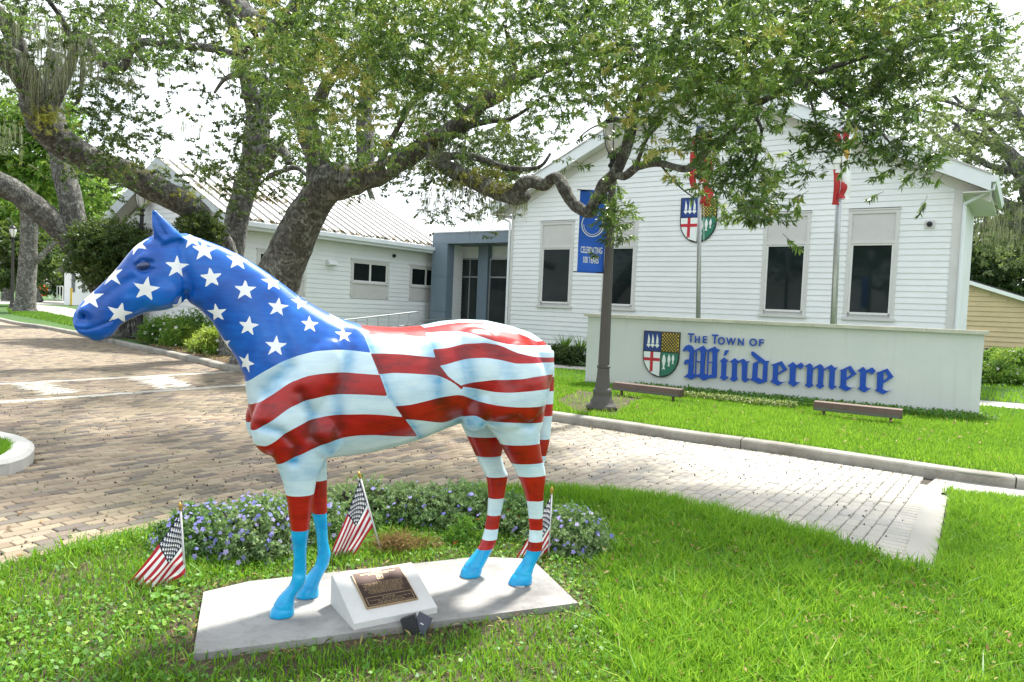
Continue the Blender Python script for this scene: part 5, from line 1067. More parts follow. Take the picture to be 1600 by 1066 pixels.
def small_flag(base, top, pts_fly, label, seed=0):
    """base, top of the staff; pts_fly: the four cloth corners (hoist top, hoist bottom, fly bottom, fly top) in world space with soft folds between"""
    root = thing('small_flag', base, label, 'flag', 'small stars and stripes flags stuck in the ground round the statue')
    d = top-base; L_ = np.linalg.norm(d); d /= L_
    MB().tube([base-d*.05, top], .0062, 8).build('staff', M_staff, root, smooth=True)
    MB().lathe(top, [(.007, -.004), (.011, 0), (.007, .006), (.012, .018), (.010, .03), (.002, .046)], 10, d).build('spearhead', M_brass, root, smooth=True)
    ht, hb, fb, ft = [np.array(p, float) for p in pts_fly]; nu, nv = 46, 30; V = []; FU = []; FV = []
    vd = EYE-base; vd[2] = 0; vd /= np.linalg.norm(vd)
    for j in range(nv+1):
        for i in range(nu+1):
            u = i/nu; v = j/nv; p = (ht*v+hb*(1-v))*(1-u)+(ft*v+fb*(1-v))*u
            sagm = math.sin(math.pi*u)*.0
            fold = .026*math.sin((v*1.6+u*.6+seed)*5.0)*min(1, u*3)+.012*math.sin((v*2.9-u*1.2+seed)*6)*min(1, u*3)
            V.append(p+vd*(.004+fold)+Z3*-.02*math.sin(math.pi*u)*v)
            FU.append(u); FV.append(v)
    F = [(j*(nu+1)+i, j*(nu+1)+i+1, (j+1)*(nu+1)+i+1, (j+1)*(nu+1)+i) for j in range(nv) for i in range(nu)]
    o = np_mesh('cloth', np.array(V), np.array(F), M_flag, root, {'fu': ('POINT', FU), 'fv': ('POINT', FV)}, smooth=True); return root
def px(x, y, d): return at(x, y, d)
b = gz(291, 925, 0); d = b[1]; small_flag(b, px(282, 797, d), [px(281.5, 803, d), px(290, 893, d), px(262, 918, d-.05), px(197, 914, d-.05)], 'small flag on a staff, leftmost, drooping over the grass left of the slab', .3)
b = gz(597, 868, .045); d = b[1]; small_flag(b, px(563, 747, d), [px(562, 749, d), px(583, 822, d), px(543, 881, d-.06), px(515, 868, d-.06)], 'small flag on a leaning staff between the front and hind legs of the horse', 1.1)
b = gz(856, 884, .0); d = b[1]; small_flag(b, px(862, 771, d), [px(861, 774, d), px(859, 858, d), px(838, 883, d-.04), px(796, 886, d-.05)], 'small flag on a staff beside the hind hooves, half hidden by the near hind leg', 2.0)
# --- flagpoles with tattered flags
def flagpole(px0, py0, px1, py1, depth, r, label):
    a = at(px0, py0, depth); c = at(px1, py1, depth); a0 = a+(a-c)*((a[2]-ZP)/(c[2]-a[2])); root = thing('flagpole', a0, label, 'flagpole', 'flagpoles behind the sign wall')
    top = a0+(c-a0)*((7.6-ZP)/(c[2]-ZP)); MB().tube([a0, (a0+top)/2, top], [r, r*.85, r*.55], 14).build('pole', M_steel, root, smooth=True); MB().lathe(a0, [(r*2.4, 0), (r*2.4, .04), (r*1.5, .10), (r*1.02, .14)], 16).build('base_collar', M_steel, root, smooth=True)
    MB().lathe(top, [(.01, 0), (.07, .03), (.09, .09), (.06, .15), (.01, .17)], 14).build('ball', M_brass, root, smooth=True)
    hx = a0*1; MB().tube([a0+np.array([r*1.6, -.02, 1.2]), top+np.array([r, -.02, -.1])], .006, 5).build('halyard', M_sash, root); return a0, top
dp1, dp2 = 19.0, 16.6
flagpole(1091, 492, 1095, 202, dp1, .062, 'left steel flagpole standing before the shield on the gabled wall')
flagpole(1302.5, 500, 1316, 186, dp2, .075, 'right steel flagpole between the two right-hand hall windows')
M_red = simple('flag_red', (.42, .02, .02), .7, var=.12); M_fw = simple('flag_white', (.80, .80, .78), .7, var=.04); M_fgold = simple('flag_gold', (.50, .28, .05), .7, var=.3, scale=14)
def ribbon(pxs, d, w, mat, parent, name='strip', seed=0):
    V = []; n = len(pxs); P = smooth_path([at(x, y, d) for x, y in pxs], 4); k = d/FPX
    for i, p in enumerate(P): 
        f = i/len(P); a = seed+f*5; s = np.array([1, math.sin(a)*.35, 0])*w*1.25*k*(.85+.15*math.cos(a)); V += [p-s, p+s+np.array([0, math.sin(a*2)*.06, 0])]
    o = MB().add(V, [(2*i, 2*i+2, 2*i+3, 2*i+1) for i in range(len(P)-1)]).build(name, mat, parent, smooth=True); so = o.modifiers.new('t', 'SOLIDIFY'); so.thickness = .004; return o
fl = thing('tattered_flag', at(1095, 230, dp1-.1), 'torn red and white striped flag hanging in strips from the left flagpole', 'flag')
for pts, w, mt, sd_ in (([(1088, 215), (1084, 250), (1082, 280), (1088, 296)], 6, M_red, 0), ([(1099, 215), (1104, 245), (1108, 262), (1100, 285), (1106, 300), (1102, 318)], 7, M_red, 1), ([(1106, 235), (1110, 255), (1104, 275), (1098, 300)], 5, M_fw, 2), ([(1092, 225), (1094, 250), (1092, 270)], 3.5, M_fw, .4),
                        ([(1098, 230), (1098, 262), (1101, 290), (1105, 322)], 4.5, M_red, 2.5), ([(1103, 205), (1106, 222), (1101, 240)], 8, M_red, .8)): ribbon(pts, dp1-.12, w, mt, fl, seed=sd_)
ribbon([(1095, 196), (1092, 210), (1094, 226)], dp1-.13, 6, simple('flag_navy', (.02, .03, .14), .7), fl, 'canton', 1)
fl = thing('limp_flag', at(1316, 240, dp2-.1), 'white and red flag hanging limp on the right flagpole', 'flag')
for pts, w, mt, nm, sd_ in (([(1324, 215), (1323, 250), (1322, 280), (1323, 302), (1319, 312)], 7, M_fw, 'white_field', 0), ([(1311, 232), (1307, 252), (1309, 270)], 6, M_fw, 'white_fold', .3), ([(1319, 284), (1317, 300), (1313, 310)], 5, M_red, 'red_stripe', 1), ([(1308, 265), (1307, 290), (1306, 320)], 5, M_red, 'red_fold', .2), ([(1322, 222), (1322, 240), (1321, 252)], 5, M_fgold, 'gold_seal', .1), ([(1321, 200), (1322, 222)], 5, M_red, 'red_stripe', .4), ([(1309, 205), (1308, 228)], 5, M_red, 'red_fold', .4)): ribbon(pts, dp2-.14-.03*sd_, w, mt, fl, nm, sd_)
# --- slab, plaque block, spotlight
slab = thing('statue_slab', tuple(np.append(np.mean(SLAB, 0), 0)), 'cracked pale concrete slab the horse statue stands on', 'slab')
M_slab = weathered('slab_concrete', (.40, .39, .365), (.16, .15, .14), .88, .95, 1.9, 90, .6, .005)
MB().prism([np.array([x, y, -.03]) for x, y in SLAB], np.array([0, 0, .11])).build('slab', M_slab, slab)
cA = gz(553, 985, .08); cB = gz(683, 958, .08); bx = cB-cA; bL = np.linalg.norm(bx); bx /= bL; by = np.array([-bx[1], bx[0], 0])
blk = thing('plaque_block', (cA+cB)/2, 'wedge-shaped white concrete block on the slab holding a bronze plaque', 'plaque')
z_ = Z3; D_ = .36; H0, H1 = .032, .165
prof = [(0, 0.0005), (0, H0), (.03, H0+.012), (D_-.02, H1), (D_, H1-.01), (D_, 0.0005)]
MB().prism([cA+by*y+z_*z for y, z in prof], bx*bL).build('block', weathered('white_concrete', (.66, .65, .62), (.42, .40, .37), .85, .35, 4, 110), blk)
sl_ = np.array([0, D_-.05, H1-H0-.012]); sdir = by*sl_[1]+z_*sl_[2]; sLn = np.linalg.norm(sdir); sdir /= sLn; snn = np.cross(bx, sdir); o_ = cA+by*.03+z_*(H0+.012)
PWd, PHt = bL*.62, sLn*.80; po = o_+bx*(bL*.20)+sdir*(sLn*.13)+snn*.001
pq = lambda u, v, o: po+bx*(u*PWd)+sdir*(v*PHt)+snn*o
M_brz = simple('bronze_field', (.055, .032, .026), .42, .6, var=.2, scale=30); M_brt = simple('bronze_raised', (.46, .33, .20), .35, .8, var=.15, scale=60)
MB().prism([pq(0, 0, 0), pq(1, 0, 0), pq(1, 1, 0), pq(0, 1, 0)], snn*.012).build('plaque_edge', M_brt, blk)
MB().prism([pq(.018, .02, .012), pq(.982, .02, .012), pq(.982, .98, .012), pq(.018, .98, .012)], snn*.0012).build('plaque_field', M_brz, blk)
rr = np.random.default_rng(5); lines = MB()
def line(v, u0, u1, h):
    u = u0
    while u < u1:
        w = rr.uniform(.02, .075)
        e = min(u+w, u1); x = u
        while x < e-.004:
            g_ = rr.uniform(.006, .010); lines.prism([pq(x, v, .0133), pq(x+g_*.7, v, .0133), pq(x+g_*.7, v+h*rr.uniform(.75, 1.1), .0133), pq(x, v+h*rr.uniform(.75, 1.1), .0133)], snn*.0010); x += g_
        u = e+.014
line(.925, .38, .58, .014); line(.885, .15, .85, .026); line(.85, .30, .72, .014)
for i, vv in enumerate(np.linspace(.62, .33, 11)): line(vv, .10+.05*(i > 6)+.03*(i % 3 == 1), .90-.05*(i > 6)-.03*(i % 2), .013)
line(.185, .36, .62, .024); line(.15, .10, .90, .012); line(.115, .25, .75, .012); line(.065, .24, .76, .024)
lines.build('inscription', M_brt, blk, kind='stuff')
def frame(u0, v0, u1, v1, w, nm):
    m = MB(); wu = w; wv2 = w*PWd/PHt
    for a, b, c, d_ in ((u0, v0, u1, v0+wv2), (u0, v1-wv2, u1, v1), (u0, v0+wv2, u0+wu, v1-wv2), (u1-wu, v0+wv2, u1, v1-wv2)): m.prism([pq(a, b, .0133), pq(c, b, .0133), pq(c, d_, .0133), pq(a, d_, .0133)], snn*.001)
    m.build(nm, M_brt, blk)
frame(.05, .035, .95, .255, .010, 'inner_frame'); frame(.44, .71, .56, .83, .012, 'star_box')
st_ = [pq(.5+.042*(1 if i % 2 == 0 else .4)*math.sin(i*math.pi/5), .772+.042*PWd/PHt*(1 if i % 2 == 0 else .4)*math.cos(i*math.pi/5), .0133) for i in range(10)]; MB().prism(st_, snn*.001).build('star', M_brt, blk)
sP = gz(648, 1000, 0)
spt = thing('spotlight', sP, 'small black square garden spotlight in front of the plaque', 'light')
dsp = sP[1]; c1 = at(642, 978, dsp); ax = np.array([.86, .18, -.10]); ax /= np.linalg.norm(ax); ay = np.cross(ax, np.array([-.25, .35, .9])); ay /= np.linalg.norm(ay); az = np.cross(ax, ay)
rotv = lambda v, k, th: v*math.cos(th)+np.cross(k, v)*math.sin(th)+k*(k@v)*(1-math.cos(th))
vx_ = np.array([.93, .12, .34]); vx_ /= np.linalg.norm(vx_); vz_ = np.array([-.33, .25, .91]); vz_ -= vx_*(vx_@vz_); vz_ /= np.linalg.norm(vz_); vy_ = np.cross(vz_, vx_)
MB().cbox(c1, vx_*.075, vy_*.075, vz_*.10).build('housing', M_black, spt); c2 = at(657, 973, dsp-.02)
vx2 = np.array([.90, -.30, -.30]); vx2 /= np.linalg.norm(vx2); vz2 = np.array([.35, .2, .92]); vz2 -= vx2*(vx2@vz2); vz2 /= np.linalg.norm(vz2); vy2 = np.cross(vz2, vx2)
MB().cbox(c2+vx2*.01, vx2*.075, vy2*.012, vz2*.092).build('face_plate', simple('anodised_plate', (.07, .075, .10), .35, .5, var=.2), spt)
MB().cbox(c2+vx2*.012-vy2*.008, vx2*.018, vy2*.003, vz2*.004).build('screw_pair', M_fw, spt)
MB().tube([sP-Z3*.03, c1], .012, 8).build('stake', M_black, spt)
for (x, y, w) in ((441, 966, .022), (812, 917, .026)):
    c = gz(x, y, .08); br = thing('anchor_plate', c, 'small worn white metal anchor plate at the foot of the near %s hoof' % ('front' if x < 600 else 'hind'), 'bracket')
    MB().prism([c+np.array([math.cos(a)*w*1.1, math.sin(a)*w*.8, .001]) for a in np.linspace(0, 2*math.pi, 13)[:-1]], Z3*.007).build('plate', M_slabw if False else simple('worn_plate', (.60, .58, .55), .5, .3, var=.3, scale=60), br); MB().lathe(c+Z3*.008, [(.009, 0), (.009, .004), (.004, .006)], 8).build('bolt', M_steel, br)
# --- shrubs
def shrub(g, label, cat, rx, ry, h, n, mat, name, nl=10, ll=.03, lw=.016, tw=.06, tb=.5, group=None, flowers=None, stems=True, droop=0., dome=.35):
    root = thing(name, g, label, cat, group); g = np.array(g, float)
    u = rng.normal(size=(n, 3)); u /= np.linalg.norm(u, axis=1)[:, None]; u[:, 2] = np.abs(u[:, 2]); rad = rng.random(n)**dome
    P = g+u*rad[:, None]*np.array([rx, ry, h]); P[:, 2] = np.maximum(P[:, 2]*1, g[2]+.01)
    k = np.array([noise.noise(Vector(p*(1.6/max(rx, .2))))+.4*noise.noise(Vector(p*(5/max(rx, .2)))) for p in P]); P = P[k > -.28]
    crown_from('foliage', root, P, mat, nl, ll, lw, tw, .8, droop, tb, bark=False, dirz=.4, ts=.32)
    if stems:
        m = MB()
        for _ in range(9):
            a = rng.uniform(0, 6.28); r_ = rng.uniform(.2, .8); m.tube([g, g+np.array([math.cos(a)*rx*r_*.5, math.sin(a)*ry*r_*.5, h*.45]), g+np.array([math.cos(a)*rx*r_, math.sin(a)*ry*r_, h*.8])], .006+.004*h, 5)
        m.build('stems', M_bark, root)
    if flowers:
        nf, size, fm = flowers; u = rng.normal(size=(nf, 3)); u /= np.linalg.norm(u, axis=1)[:, None]; u[:, 2] = np.abs(u[:, 2]); C0 = g+u*np.array([rx, ry, h])*rng.uniform(.92, 1.08, nf)[:, None]
        V = []; F = []; T = []
        for c in C0:
            nrm = (c-g)/np.array([rx, ry, h]); nrm += rng.normal(0, .35, 3); nrm /= np.linalg.norm(nrm); a_ = np.cross(nrm, [0.3, .2, 1]); a_ /= np.linalg.norm(a_)+1e-9; b_ = np.cross(nrm, a_); s = size*rng.uniform(.6, 1.2); tt = rng.random()
            for j in range(5):
                th = j*1.2566+tt; th1 = th+.55; th2 = th-.55; bI = len(V); V += [c+nrm*.004, c+(a_*math.cos(th2)+b_*math.sin(th2))*s*.7+nrm*s*.3, c+(a_*math.cos(th)+b_*math.sin(th))*s+nrm*s*.25, c+(a_*math.cos(th1)+b_*math.sin(th1))*s*.7+nrm*s*.3]; F.append((bI, bI+1, bI+2, bI+3)); T.append(np.clip(tt+rng.normal(0, .1), 0, 1))
        np_mesh('blossoms', np.array(V), np.array(F), fm, root, {'tint': ('FACE', np.array(T))})
    return root
M_lav = leafmat('lavender_petal', [(0, (.16, .17, .60)), (.5, (.33, .29, .78)), (1, (.55, .46, .85))], .6, .3)
M_redf = leafmat('red_petal', [(0, (.35, .01, .01)), (1, (.6, .05, .03))], .6, .3)
M_dusty = leafmat('grey_green_leaf', [(0, (.028, .085, .022)), (.4, (.08, .19, .055)), (.75, (.16, .29, .10)), (1, (.25, .34, .16))], .65, .25)
for i, (x, y, rx, ry, h, lb, nf) in enumerate(((322, 866, .36, .32, .33, 'lavender-flowered shrub just right of the leftmost flag', 60), (400, 872, .34, .34, .40, 'lavender-flowered shrub left of the front legs', 60), (478, 850, .34, .3, .36, 'lavender-flowered shrub behind the front legs', 40), (560, 822, .34, .32, .36, 'blue-flowered shrub behind the middle flag', 16), (640, 820, .40, .3, .33, 'blue-flowered shrub right of the middle flag above the dead grass', 26),
                                   (720, 830, .40, .32, .36, 'blue-flowered shrub beneath the belly, left of the far hind leg', 26), (800, 834, .34, .32, .30, 'blue-flowered shrub between the two hind legs', 22), (888, 864, .32, .30, .33, 'blue-flowered shrub right of the hind legs at the end of the bed', 46))):
    g = gz(x, y, 0.0); shrub(g, lb, 'shrub', rx, ry, h, 1150, M_dusty, 'flowering_shrub', 11, .030, .016, .06, .74, 'low flowering shrubs behind the slab', (int(nf*(4.5 if x < 500 else 2.6)), .017, M_lav))
for (x, y, lb) in ((733, 858, 'tuft with small red flowers left of the far hind leg'), (806, 842, 'tuft with small red flowers between the hind legs')):
    shrub(gz(x, y, 0), lb, 'flower', .20, .12, .22, 160, M_weed, 'red_flowers', 9, .045, .010, .05, .3, 'tufts of small red flowers by the hind legs', (9, .018, M_redf), stems=False)
g = gz(632, 872, 0.0); M_deadg = leafmat('dead_grass', [(0, (.09, .045, .02)), (.5, (.26, .14, .06)), (1, (.42, .30, .15))], .8, .2); shrub(g, 'dead orange-brown grass clump above the plaque block', 'plant', .26, .14, .16, 420, M_deadg, 'dead_grass_clump', 9, .07, .006, .05, .5, stems=False, droop=.1)
for (x, y, s, lb) in ((262, 948, 1.0, 'broad round-leaved weed below the leftmost flag'), (300, 925, .8, 'small round-leaved weed at the foot of the leftmost flag staff')):
    g = gz(x, y, 0); r = thing('weed', g, lb, 'plant')
    for k in range(9):
        a = k*2.4; rr_ = (.02+.012*k**.8)*s; c = g+np.array([math.cos(a)*rr_, math.sin(a)*rr_, .05+.012*(k % 4)]); R0 = .024*s; tilt = np.array([rng.normal(0, .3), rng.normal(0, .3)-.2, 1.]); tilt /= np.linalg.norm(tilt); a_ = np.cross(tilt, [1, 0, 0]); a_ /= np.linalg.norm(a_); b_ = np.cross(tilt, a_)
        MB().add([c]+[c+(a_*math.cos(th)+b_*math.sin(th))*R0*(1+.08*math.cos(3*th))+tilt*.006 for th in np.linspace(0, 2*math.pi, 13)[:-1]], [(0, 1+i, 1+(i+1) % 12) for i in range(12)], .55+.05*(k % 5)).build('leaf', M_weed, r, tint=True)
        MB().tube([g, g*.4+c*.6+Z3*.01, c], .0018, 4).build('stalk', M_weed, r)
# hedge and grassy plants along the hall, garden bed right of sign, bushes left
hd = [(872, 563), (905, 568)]
for i, (x, y, lb) in enumerate(((868, 568, 'clipped low hedge against the hall, left piece'), (902, 572, 'clipped low hedge against the hall beside the sign wall'))):
    g = gz(x, y, ZP); shrub(g, lb, 'hedge', .75, .4, .55, 1300, M_leafB, 'low_hedge', 9, .05, .03, .08, .4, 'low hedges along the hall', stems=False, dome=.2)
for i, (x, y, lb) in enumerate(((882, 560, 'spiky-leaved plant above the left hedge piece'), (906, 563, 'spiky-leaved plant above the hedge beside the sign wall'))):
    g = gz(x, y, ZP); r = thing('spiky_plant', g, lb, 'plant', 'spiky plants along the hall'); m = MB()
    for k in range(46):
        a = rng.uniform(0, 6.28); e = rng.uniform(.2, .55); L_ = rng.uniform(.6, 1.0); d = np.array([math.cos(a)*e, math.sin(a)*e, 1]); d /= np.linalg.norm(d); s = np.array([-math.sin(a), math.cos(a), 0])*.022; p1 = g+d*L_*.55; p2 = g+d*L_+np.array([math.cos(a), math.sin(a), -.4])*.10
        m.add([g-s, g+s, p1+s, p1-s, p2], [(0, 1, 2, 3), (3, 2, 4)], rng.uniform(.2, .8))
    m.build('leaves', M_leafC, r, tint=True)
for (x, y, rx, h, lb, fl_) in ((1560, 600, .8, .55, 'bushy green garden plants by the path right of the sign wall', 1), (1590, 575, 1.1, .8, 'taller garden shrubs in front of the yellow shed', 1), (1556, 570, .9, .7, 'leafy shrub just past the right end of the sign wall', 0)):
    g = gz(x, y, ZP); shrub(g, lb, 'shrub', rx, rx*.8, h, 900, M_leafC, 'garden_shrub', 9, .10, .045, .18, .5, 'garden bed shrubs', (60, .04, leafmat('white_petal', [(0, (.6, .6, .5)), (1, (.8, .7, .7))], .6, .3)) if fl_ else None)
for (x, y, rx, h, lb) in ((300, 541, .95, 1.0, 'green shrub with white flowers under the horse neck'), (258, 537, .8, .85, 'yellow-green leafy plant beneath the horse jaw'), (338, 552, .7, .6, 'low green shrub in the mulch bed beside the horse chest')):
    g = gz(x, y, ZP); shrub(g, lb, 'shrub', rx, rx*.8, h, 900, M_leafC, 'garden_shrub', 9, .13, .035, .2, .55, 'shrubs in the mulch bed', (40, .05, leafmat('white_petal', [(0, (.6, .6, .5)), (1, (.8, .8, .75))], .6, .3)))
def hang_bush(x, y, d, rx, ry, n, name, label, mat, red=True):
    c = at(x, y, d); k = d/FPX; g = np.array([c[0], d, ZP]); r = thing(name, g, label, 'bush')
    u = rng.normal(size=(n, 3)); u /= np.linalg.norm(u, axis=1)[:, None]; P = c+u*(rng.random(n)**.4)[:, None]*np.array([rx*k, rx*k*.7, ry*k]); P = clumpy(P, -.32, 1.2); P = P[P[:, 2] > .3]
    crown_from('foliage', r, P, mat, 12, .12, .055, .3, .75, .15, .62, bark=False)
    m = MB()
    for i in range(7):
        q = c+rng.normal(size=3)*np.array([rx*k*.5, rx*k*.3, ry*k*.3]); m.tube([g+rng.normal(0, .1, 3)*[1, 1, 0], (g+q)/2+rng.normal(0, .15, 3), q], [.05, .035, .02], 6)
    m.build('stems', M_bark, r)
    return r
hang_bush(165, 398, 24.5, 60, 56, 2100, 'flowering_bush', 'tall dark green bush with a few red blooms left of the horse face', M_leafB)
hang_bush(212, 396, 25.4, 34, 46, 900, 'flowering_bush', 'dark green bush in front of the annex gable behind the horse forehead', M_leafB)
# --- railings, post lights, barrel, posts
M_rail = simple('galvanised_rail', (.50, .52, .53), .4, .6, var=.1)
def rail_run(P0, P1, h, n, name, label, r=.022, mids=1, mat=M_rail, group=None):
    root = thing(name, P0, label, 'railing', group)
    for i in range(n+1):
        p = P0+(P1-P0)*i/n; MB().tube([p, p+Z3*h], r, 8).build('post', mat, root)
    MB().tube([P0+Z3*h, P1+Z3*h], r, 8).build('top_rail', mat, root)
    for k in range(mids): MB().tube([P0+Z3*h*(.12+.4*k), P1+Z3*h*(.12+.4*k)], r*.8, 8).build('lower_rail', mat, root)
    return root
ra = wv(wa+3.2, VW+1.6, ZP); rbp = wv(wb-6.5, VW+1.6, ZP+.35)
rail_run(ra, rbp, .95, 7, 'ramp_railing', 'long galvanised ramp handrail in front of the annex windows', mids=2)
c0_ = PF+VX*(vcl+.9)+WX*-1.6; c1_ = PF+VX*(vcl+.9)+WX*.2; rail_run(c0_, c1_+Z3*.1, .95, 1, 'step_railing', 'short steel handrail at the foot of the blue canopy column', mids=0)
for (x, y, lb) in ((533, 500, 'small black path light left of centre before the annex'), (652, 500, 'small black path light before the blue canopy column')):
    g = gz(x, y+28, ZP); r = thing('path_light', g, lb, 'light', 'black bollard path lights before the annex'); top = at(x, y-14, g[1])[2]; hh = max(.5, top-ZP)
    MB().lathe(g, [(.05, 0), (.05, hh-.22), (.06, hh-.21)], 12).build('post', M_black, r); MB().lathe(g+Z3*(hh-.2), [(.075, 0), (.075, .16), (.10, .17), (.10, .20), (.04, .22)], 14).build('head', M_black, r)
g = gz(68, 463, ZP); k = g[1]/FPX; r = thing('orange_barrel', g, 'bright orange barrel standing before the white railing at far left', 'barrel')
MB().lathe(g, [(5.5*k, 0), (5*k, 2*k), (5.5*k, 3*k), (6*k, 9*k), (6.3*k, 14*k), (6.6*k, 15*k), (6*k, 16*k)], 14).build('body', simple('orange_plastic', (.75, .13, .02), .5), r, smooth=True)
MB().lathe(g+Z3*15.9*k, [(5.2*k, 0), (5.0*k, 2*k), (3*k, 2.5*k)], 14).build('lid', simple('orange_lid', (.60, .10, .02), .5), r)
g = gz(111, 478, ZP); k = g[1]/FPX; r = thing('yellow_post', g, 'thin yellow marker post in front of the distant white building', 'post'); MB().tube([g, g+Z3*28*k], 1.6*k, 8).build('shaft', simple('yellow_paint', (.70, .45, .05), .5), r); MB().lathe(g, [(3*k, 0), (3*k, .6*k), (1.7*k, 1.2*k)], 10).build('foot', M_black, r)
g0, g1 = gz(77, 468, ZP), gz(98, 471, ZP); rail_run(g0, g1, 1.0*g0[1]/55, 5, 'white_railing', 'white picket handrail beside the distant white building', r=.06, mids=1, mat=M_sash)
# far parked car glimpsed behind the railing
g = gz(84, 462, ZP); k = g[1]/FPX; car = thing('parked_car', g, 'pale parked car glimpsed behind the white railing at far left', 'car')
U1 = np.array([1., 0, 0]); prof = [(-18, 3), (-18, 8), (-14, 10), (-8, 15), (6, 15), (12, 10), (19, 9), (19, 3)]
MB().prism([g+U1*a*k+Z3*b*k for a, b in prof], np.array([0, 12*k, 0])).build('body', simple('car_paint', (.45, .50, .55), .25, .3), car); MB().prism([g+U1*a*k+Z3*b*k-np.array([0, .1, 0]) for a, b in [(-12, 10.4), (-7.4, 14.2), (5.4, 14.2), (10, 10.4)]], np.array([0, .08, 0])).build('window', M_glass, car)
for a in (-11, 12): MB().lathe(g+U1*a*k+Z3*3.2*k-np.array([0, .12, 0]), [(3.2*k, 0), (3.2*k, 1.5*k)], 14, (0, 1, 0)).build('wheel', M_black, car)
# old water pump / utility at the shed
g = gz(1548, 558, ZP); k = g[1]/FPX; r = thing('garden_bench', g, 'small dark bench standing against the yellow shed wall', 'bench')
MB().cbox(g+Z3*6*k, U1*18*k, np.array([0, 5*k, 0]), Z3*1.5*k).build('seat', M_black, r); MB().cbox(g+Z3*11*k+np.array([0, 3*k, 0]), U1*18*k, np.array([0, 1*k, 0]), Z3*5*k).build('backrest', M_black, r)
for a in (-7, 7): MB().cbox(g+U1*a*k+Z3*2.6*k, U1*1.2*k, np.array([0, 4*k, 0]), Z3*5.2*k).build('leg', M_black, r)
# painted pattern of the statue, side view (x along the body, z up), metres
PL = {
 'B1': [(-0.217,1.195),(-0.2,1.208),(-0.147,1.257),(-0.062,1.314),(0.027,1.355),(0.117,1.381),(0.213,1.389),(0.315,1.384),(0.389,1.375)],
 'BR': [(0.372,1.51),(0.367,1.466),(0.389,1.375),(0.428,1.265),(0.467,1.158),(0.56,1.044),(0.666,0.927),(0.712,0.878)],
 'B2': [(-0.185,1.088),(-0.103,1.146),(-0.018,1.216),(0.069,1.258),(0.162,1.273),(0.264,1.274),(0.428,1.265)],
 'B3': [(-0.17,0.976),(-0.105,1.023),(-0.017,1.094),(0.074,1.137),(0.168,1.158),(0.262,1.165),(0.355,1.164),(0.467,1.158)],
 'B4': [(-0.114,0.899),(-0.096,0.91),(-0.014,0.979),(0.078,1.029),(0.172,1.053),(0.266,1.06),(0.359,1.063),(0.457,1.058),(0.56,1.044)],
 'B5': [(-0.054,0.798),(-0.007,0.83),(0.083,0.874),(0.147,0.905),(0.236,0.93),(0.322,0.947),(0.421,0.948),(0.527,0.936),(0.668,0.922)],
 'M2': [(0.719,1.518),(0.704,1.478),(0.723,1.419),(0.735,1.356),(0.743,1.316),(0.743,1.264)],
 'm0': [(0.364,1.466),(0.479,1.471),(0.581,1.467),(0.696,1.462)],
 'm1': [(0.396,1.372),(0.457,1.374),(0.557,1.371),(0.735,1.356)],
 'm2': [(0.434,1.269),(0.497,1.277),(0.591,1.274),(0.741,1.264),(0.801,1.239),(0.855,1.209),(0.885,1.179)],
 'm3': [(0.487,1.104),(0.52,1.104),(0.595,1.11),(0.677,1.128),(0.765,1.145),(0.841,1.156),(0.888,1.157)],
 'm4': [(0.579,1.033),(0.676,1.019),(0.803,0.996),(0.842,0.999),(0.881,1.011)],
 'M3': [(0.743,1.316),(0.756,1.313),(0.798,1.259),(0.843,1.228),(0.883,1.204)],
 'r1': [(0.691,1.505),(0.754,1.514),(0.858,1.535),(0.948,1.546),(1.08,1.545),(1.16,1.523),(1.247,1.497),(1.356,1.466),(1.387,1.444)],
 'r2': [(0.702,1.482),(0.8,1.493),(0.913,1.497),(0.986,1.477),(1.072,1.451),(1.165,1.433),(1.262,1.428),(1.424,1.425)],
 'r3': [(0.727,1.399),(0.81,1.408),(0.898,1.431),(1.023,1.441),(1.116,1.427),(1.2,1.39),(1.297,1.37),(1.407,1.359)],
 'r4': [(0.756,1.313),(0.845,1.337),(0.936,1.355),(1.017,1.36),(1.108,1.348),(1.193,1.329),(1.29,1.331),(1.415,1.331)],
 'r5': [(0.883,1.21),(0.978,1.228),(1.061,1.239),(1.15,1.239),(1.237,1.245),(1.317,1.256),(1.386,1.26)],
 'r6': [(0.883,1.202),(0.982,1.187),(1.065,1.172),(1.15,1.168),(1.239,1.173),(1.369,1.18)],
 'r7': [(0.888,1.157),(0.976,1.121),(1.072,1.099),(1.156,1.089),(1.248,1.084),(1.346,1.083)],
 'r8': [(0.881,1.011),(0.924,1.033),(0.974,1.045),(1.047,1.002),(1.137,0.996),(1.221,0.993),(1.333,0.98)],
 'nf': [0.64,0.452],
 'nh': [0.853,0.736,0.656,0.504,0.396,0.325,0.254,0.2],
 'ff': [0.648,0.462],
 'fh': [0.854,0.732,0.601,0.468,0.363,0.28,0.216,0.159],
 'tail': [1.37,1.311,1.229,1.142,1.062,0.989,0.845,0.742],
}
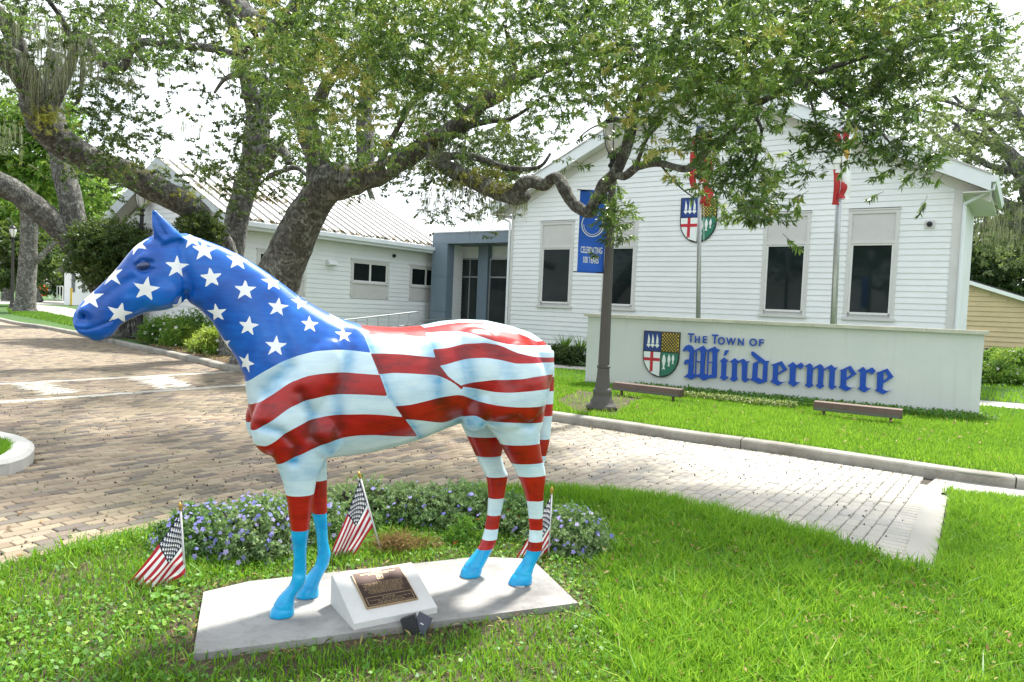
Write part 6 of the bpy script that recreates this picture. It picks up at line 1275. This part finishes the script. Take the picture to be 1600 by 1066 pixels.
STARS = [(-0.66,-0.099,1.654,-0.07,-0.98,-0.16,0.071,8),(-0.528,-0.087,1.768,0.4,-0.91,0.07,0.068,2),(-0.377,-0.088,1.724,-0.03,-1.0,0.03,0.064,-8),(-0.769,-0.059,1.535,0.04,-0.95,-0.32,0.068,12),(-0.22,-0.097,1.672,-0.05,-0.99,0.14,0.064,0),(-0.346,-0.07,1.553,-0.45,-0.84,-0.29,0.058,-5),(-0.065,-0.114,1.593,-0.27,-0.93,0.24,0.061,4),(-0.202,-0.11,1.493,-0.34,-0.94,-0.02,0.061,6),(-0.074,-0.153,1.399,-0.02,-0.98,0.2,0.064,4),(0.089,-0.145,1.512,0.11,-0.9,0.42,0.057,4),(0.263,-0.143,1.463,0.32,-0.78,0.53,0.058,8),(-0.205,-0.078,1.308,-0.7,-0.67,-0.26,0.061,20),(-0.41,-0.065,1.856,0.12,-0.92,0.38,0.071,0),(-0.256,-0.055,1.817,0.21,-0.85,0.49,0.068,5),(-0.09,-0.068,1.718,0.33,-0.74,0.58,0.065,0),(0.052,-0.081,1.62,0.36,-0.67,0.66,0.062,5),(0.235,-0.058,1.546,0.37,-0.42,0.83,0.062,0),(-0.7,-0.037,1.859,-0.63,-0.36,0.69,0.068,20),(-0.802,-0.035,1.714,-0.74,-0.46,0.49,0.069,-20),(-0.892,-0.035,1.602,-0.46,-0.76,0.46,0.069,-10),(-0.521,-0.012,1.577,0.6,-0.23,-0.76,0.058,-20),(-0.303,-0.004,1.398,-0.83,-0.1,-0.55,0.066,10),(-0.465,-0.044,1.906,0.18,-0.76,0.63,0.062,0)]

def fz(name, x):
    p = np.array(sum([PL[k] for k in name.split('+')], [])); o = np.argsort(p[:, 0]); p = p[o]
    xs = np.linspace(p[0, 0], p[-1, 0], 60); zs = np.interp(xs, p[:, 0], p[:, 1])
    zs = np.convolve(np.pad(zs, 3, mode='edge'), np.array([1, 2, 3, 4, 3, 2, 1])/16, mode='valid'); return np.interp(x, xs, zs)
def fx(name, z):
    p = np.array(PL[name]); o = np.argsort(p[:, 1]); return np.interp(z, p[o, 1], p[o, 0])
def bands(z, lv):            # red between lv[0]..lv[1], lv[2]..lv[3], ...
    r = np.full(len(z), -9.0)
    for i in range(0, len(lv)-1, 2): r = np.maximum(r, np.minimum(lv[i]-z, z-lv[i+1]))
    return r
def paint_fields(V, NR):
    x, y, z = V.T; mn = np.minimum; mxx = np.maximum
    BR = fx('BR', z); M2 = fx('M2', z); front = BR-x
    blue = mn(z-fz('B1', x), front)
    rF = mxx(mn(fz('B2', x)-z, z-fz('B3', x)), mn(fz('B4', x)-z, z-fz('B5', x)))
    mid = M2-x
    rM = mn(mxx(z-fz('m0', x), mn(fz('m1', x)-z, z-fz('m2', x))), mid+.002)
    low = mn(fz('m3+r7', x)-z, z-fz('m4+r8', x))
    rR = mn(mxx(mn(fz('r1', x)-z, z-fz('r2', x)), mn(fz('r3', x)-z, z-fz('r4', x))), .002-mid)
    x0 = PL['M3'][0][0]; x1 = PL['M3'][-1][0]
    wedge = mn(mn(fz('M3', x)-z, z-fz('m2', x)), mn(x-x0+.004, x1+.004-x))
    rL = mn(mn(fz('r5', x)-z, z-fz('r6', x)), x-PL['r5'][0][0])
    back = mxx(mxx(mxx(rM, low), mxx(rR, wedge)), rL)
    red = mxx(mn(rF, front+.001), mn(back, .001-front))
    fr = np.where(y < 0, bands(z, PL['nf']), bands(z, PL['ff'])); hi = np.where(y < 0, bands(z, PL['nh']), bands(z, PL['fh']))
    legs = np.where(x < .6, fr, hi); legz = np.where(x < .6, .66, np.where(y < 0, PL['nh'][0]+.02, PL['fh'][0]+.02))
    red = np.where(z < legz, legs, red)
    cz = np.where(x < .6, np.where(y < 0, PL['nf'][1], PL['ff'][1]), np.where(y < 0, PL['nh'][-1], PL['fh'][-1]))
    cyan = cz-z
    tl = mn(mn(x-1.499, .06-np.abs(y)), z-.6); red = mxx(mn(red, -tl), mn(bands(z, PL['tail']), tl)); cyan = mn(cyan, -tl)
    star = np.full(len(x), -9.0); P = V
    for (sx, sy, sz, nx, ny, nz, r, rot) in STARS:
        for sg in ((1, -1) if abs(sy) > .02 else (1,)):
            c = np.array([sx, sy*sg, sz]); nn = np.array([nx, ny*sg, nz]); nn /= np.linalg.norm(nn)
            u = np.array([0, 0, 1.])-nn*nn[2]; u /= np.linalg.norm(u); w = np.cross(u, nn)*sg
            a0 = R(rot); r = r*.90; d = P-c; near = np.linalg.norm(d, axis=1) < r*1.25
            dd = d[near]; du = dd@u; dw = dd@w; rr = np.hypot(du, dw); an = np.arctan2(dw, du)-a0
            an = np.abs((an+math.pi/5) % (2*math.pi/5)-math.pi/5); px_ = rr*np.cos(an); py_ = rr*np.sin(an)
            sdv = ((r-px_)*.3249-py_)*.95; star[near] = np.maximum(star[near], sdv)
    star = mn(star, blue)
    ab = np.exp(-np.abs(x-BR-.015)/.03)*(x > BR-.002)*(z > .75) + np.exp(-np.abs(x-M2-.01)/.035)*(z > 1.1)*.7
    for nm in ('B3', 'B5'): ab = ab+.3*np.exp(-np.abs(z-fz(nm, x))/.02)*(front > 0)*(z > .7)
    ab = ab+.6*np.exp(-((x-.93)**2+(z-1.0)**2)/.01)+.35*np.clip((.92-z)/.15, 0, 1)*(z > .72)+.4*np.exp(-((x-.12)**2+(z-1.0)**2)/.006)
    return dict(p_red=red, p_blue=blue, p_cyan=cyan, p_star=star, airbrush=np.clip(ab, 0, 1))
# ---------------------------------------------------------------- painted horse statue
HA = np.array([.906, .424, 0]); HA /= np.linalg.norm(HA); HN = np.array([-HA[1], HA[0], 0])
HO = np.array([-1.1724, 3.8306, .08])
def build_horse():
    root = thing('horse_statue', HO, 'life-size horse statue painted with white stars on blue and red and white stripes', 'statue')
    root.rotation_euler = (0, 0, math.atan2(HA[1], HA[0]))
    bm = bmesh.new()
    def loft(secs, seg=24, close=True):
        rings = []
        for (tx, tz, bx, bz, w, yc, ex) in secs:
            c = ((tx+bx)/2, (tz+bz)/2); h = ((tx-bx)/2, (tz-bz)/2); ring = []
            for k in range(seg):
                a = 2*math.pi*k/seg; ca, sa = math.cos(a), math.sin(a)
                ca2 = math.copysign(abs(ca)**(2/ex), ca); sa2 = math.copysign(abs(sa)**(2/ex), sa)
                ring.append(bm.verts.new((c[0]+h[0]*ca2, yc+w*sa2, c[1]+h[1]*ca2)))
            rings.append(ring)
        for A, B in zip(rings, rings[1:]):
            for k in range(seg): bm.faces.new((A[k], A[(k+1) % seg], B[(k+1) % seg], B[k]))
        bm.faces.new(rings[0][::-1]); bm.faces.new(rings[-1])
    T = [(1.572, 1.345, 1.52, 1.16, .05), (1.54, 1.40, 1.45, 1.03, .085), (1.50, 1.445, 1.40, .98, .15), (1.40, 1.498, 1.32, .95, .24), (1.265, 1.535, 1.20, .955, .275), (1.12, 1.56, 1.07, .965, .285),
         (.979, 1.562, .956, .958, .275), (.851, 1.548, .86, .927, .272), (.719, 1.518, .74, .882, .282), (.60, 1.507, .60, .845, .288),
         (.48, 1.507, .45, .815, .28), (.40, 1.512, .30, .80, .262), (.323, 1.53, .17, .79, .24), (.25, 1.552, .06, .80, .222), (.18, 1.585, -.05, .845, .21),
         (.097, 1.628, -.125, .93, .192), (.03, 1.672, -.17, 1.02, .17), (-.03, 1.715, -.19, 1.12, .148), (-.106, 1.768, -.205, 1.23, .125), (-.17, 1.808, -.245, 1.32, .108),
         (-.24, 1.848, -.306, 1.408, .096), (-.326, 1.885, -.36, 1.50, .09), (-.42, 1.915, -.42, 1.565, .086), (-.50, 1.940, -.475, 1.60, .082)]
    loft([t+(0, 2.15) for t in T], 32)
    Hd = [(-.50, 1.93, -.47, 1.66, .075), (-.56, 1.945, -.495, 1.60, .09), (-.62, 1.925, -.53, 1.572, .098), (-.67, 1.895, -.575, 1.556, .104), (-.71, 1.86, -.62, 1.548, .104), (-.742, 1.82, -.66, 1.542, .098),
          (-.775, 1.768, -.70, 1.522, .084), (-.81, 1.718, -.74, 1.500, .072), (-.849, 1.672, -.768, 1.478, .063), (-.885, 1.632, -.785, 1.452, .059),
          (-.915, 1.60, -.80, 1.430, .060), (-.943, 1.565, -.825, 1.414, .062), (-.962, 1.525, -.86, 1.41, .056), (-.966, 1.485, -.905, 1.415, .043), (-.955, 1.455, -.93, 1.428, .028)]
    loft([t+(0, 2.3) for t in Hd], 28)
    def leg(secs): loft([(f, z, r, z2, w, y, 2.1) for f, z, r, z2, w, y in secs], 20)
    def L(rows, y0, y1):     # rows (z, front, rear, halfwidth)
        n = len(rows); zt = rows[0][0]; out = []
        for z, f, r, w in rows:
            k = z/zt; out.append((f, z, r, z, w, y1+(y0-y1)*min(1, k*1.1)))
        leg(out)
    L([(1.22, -.10, .24, .07), (1.05, -.155, .23, .085), (.95, -.14, .225, .088), (.87, -.09, .215, .085), (.80, -.055, .185, .08), (.70, -.018, .148, .07), (.60, .005, .136, .06), (.50, .02, .126, .052), (.45, .028, .122, .05), (.417, .032, .118, .05), (.36, .042, .113, .044),
       (.30, .048, .113, .038), (.229, .048, .116, .038), (.175, .04, .115, .043), (.149, .028, .106, .042), (.12, 0, .082, .040), (.096, -.024, .064, .044), (.06, -.045, .060, .052), (.03, -.058, .061, .058), (0, -.068, .063, .063)], -.145, -.10)
    L([(1.15, -.06, .24, .07), (.95, -.03, .24, .085), (.85, .04, .248, .082), (.76, .10, .252, .072), (.61, .148, .256, .06), (.50, .168, .258, .052), (.433, .184, .259, .05), (.346, .203, .265, .044), (.30, .208, .268, .038), (.245, .213, .282, .040), (.22, .213, .286, .043),
       (.163, .200, .274, .042), (.114, .160, .246, .044), (.08, .130, .23, .05), (.053, .106, .224, .055), (.014, .098, .226, .060), (0, .096, .228, .062)], .145, .11)
    L([(1.40, 1.10, 1.50, .06), (1.28, 1.03, 1.50, .10), (1.15, 1.00, 1.475, .115), (1.05, 1.03, 1.455, .112), (.972, 1.085, 1.447, .10), (.92, 1.13, 1.432, .092), (.872, 1.174, 1.432, .082), (.784, 1.228, 1.452, .066), (.714, 1.277, 1.477, .056), (.655, 1.31, 1.492, .05), (.622, 1.332, 1.492, .048), (.57, 1.355, 1.486, .046), (.52, 1.373, 1.485, .044), (.46, 1.388, 1.487, .040),
       (.406, 1.397, 1.489, .037), (.316, 1.409, 1.494, .036), (.258, 1.409, 1.496, .039), (.21, 1.406, 1.498, .043), (.17, 1.398, 1.487, .041), (.125, 1.372, 1.463, .042), (.085, 1.342, 1.446, .047), (.05, 1.318, 1.440, .054), (.023, 1.300, 1.442, .059), (0, 1.290, 1.444, .062)], -.15, -.10)
    L([(1.40, 1.10, 1.50, .06), (1.28, 1.03, 1.50, .10), (1.15, .98, 1.475, .115), (1.05, .99, 1.43, .11), (.931, 1.042, 1.39, .095), (.863, 1.08, 1.345, .082), (.73, 1.148, 1.312, .064), (.657, 1.188, 1.336, .054), (.61, 1.215, 1.362, .05), (.57, 1.228, 1.358, .047), (.479, 1.239, 1.343, .043), (.414, 1.237, 1.333, .039), (.364, 1.234, 1.322, .037),
       (.274, 1.220, 1.308, .038), (.215, 1.204, 1.302, .043), (.172, 1.186, 1.286, .041), (.131, 1.150, 1.262, .042), (.09, 1.112, 1.236, .047), (.048, 1.080, 1.210, .055), (.02, 1.070, 1.2, .06), (0, 1.064, 1.198, .062)], .15, .11)
    loft([(1.49, 1.43, 1.45, 1.37, .018, 0, 2), (1.555, 1.42, 1.51, 1.38, .026, 0, 2), (1.586, 1.30, 1.50, 1.29, .034, 0, 2), (1.590, 1.15, 1.502, 1.15, .036, 0, 2), (1.588, 1.0, 1.50, 1.0, .036, 0, 2), (1.577, .83, 1.488, .83, .033, 0, 2), (1.555, .72, 1.49, .72, .026, 0, 2), (1.53, .64, 1.50, .64, .014, 0, 2)], 14)
    for s in (-1, 1):                    # ears
        rings = []
        for k, (cx, cz, rx_, ry_) in enumerate([(-.560, 1.880, .070, .040), (-.578, 1.915, .058, .034), (-.596, 1.948, .046, .029), (-.612, 1.978, .034, .024), (-.626, 2.006, .021, .017), (-.637, 2.030, .009, .009)]):
            ring = []
            for a in range(14):
                an = 2*math.pi*a/14; ca, sa = math.cos(an), math.sin(an)
                ring.append(bm.verts.new((cx+rx_*ca*.93, s*(.060+.002*k)+ry_*sa*(.75 if sa*s < 0 else 1), cz+rx_*ca*.38)))
            rings.append(ring)
        for A, B in zip(rings, rings[1:]):
            for a in range(14): bm.faces.new((A[a], A[(a+1) % 14], B[(a+1) % 14], B[a]))
        bm.faces.new(rings[0][::-1]); bm.faces.new(rings[-1])
    def blob(c, r, rot=0):
        m = Matrix.Translation(c) @ Matrix.Rotation(R(rot), 4, 'Y') @ Matrix.Diagonal((r[0], r[1], r[2], 1))
        bmesh.ops.create_icosphere(bm, subdivisions=3, radius=1, matrix=m)
    for s in (-1, 1):
        blob((-.02, s*.125, 1.03), (.155, .105, .20), 25)          # point of shoulder
        blob((.12, s*.150, 1.22), (.14, .095, .25), 28)             # shoulder blade
        blob((.165, s*.16, .95), (.12, .085, .13), -20)            # triceps
        blob((1.21, s*.185, 1.19), (.25, .115, .27), -15)          # thigh
        blob((1.02, s*.20, 1.08), (.095, .075, .145), 20)           # stifle
        blob((1.02, s*.135, 1.42), (.17, .12, .10), 8)              # hip
        blob((-.60, s*.060, 1.655), (.085, .045, .085), 0)          # cheek
        blob((-.667, s*.086, 1.79), (.05, .026, .034), -35)        # brow
        blob((-.912, s*.042, 1.525), (.038, .028, .05), 30)        # nostril wall
    blob((-.86, 0, 1.425), (.042, .035, .026), -10)                # chin
    bm.normal_update(); me = bpy.data.meshes.new('body'); bm.to_mesh(me); bm.free()
    o = bpy.data.objects.new('body', me); COL.objects.link(o)
    rm = o.modifiers.new('r', 'REMESH'); rm.mode = 'VOXEL'; rm.voxel_size = .0078; rm.use_smooth_shade = True
    sm = o.modifiers.new('s', 'SMOOTH'); sm.factor = .6; sm.iterations = 8
    dg = bpy.context.evaluated_depsgraph_get(); me2 = bpy.data.meshes.new_from_object(o.evaluated_get(dg))
    bpy.data.objects.remove(o); me2.name = 'body'
    n = len(me2.vertices); V = np.empty(n*3, np.float32); me2.vertices.foreach_get('co', V); V = V.reshape(-1, 3).astype(float)
    NR = np.empty(n*3, np.float32); me2.vertices.foreach_get('normal', NR); NR = NR.reshape(-1, 3).astype(float)
    # carved relief: grooves as (polyline x,z, width, depth)
    def segd(P, poly):
        d = np.full(len(P), 9.0)
        for a, b in zip(poly, poly[1:]):
            a = np.array(a); b = np.array(b); ab = b-a; t = np.clip(((P-a)@ab)/(ab@ab), 0, 1); d = np.minimum(d, np.linalg.norm(P-a-t[:, None]*ab, axis=1))
        return d
    XZ = V[:, [0, 2]]; side = np.clip((np.abs(NR[:, 1])-.15)/.4, 0, 1)
    disp = np.zeros(n)
    for poly, w, dp in [([(.30, 1.46), (.27, 1.30), (.22, 1.15), (.24, 1.0), (.22, .90)], .035, .010), ([(-.10, 1.62), (-.06, 1.45), (-.02, 1.30), (-.12, 1.18)], .04, .010),
                        ([(-.13, 1.0), (-.05, .98), (.03, .90), (.02, .82)], .025, .010), ([(.04, 1.17), (.10, 1.06), (.10, .95), (.20, .86)], .028, .010),
                        ([(.90, 1.36), (.93, 1.22), (.97, 1.10), (1.04, 1.0), (1.10, .93)], .045, .012), ([(.70, 1.36), (.74, 1.18), (.80, 1.05), (.93, .99)], .05, .006),
                        ([(1.13, 1.0), (1.22, 1.02), (1.33, .96)], .03, .010), ([(1.34, 1.47), (1.42, 1.30), (1.44, 1.12), (1.36, .98)], .035, .006), ([(1.0, 1.47), (1.12, 1.35), (1.16, 1.22)], .05, .006),
                        ([(-.945, 1.455), (-.90, 1.455), (-.85, 1.475), (-.80, 1.50)], .007, .006), ([(-.51, 1.87), (-.49, 1.76), (-.47, 1.66), (-.50, 1.60)], .025, .012),
                        ([(-.85, 1.60), (-.78, 1.66), (-.72, 1.70)], .022, .005), ([(-.74, 1.60), (-.66, 1.61), (-.60, 1.57)], .02, -.003), ([(-.705, 1.750), (-.675, 1.734), (-.635, 1.748)], .009, .007), ([(-.710, 1.765), (-.68, 1.790), (-.640, 1.780)], .009, .007),
                        ([(1.40, .60), (1.41, .45), (1.43, .30)], .018, .006), ([(.07, .36), (.075, .22)], .015, .005), ([(-.585, 1.915), (-.612, 1.965), (-.630, 2.005)], .012, .008), ([(-.53, 1.90), (-.585, 1.865), (-.64, 1.90)], .016, .006)]:
        disp -= 1.45*dp*np.exp(-(segd(XZ, poly)/w)**2)*side
    for (cx, cz), w, dp in [((-.928, 1.508), .024, .050), ((-.672, 1.764), .040, .008)]:
        disp -= dp*np.exp(-(np.linalg.norm(XZ-np.array([cx, cz]), axis=1)/w)**2)*(np.abs(NR[:, 1]) > .2)
    for zc, x0_, x1_ in ((.052, -.2, .07), (.052, .08, .30), (.052, 1.0, 1.26), (.052, 1.26, 1.6)):
        m_ = (XZ[:, 0] > x0_) & (XZ[:, 0] < x1_); xc = XZ[:, 0]-(x0_+x1_)/2
        disp -= .0035*np.exp(-((XZ[:, 1]-(zc-.10*xc))/.006)**2)*m_*(XZ[:, 1] < .12)
    V += NR*disp[:, None]
    V[:, 2] = np.maximum(V[:, 2], 0)
    me2.vertices.foreach_set('co', V.astype(np.float32).ravel())
    # ---- paint fields (signed, metres)
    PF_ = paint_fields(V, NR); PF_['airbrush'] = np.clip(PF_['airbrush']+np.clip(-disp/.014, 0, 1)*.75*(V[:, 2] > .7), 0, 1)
    for k, arr in PF_.items():
        a = me2.attributes.new(k, 'FLOAT', 'POINT'); a.data.foreach_set('value', arr.astype(np.float32))
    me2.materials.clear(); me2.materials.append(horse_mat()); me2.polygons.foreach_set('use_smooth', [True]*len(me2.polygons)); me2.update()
    body = bpy.data.objects.new('body', me2); link(body, root)
    for s in (-1, 1):
        b = bmesh.new(); bmesh.ops.create_uvsphere(b, u_segments=20, v_segments=12, radius=.025, matrix=Matrix.Translation((-.672, s*.0915, 1.764)) @ Matrix.Rotation(R(-20), 4, 'Y') @ Matrix.Diagonal((1.25, .75, .8, 1)))
        m = bpy.data.meshes.new('eye'); b.to_mesh(m); b.free(); m.materials.append(M_eye); m.polygons.foreach_set('use_smooth', [True]*len(m.polygons))
        eye = bpy.data.objects.new('eye', m); link(eye, root)
    return root, body
M_eye = simple('eye_paint', (.002, .025, .13), .06, coat=1, var=.3, scale=40)
def horse_mat():
    t = NT('painted_fibreglass')
    def step(a): return t.math('GREATER_THAN', t.attr(a), 0.0)
    fine = t.noise(7, 6, .65, sc3=(1, 1, 2.2)); brush = t.noise(30, 5, .7, sc3=(.25, .25, 1.5)); big = t.noise(3.2, 4, .6)
    wf = t.math('MULTIPLY', t.math('SUBTRACT', t.math('ADD', t.math('MULTIPLY', fine, .6), t.math('MULTIPLY', brush, .5)), .50, clamp=True), 2.2, clamp=True)
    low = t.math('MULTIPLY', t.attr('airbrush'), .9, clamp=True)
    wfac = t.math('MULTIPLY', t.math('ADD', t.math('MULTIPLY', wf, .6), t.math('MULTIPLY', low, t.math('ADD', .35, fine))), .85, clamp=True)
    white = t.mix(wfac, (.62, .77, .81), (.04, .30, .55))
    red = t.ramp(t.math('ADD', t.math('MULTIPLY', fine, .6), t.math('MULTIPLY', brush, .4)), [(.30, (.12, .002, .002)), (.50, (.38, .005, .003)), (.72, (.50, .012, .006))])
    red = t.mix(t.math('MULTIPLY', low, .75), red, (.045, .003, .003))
    blue = t.ramp(t.math('ADD', t.math('MULTIPLY', big, .7), t.math('MULTIPLY', brush, .3)), [(.33, (.0, .035, .22)), (.50, (.0, .10, .47)), (.70, (.002, .19, .67))])
    cyan = t.ramp(fine, [(.35, (.0, .28, .58)), (.6, (.003, .38, .68)), (.75, (.06, .55, .74))])
    star = t.mix(t.math('MULTIPLY', wf, .25), (.90, .91, .89), (.45, .75, .8))
    col = t.mix(step('p_red'), white, red); col = t.mix(step('p_blue'), col, blue); col = t.mix(step('p_cyan'), col, cyan); col = t.mix(step('p_star'), col, star)
    t.bump(t.math('ADD', t.noise(160, 3, .6), t.math('MULTIPLY', brush, 1.2)), .10, .003)
    t.fin(col, t.math('ADD', .24, t.math('MULTIPLY', fine, .18)), coat=.28, spec=.4); t.b.inputs['Coat Roughness'].default_value = .22
    return t.m
build_horse()
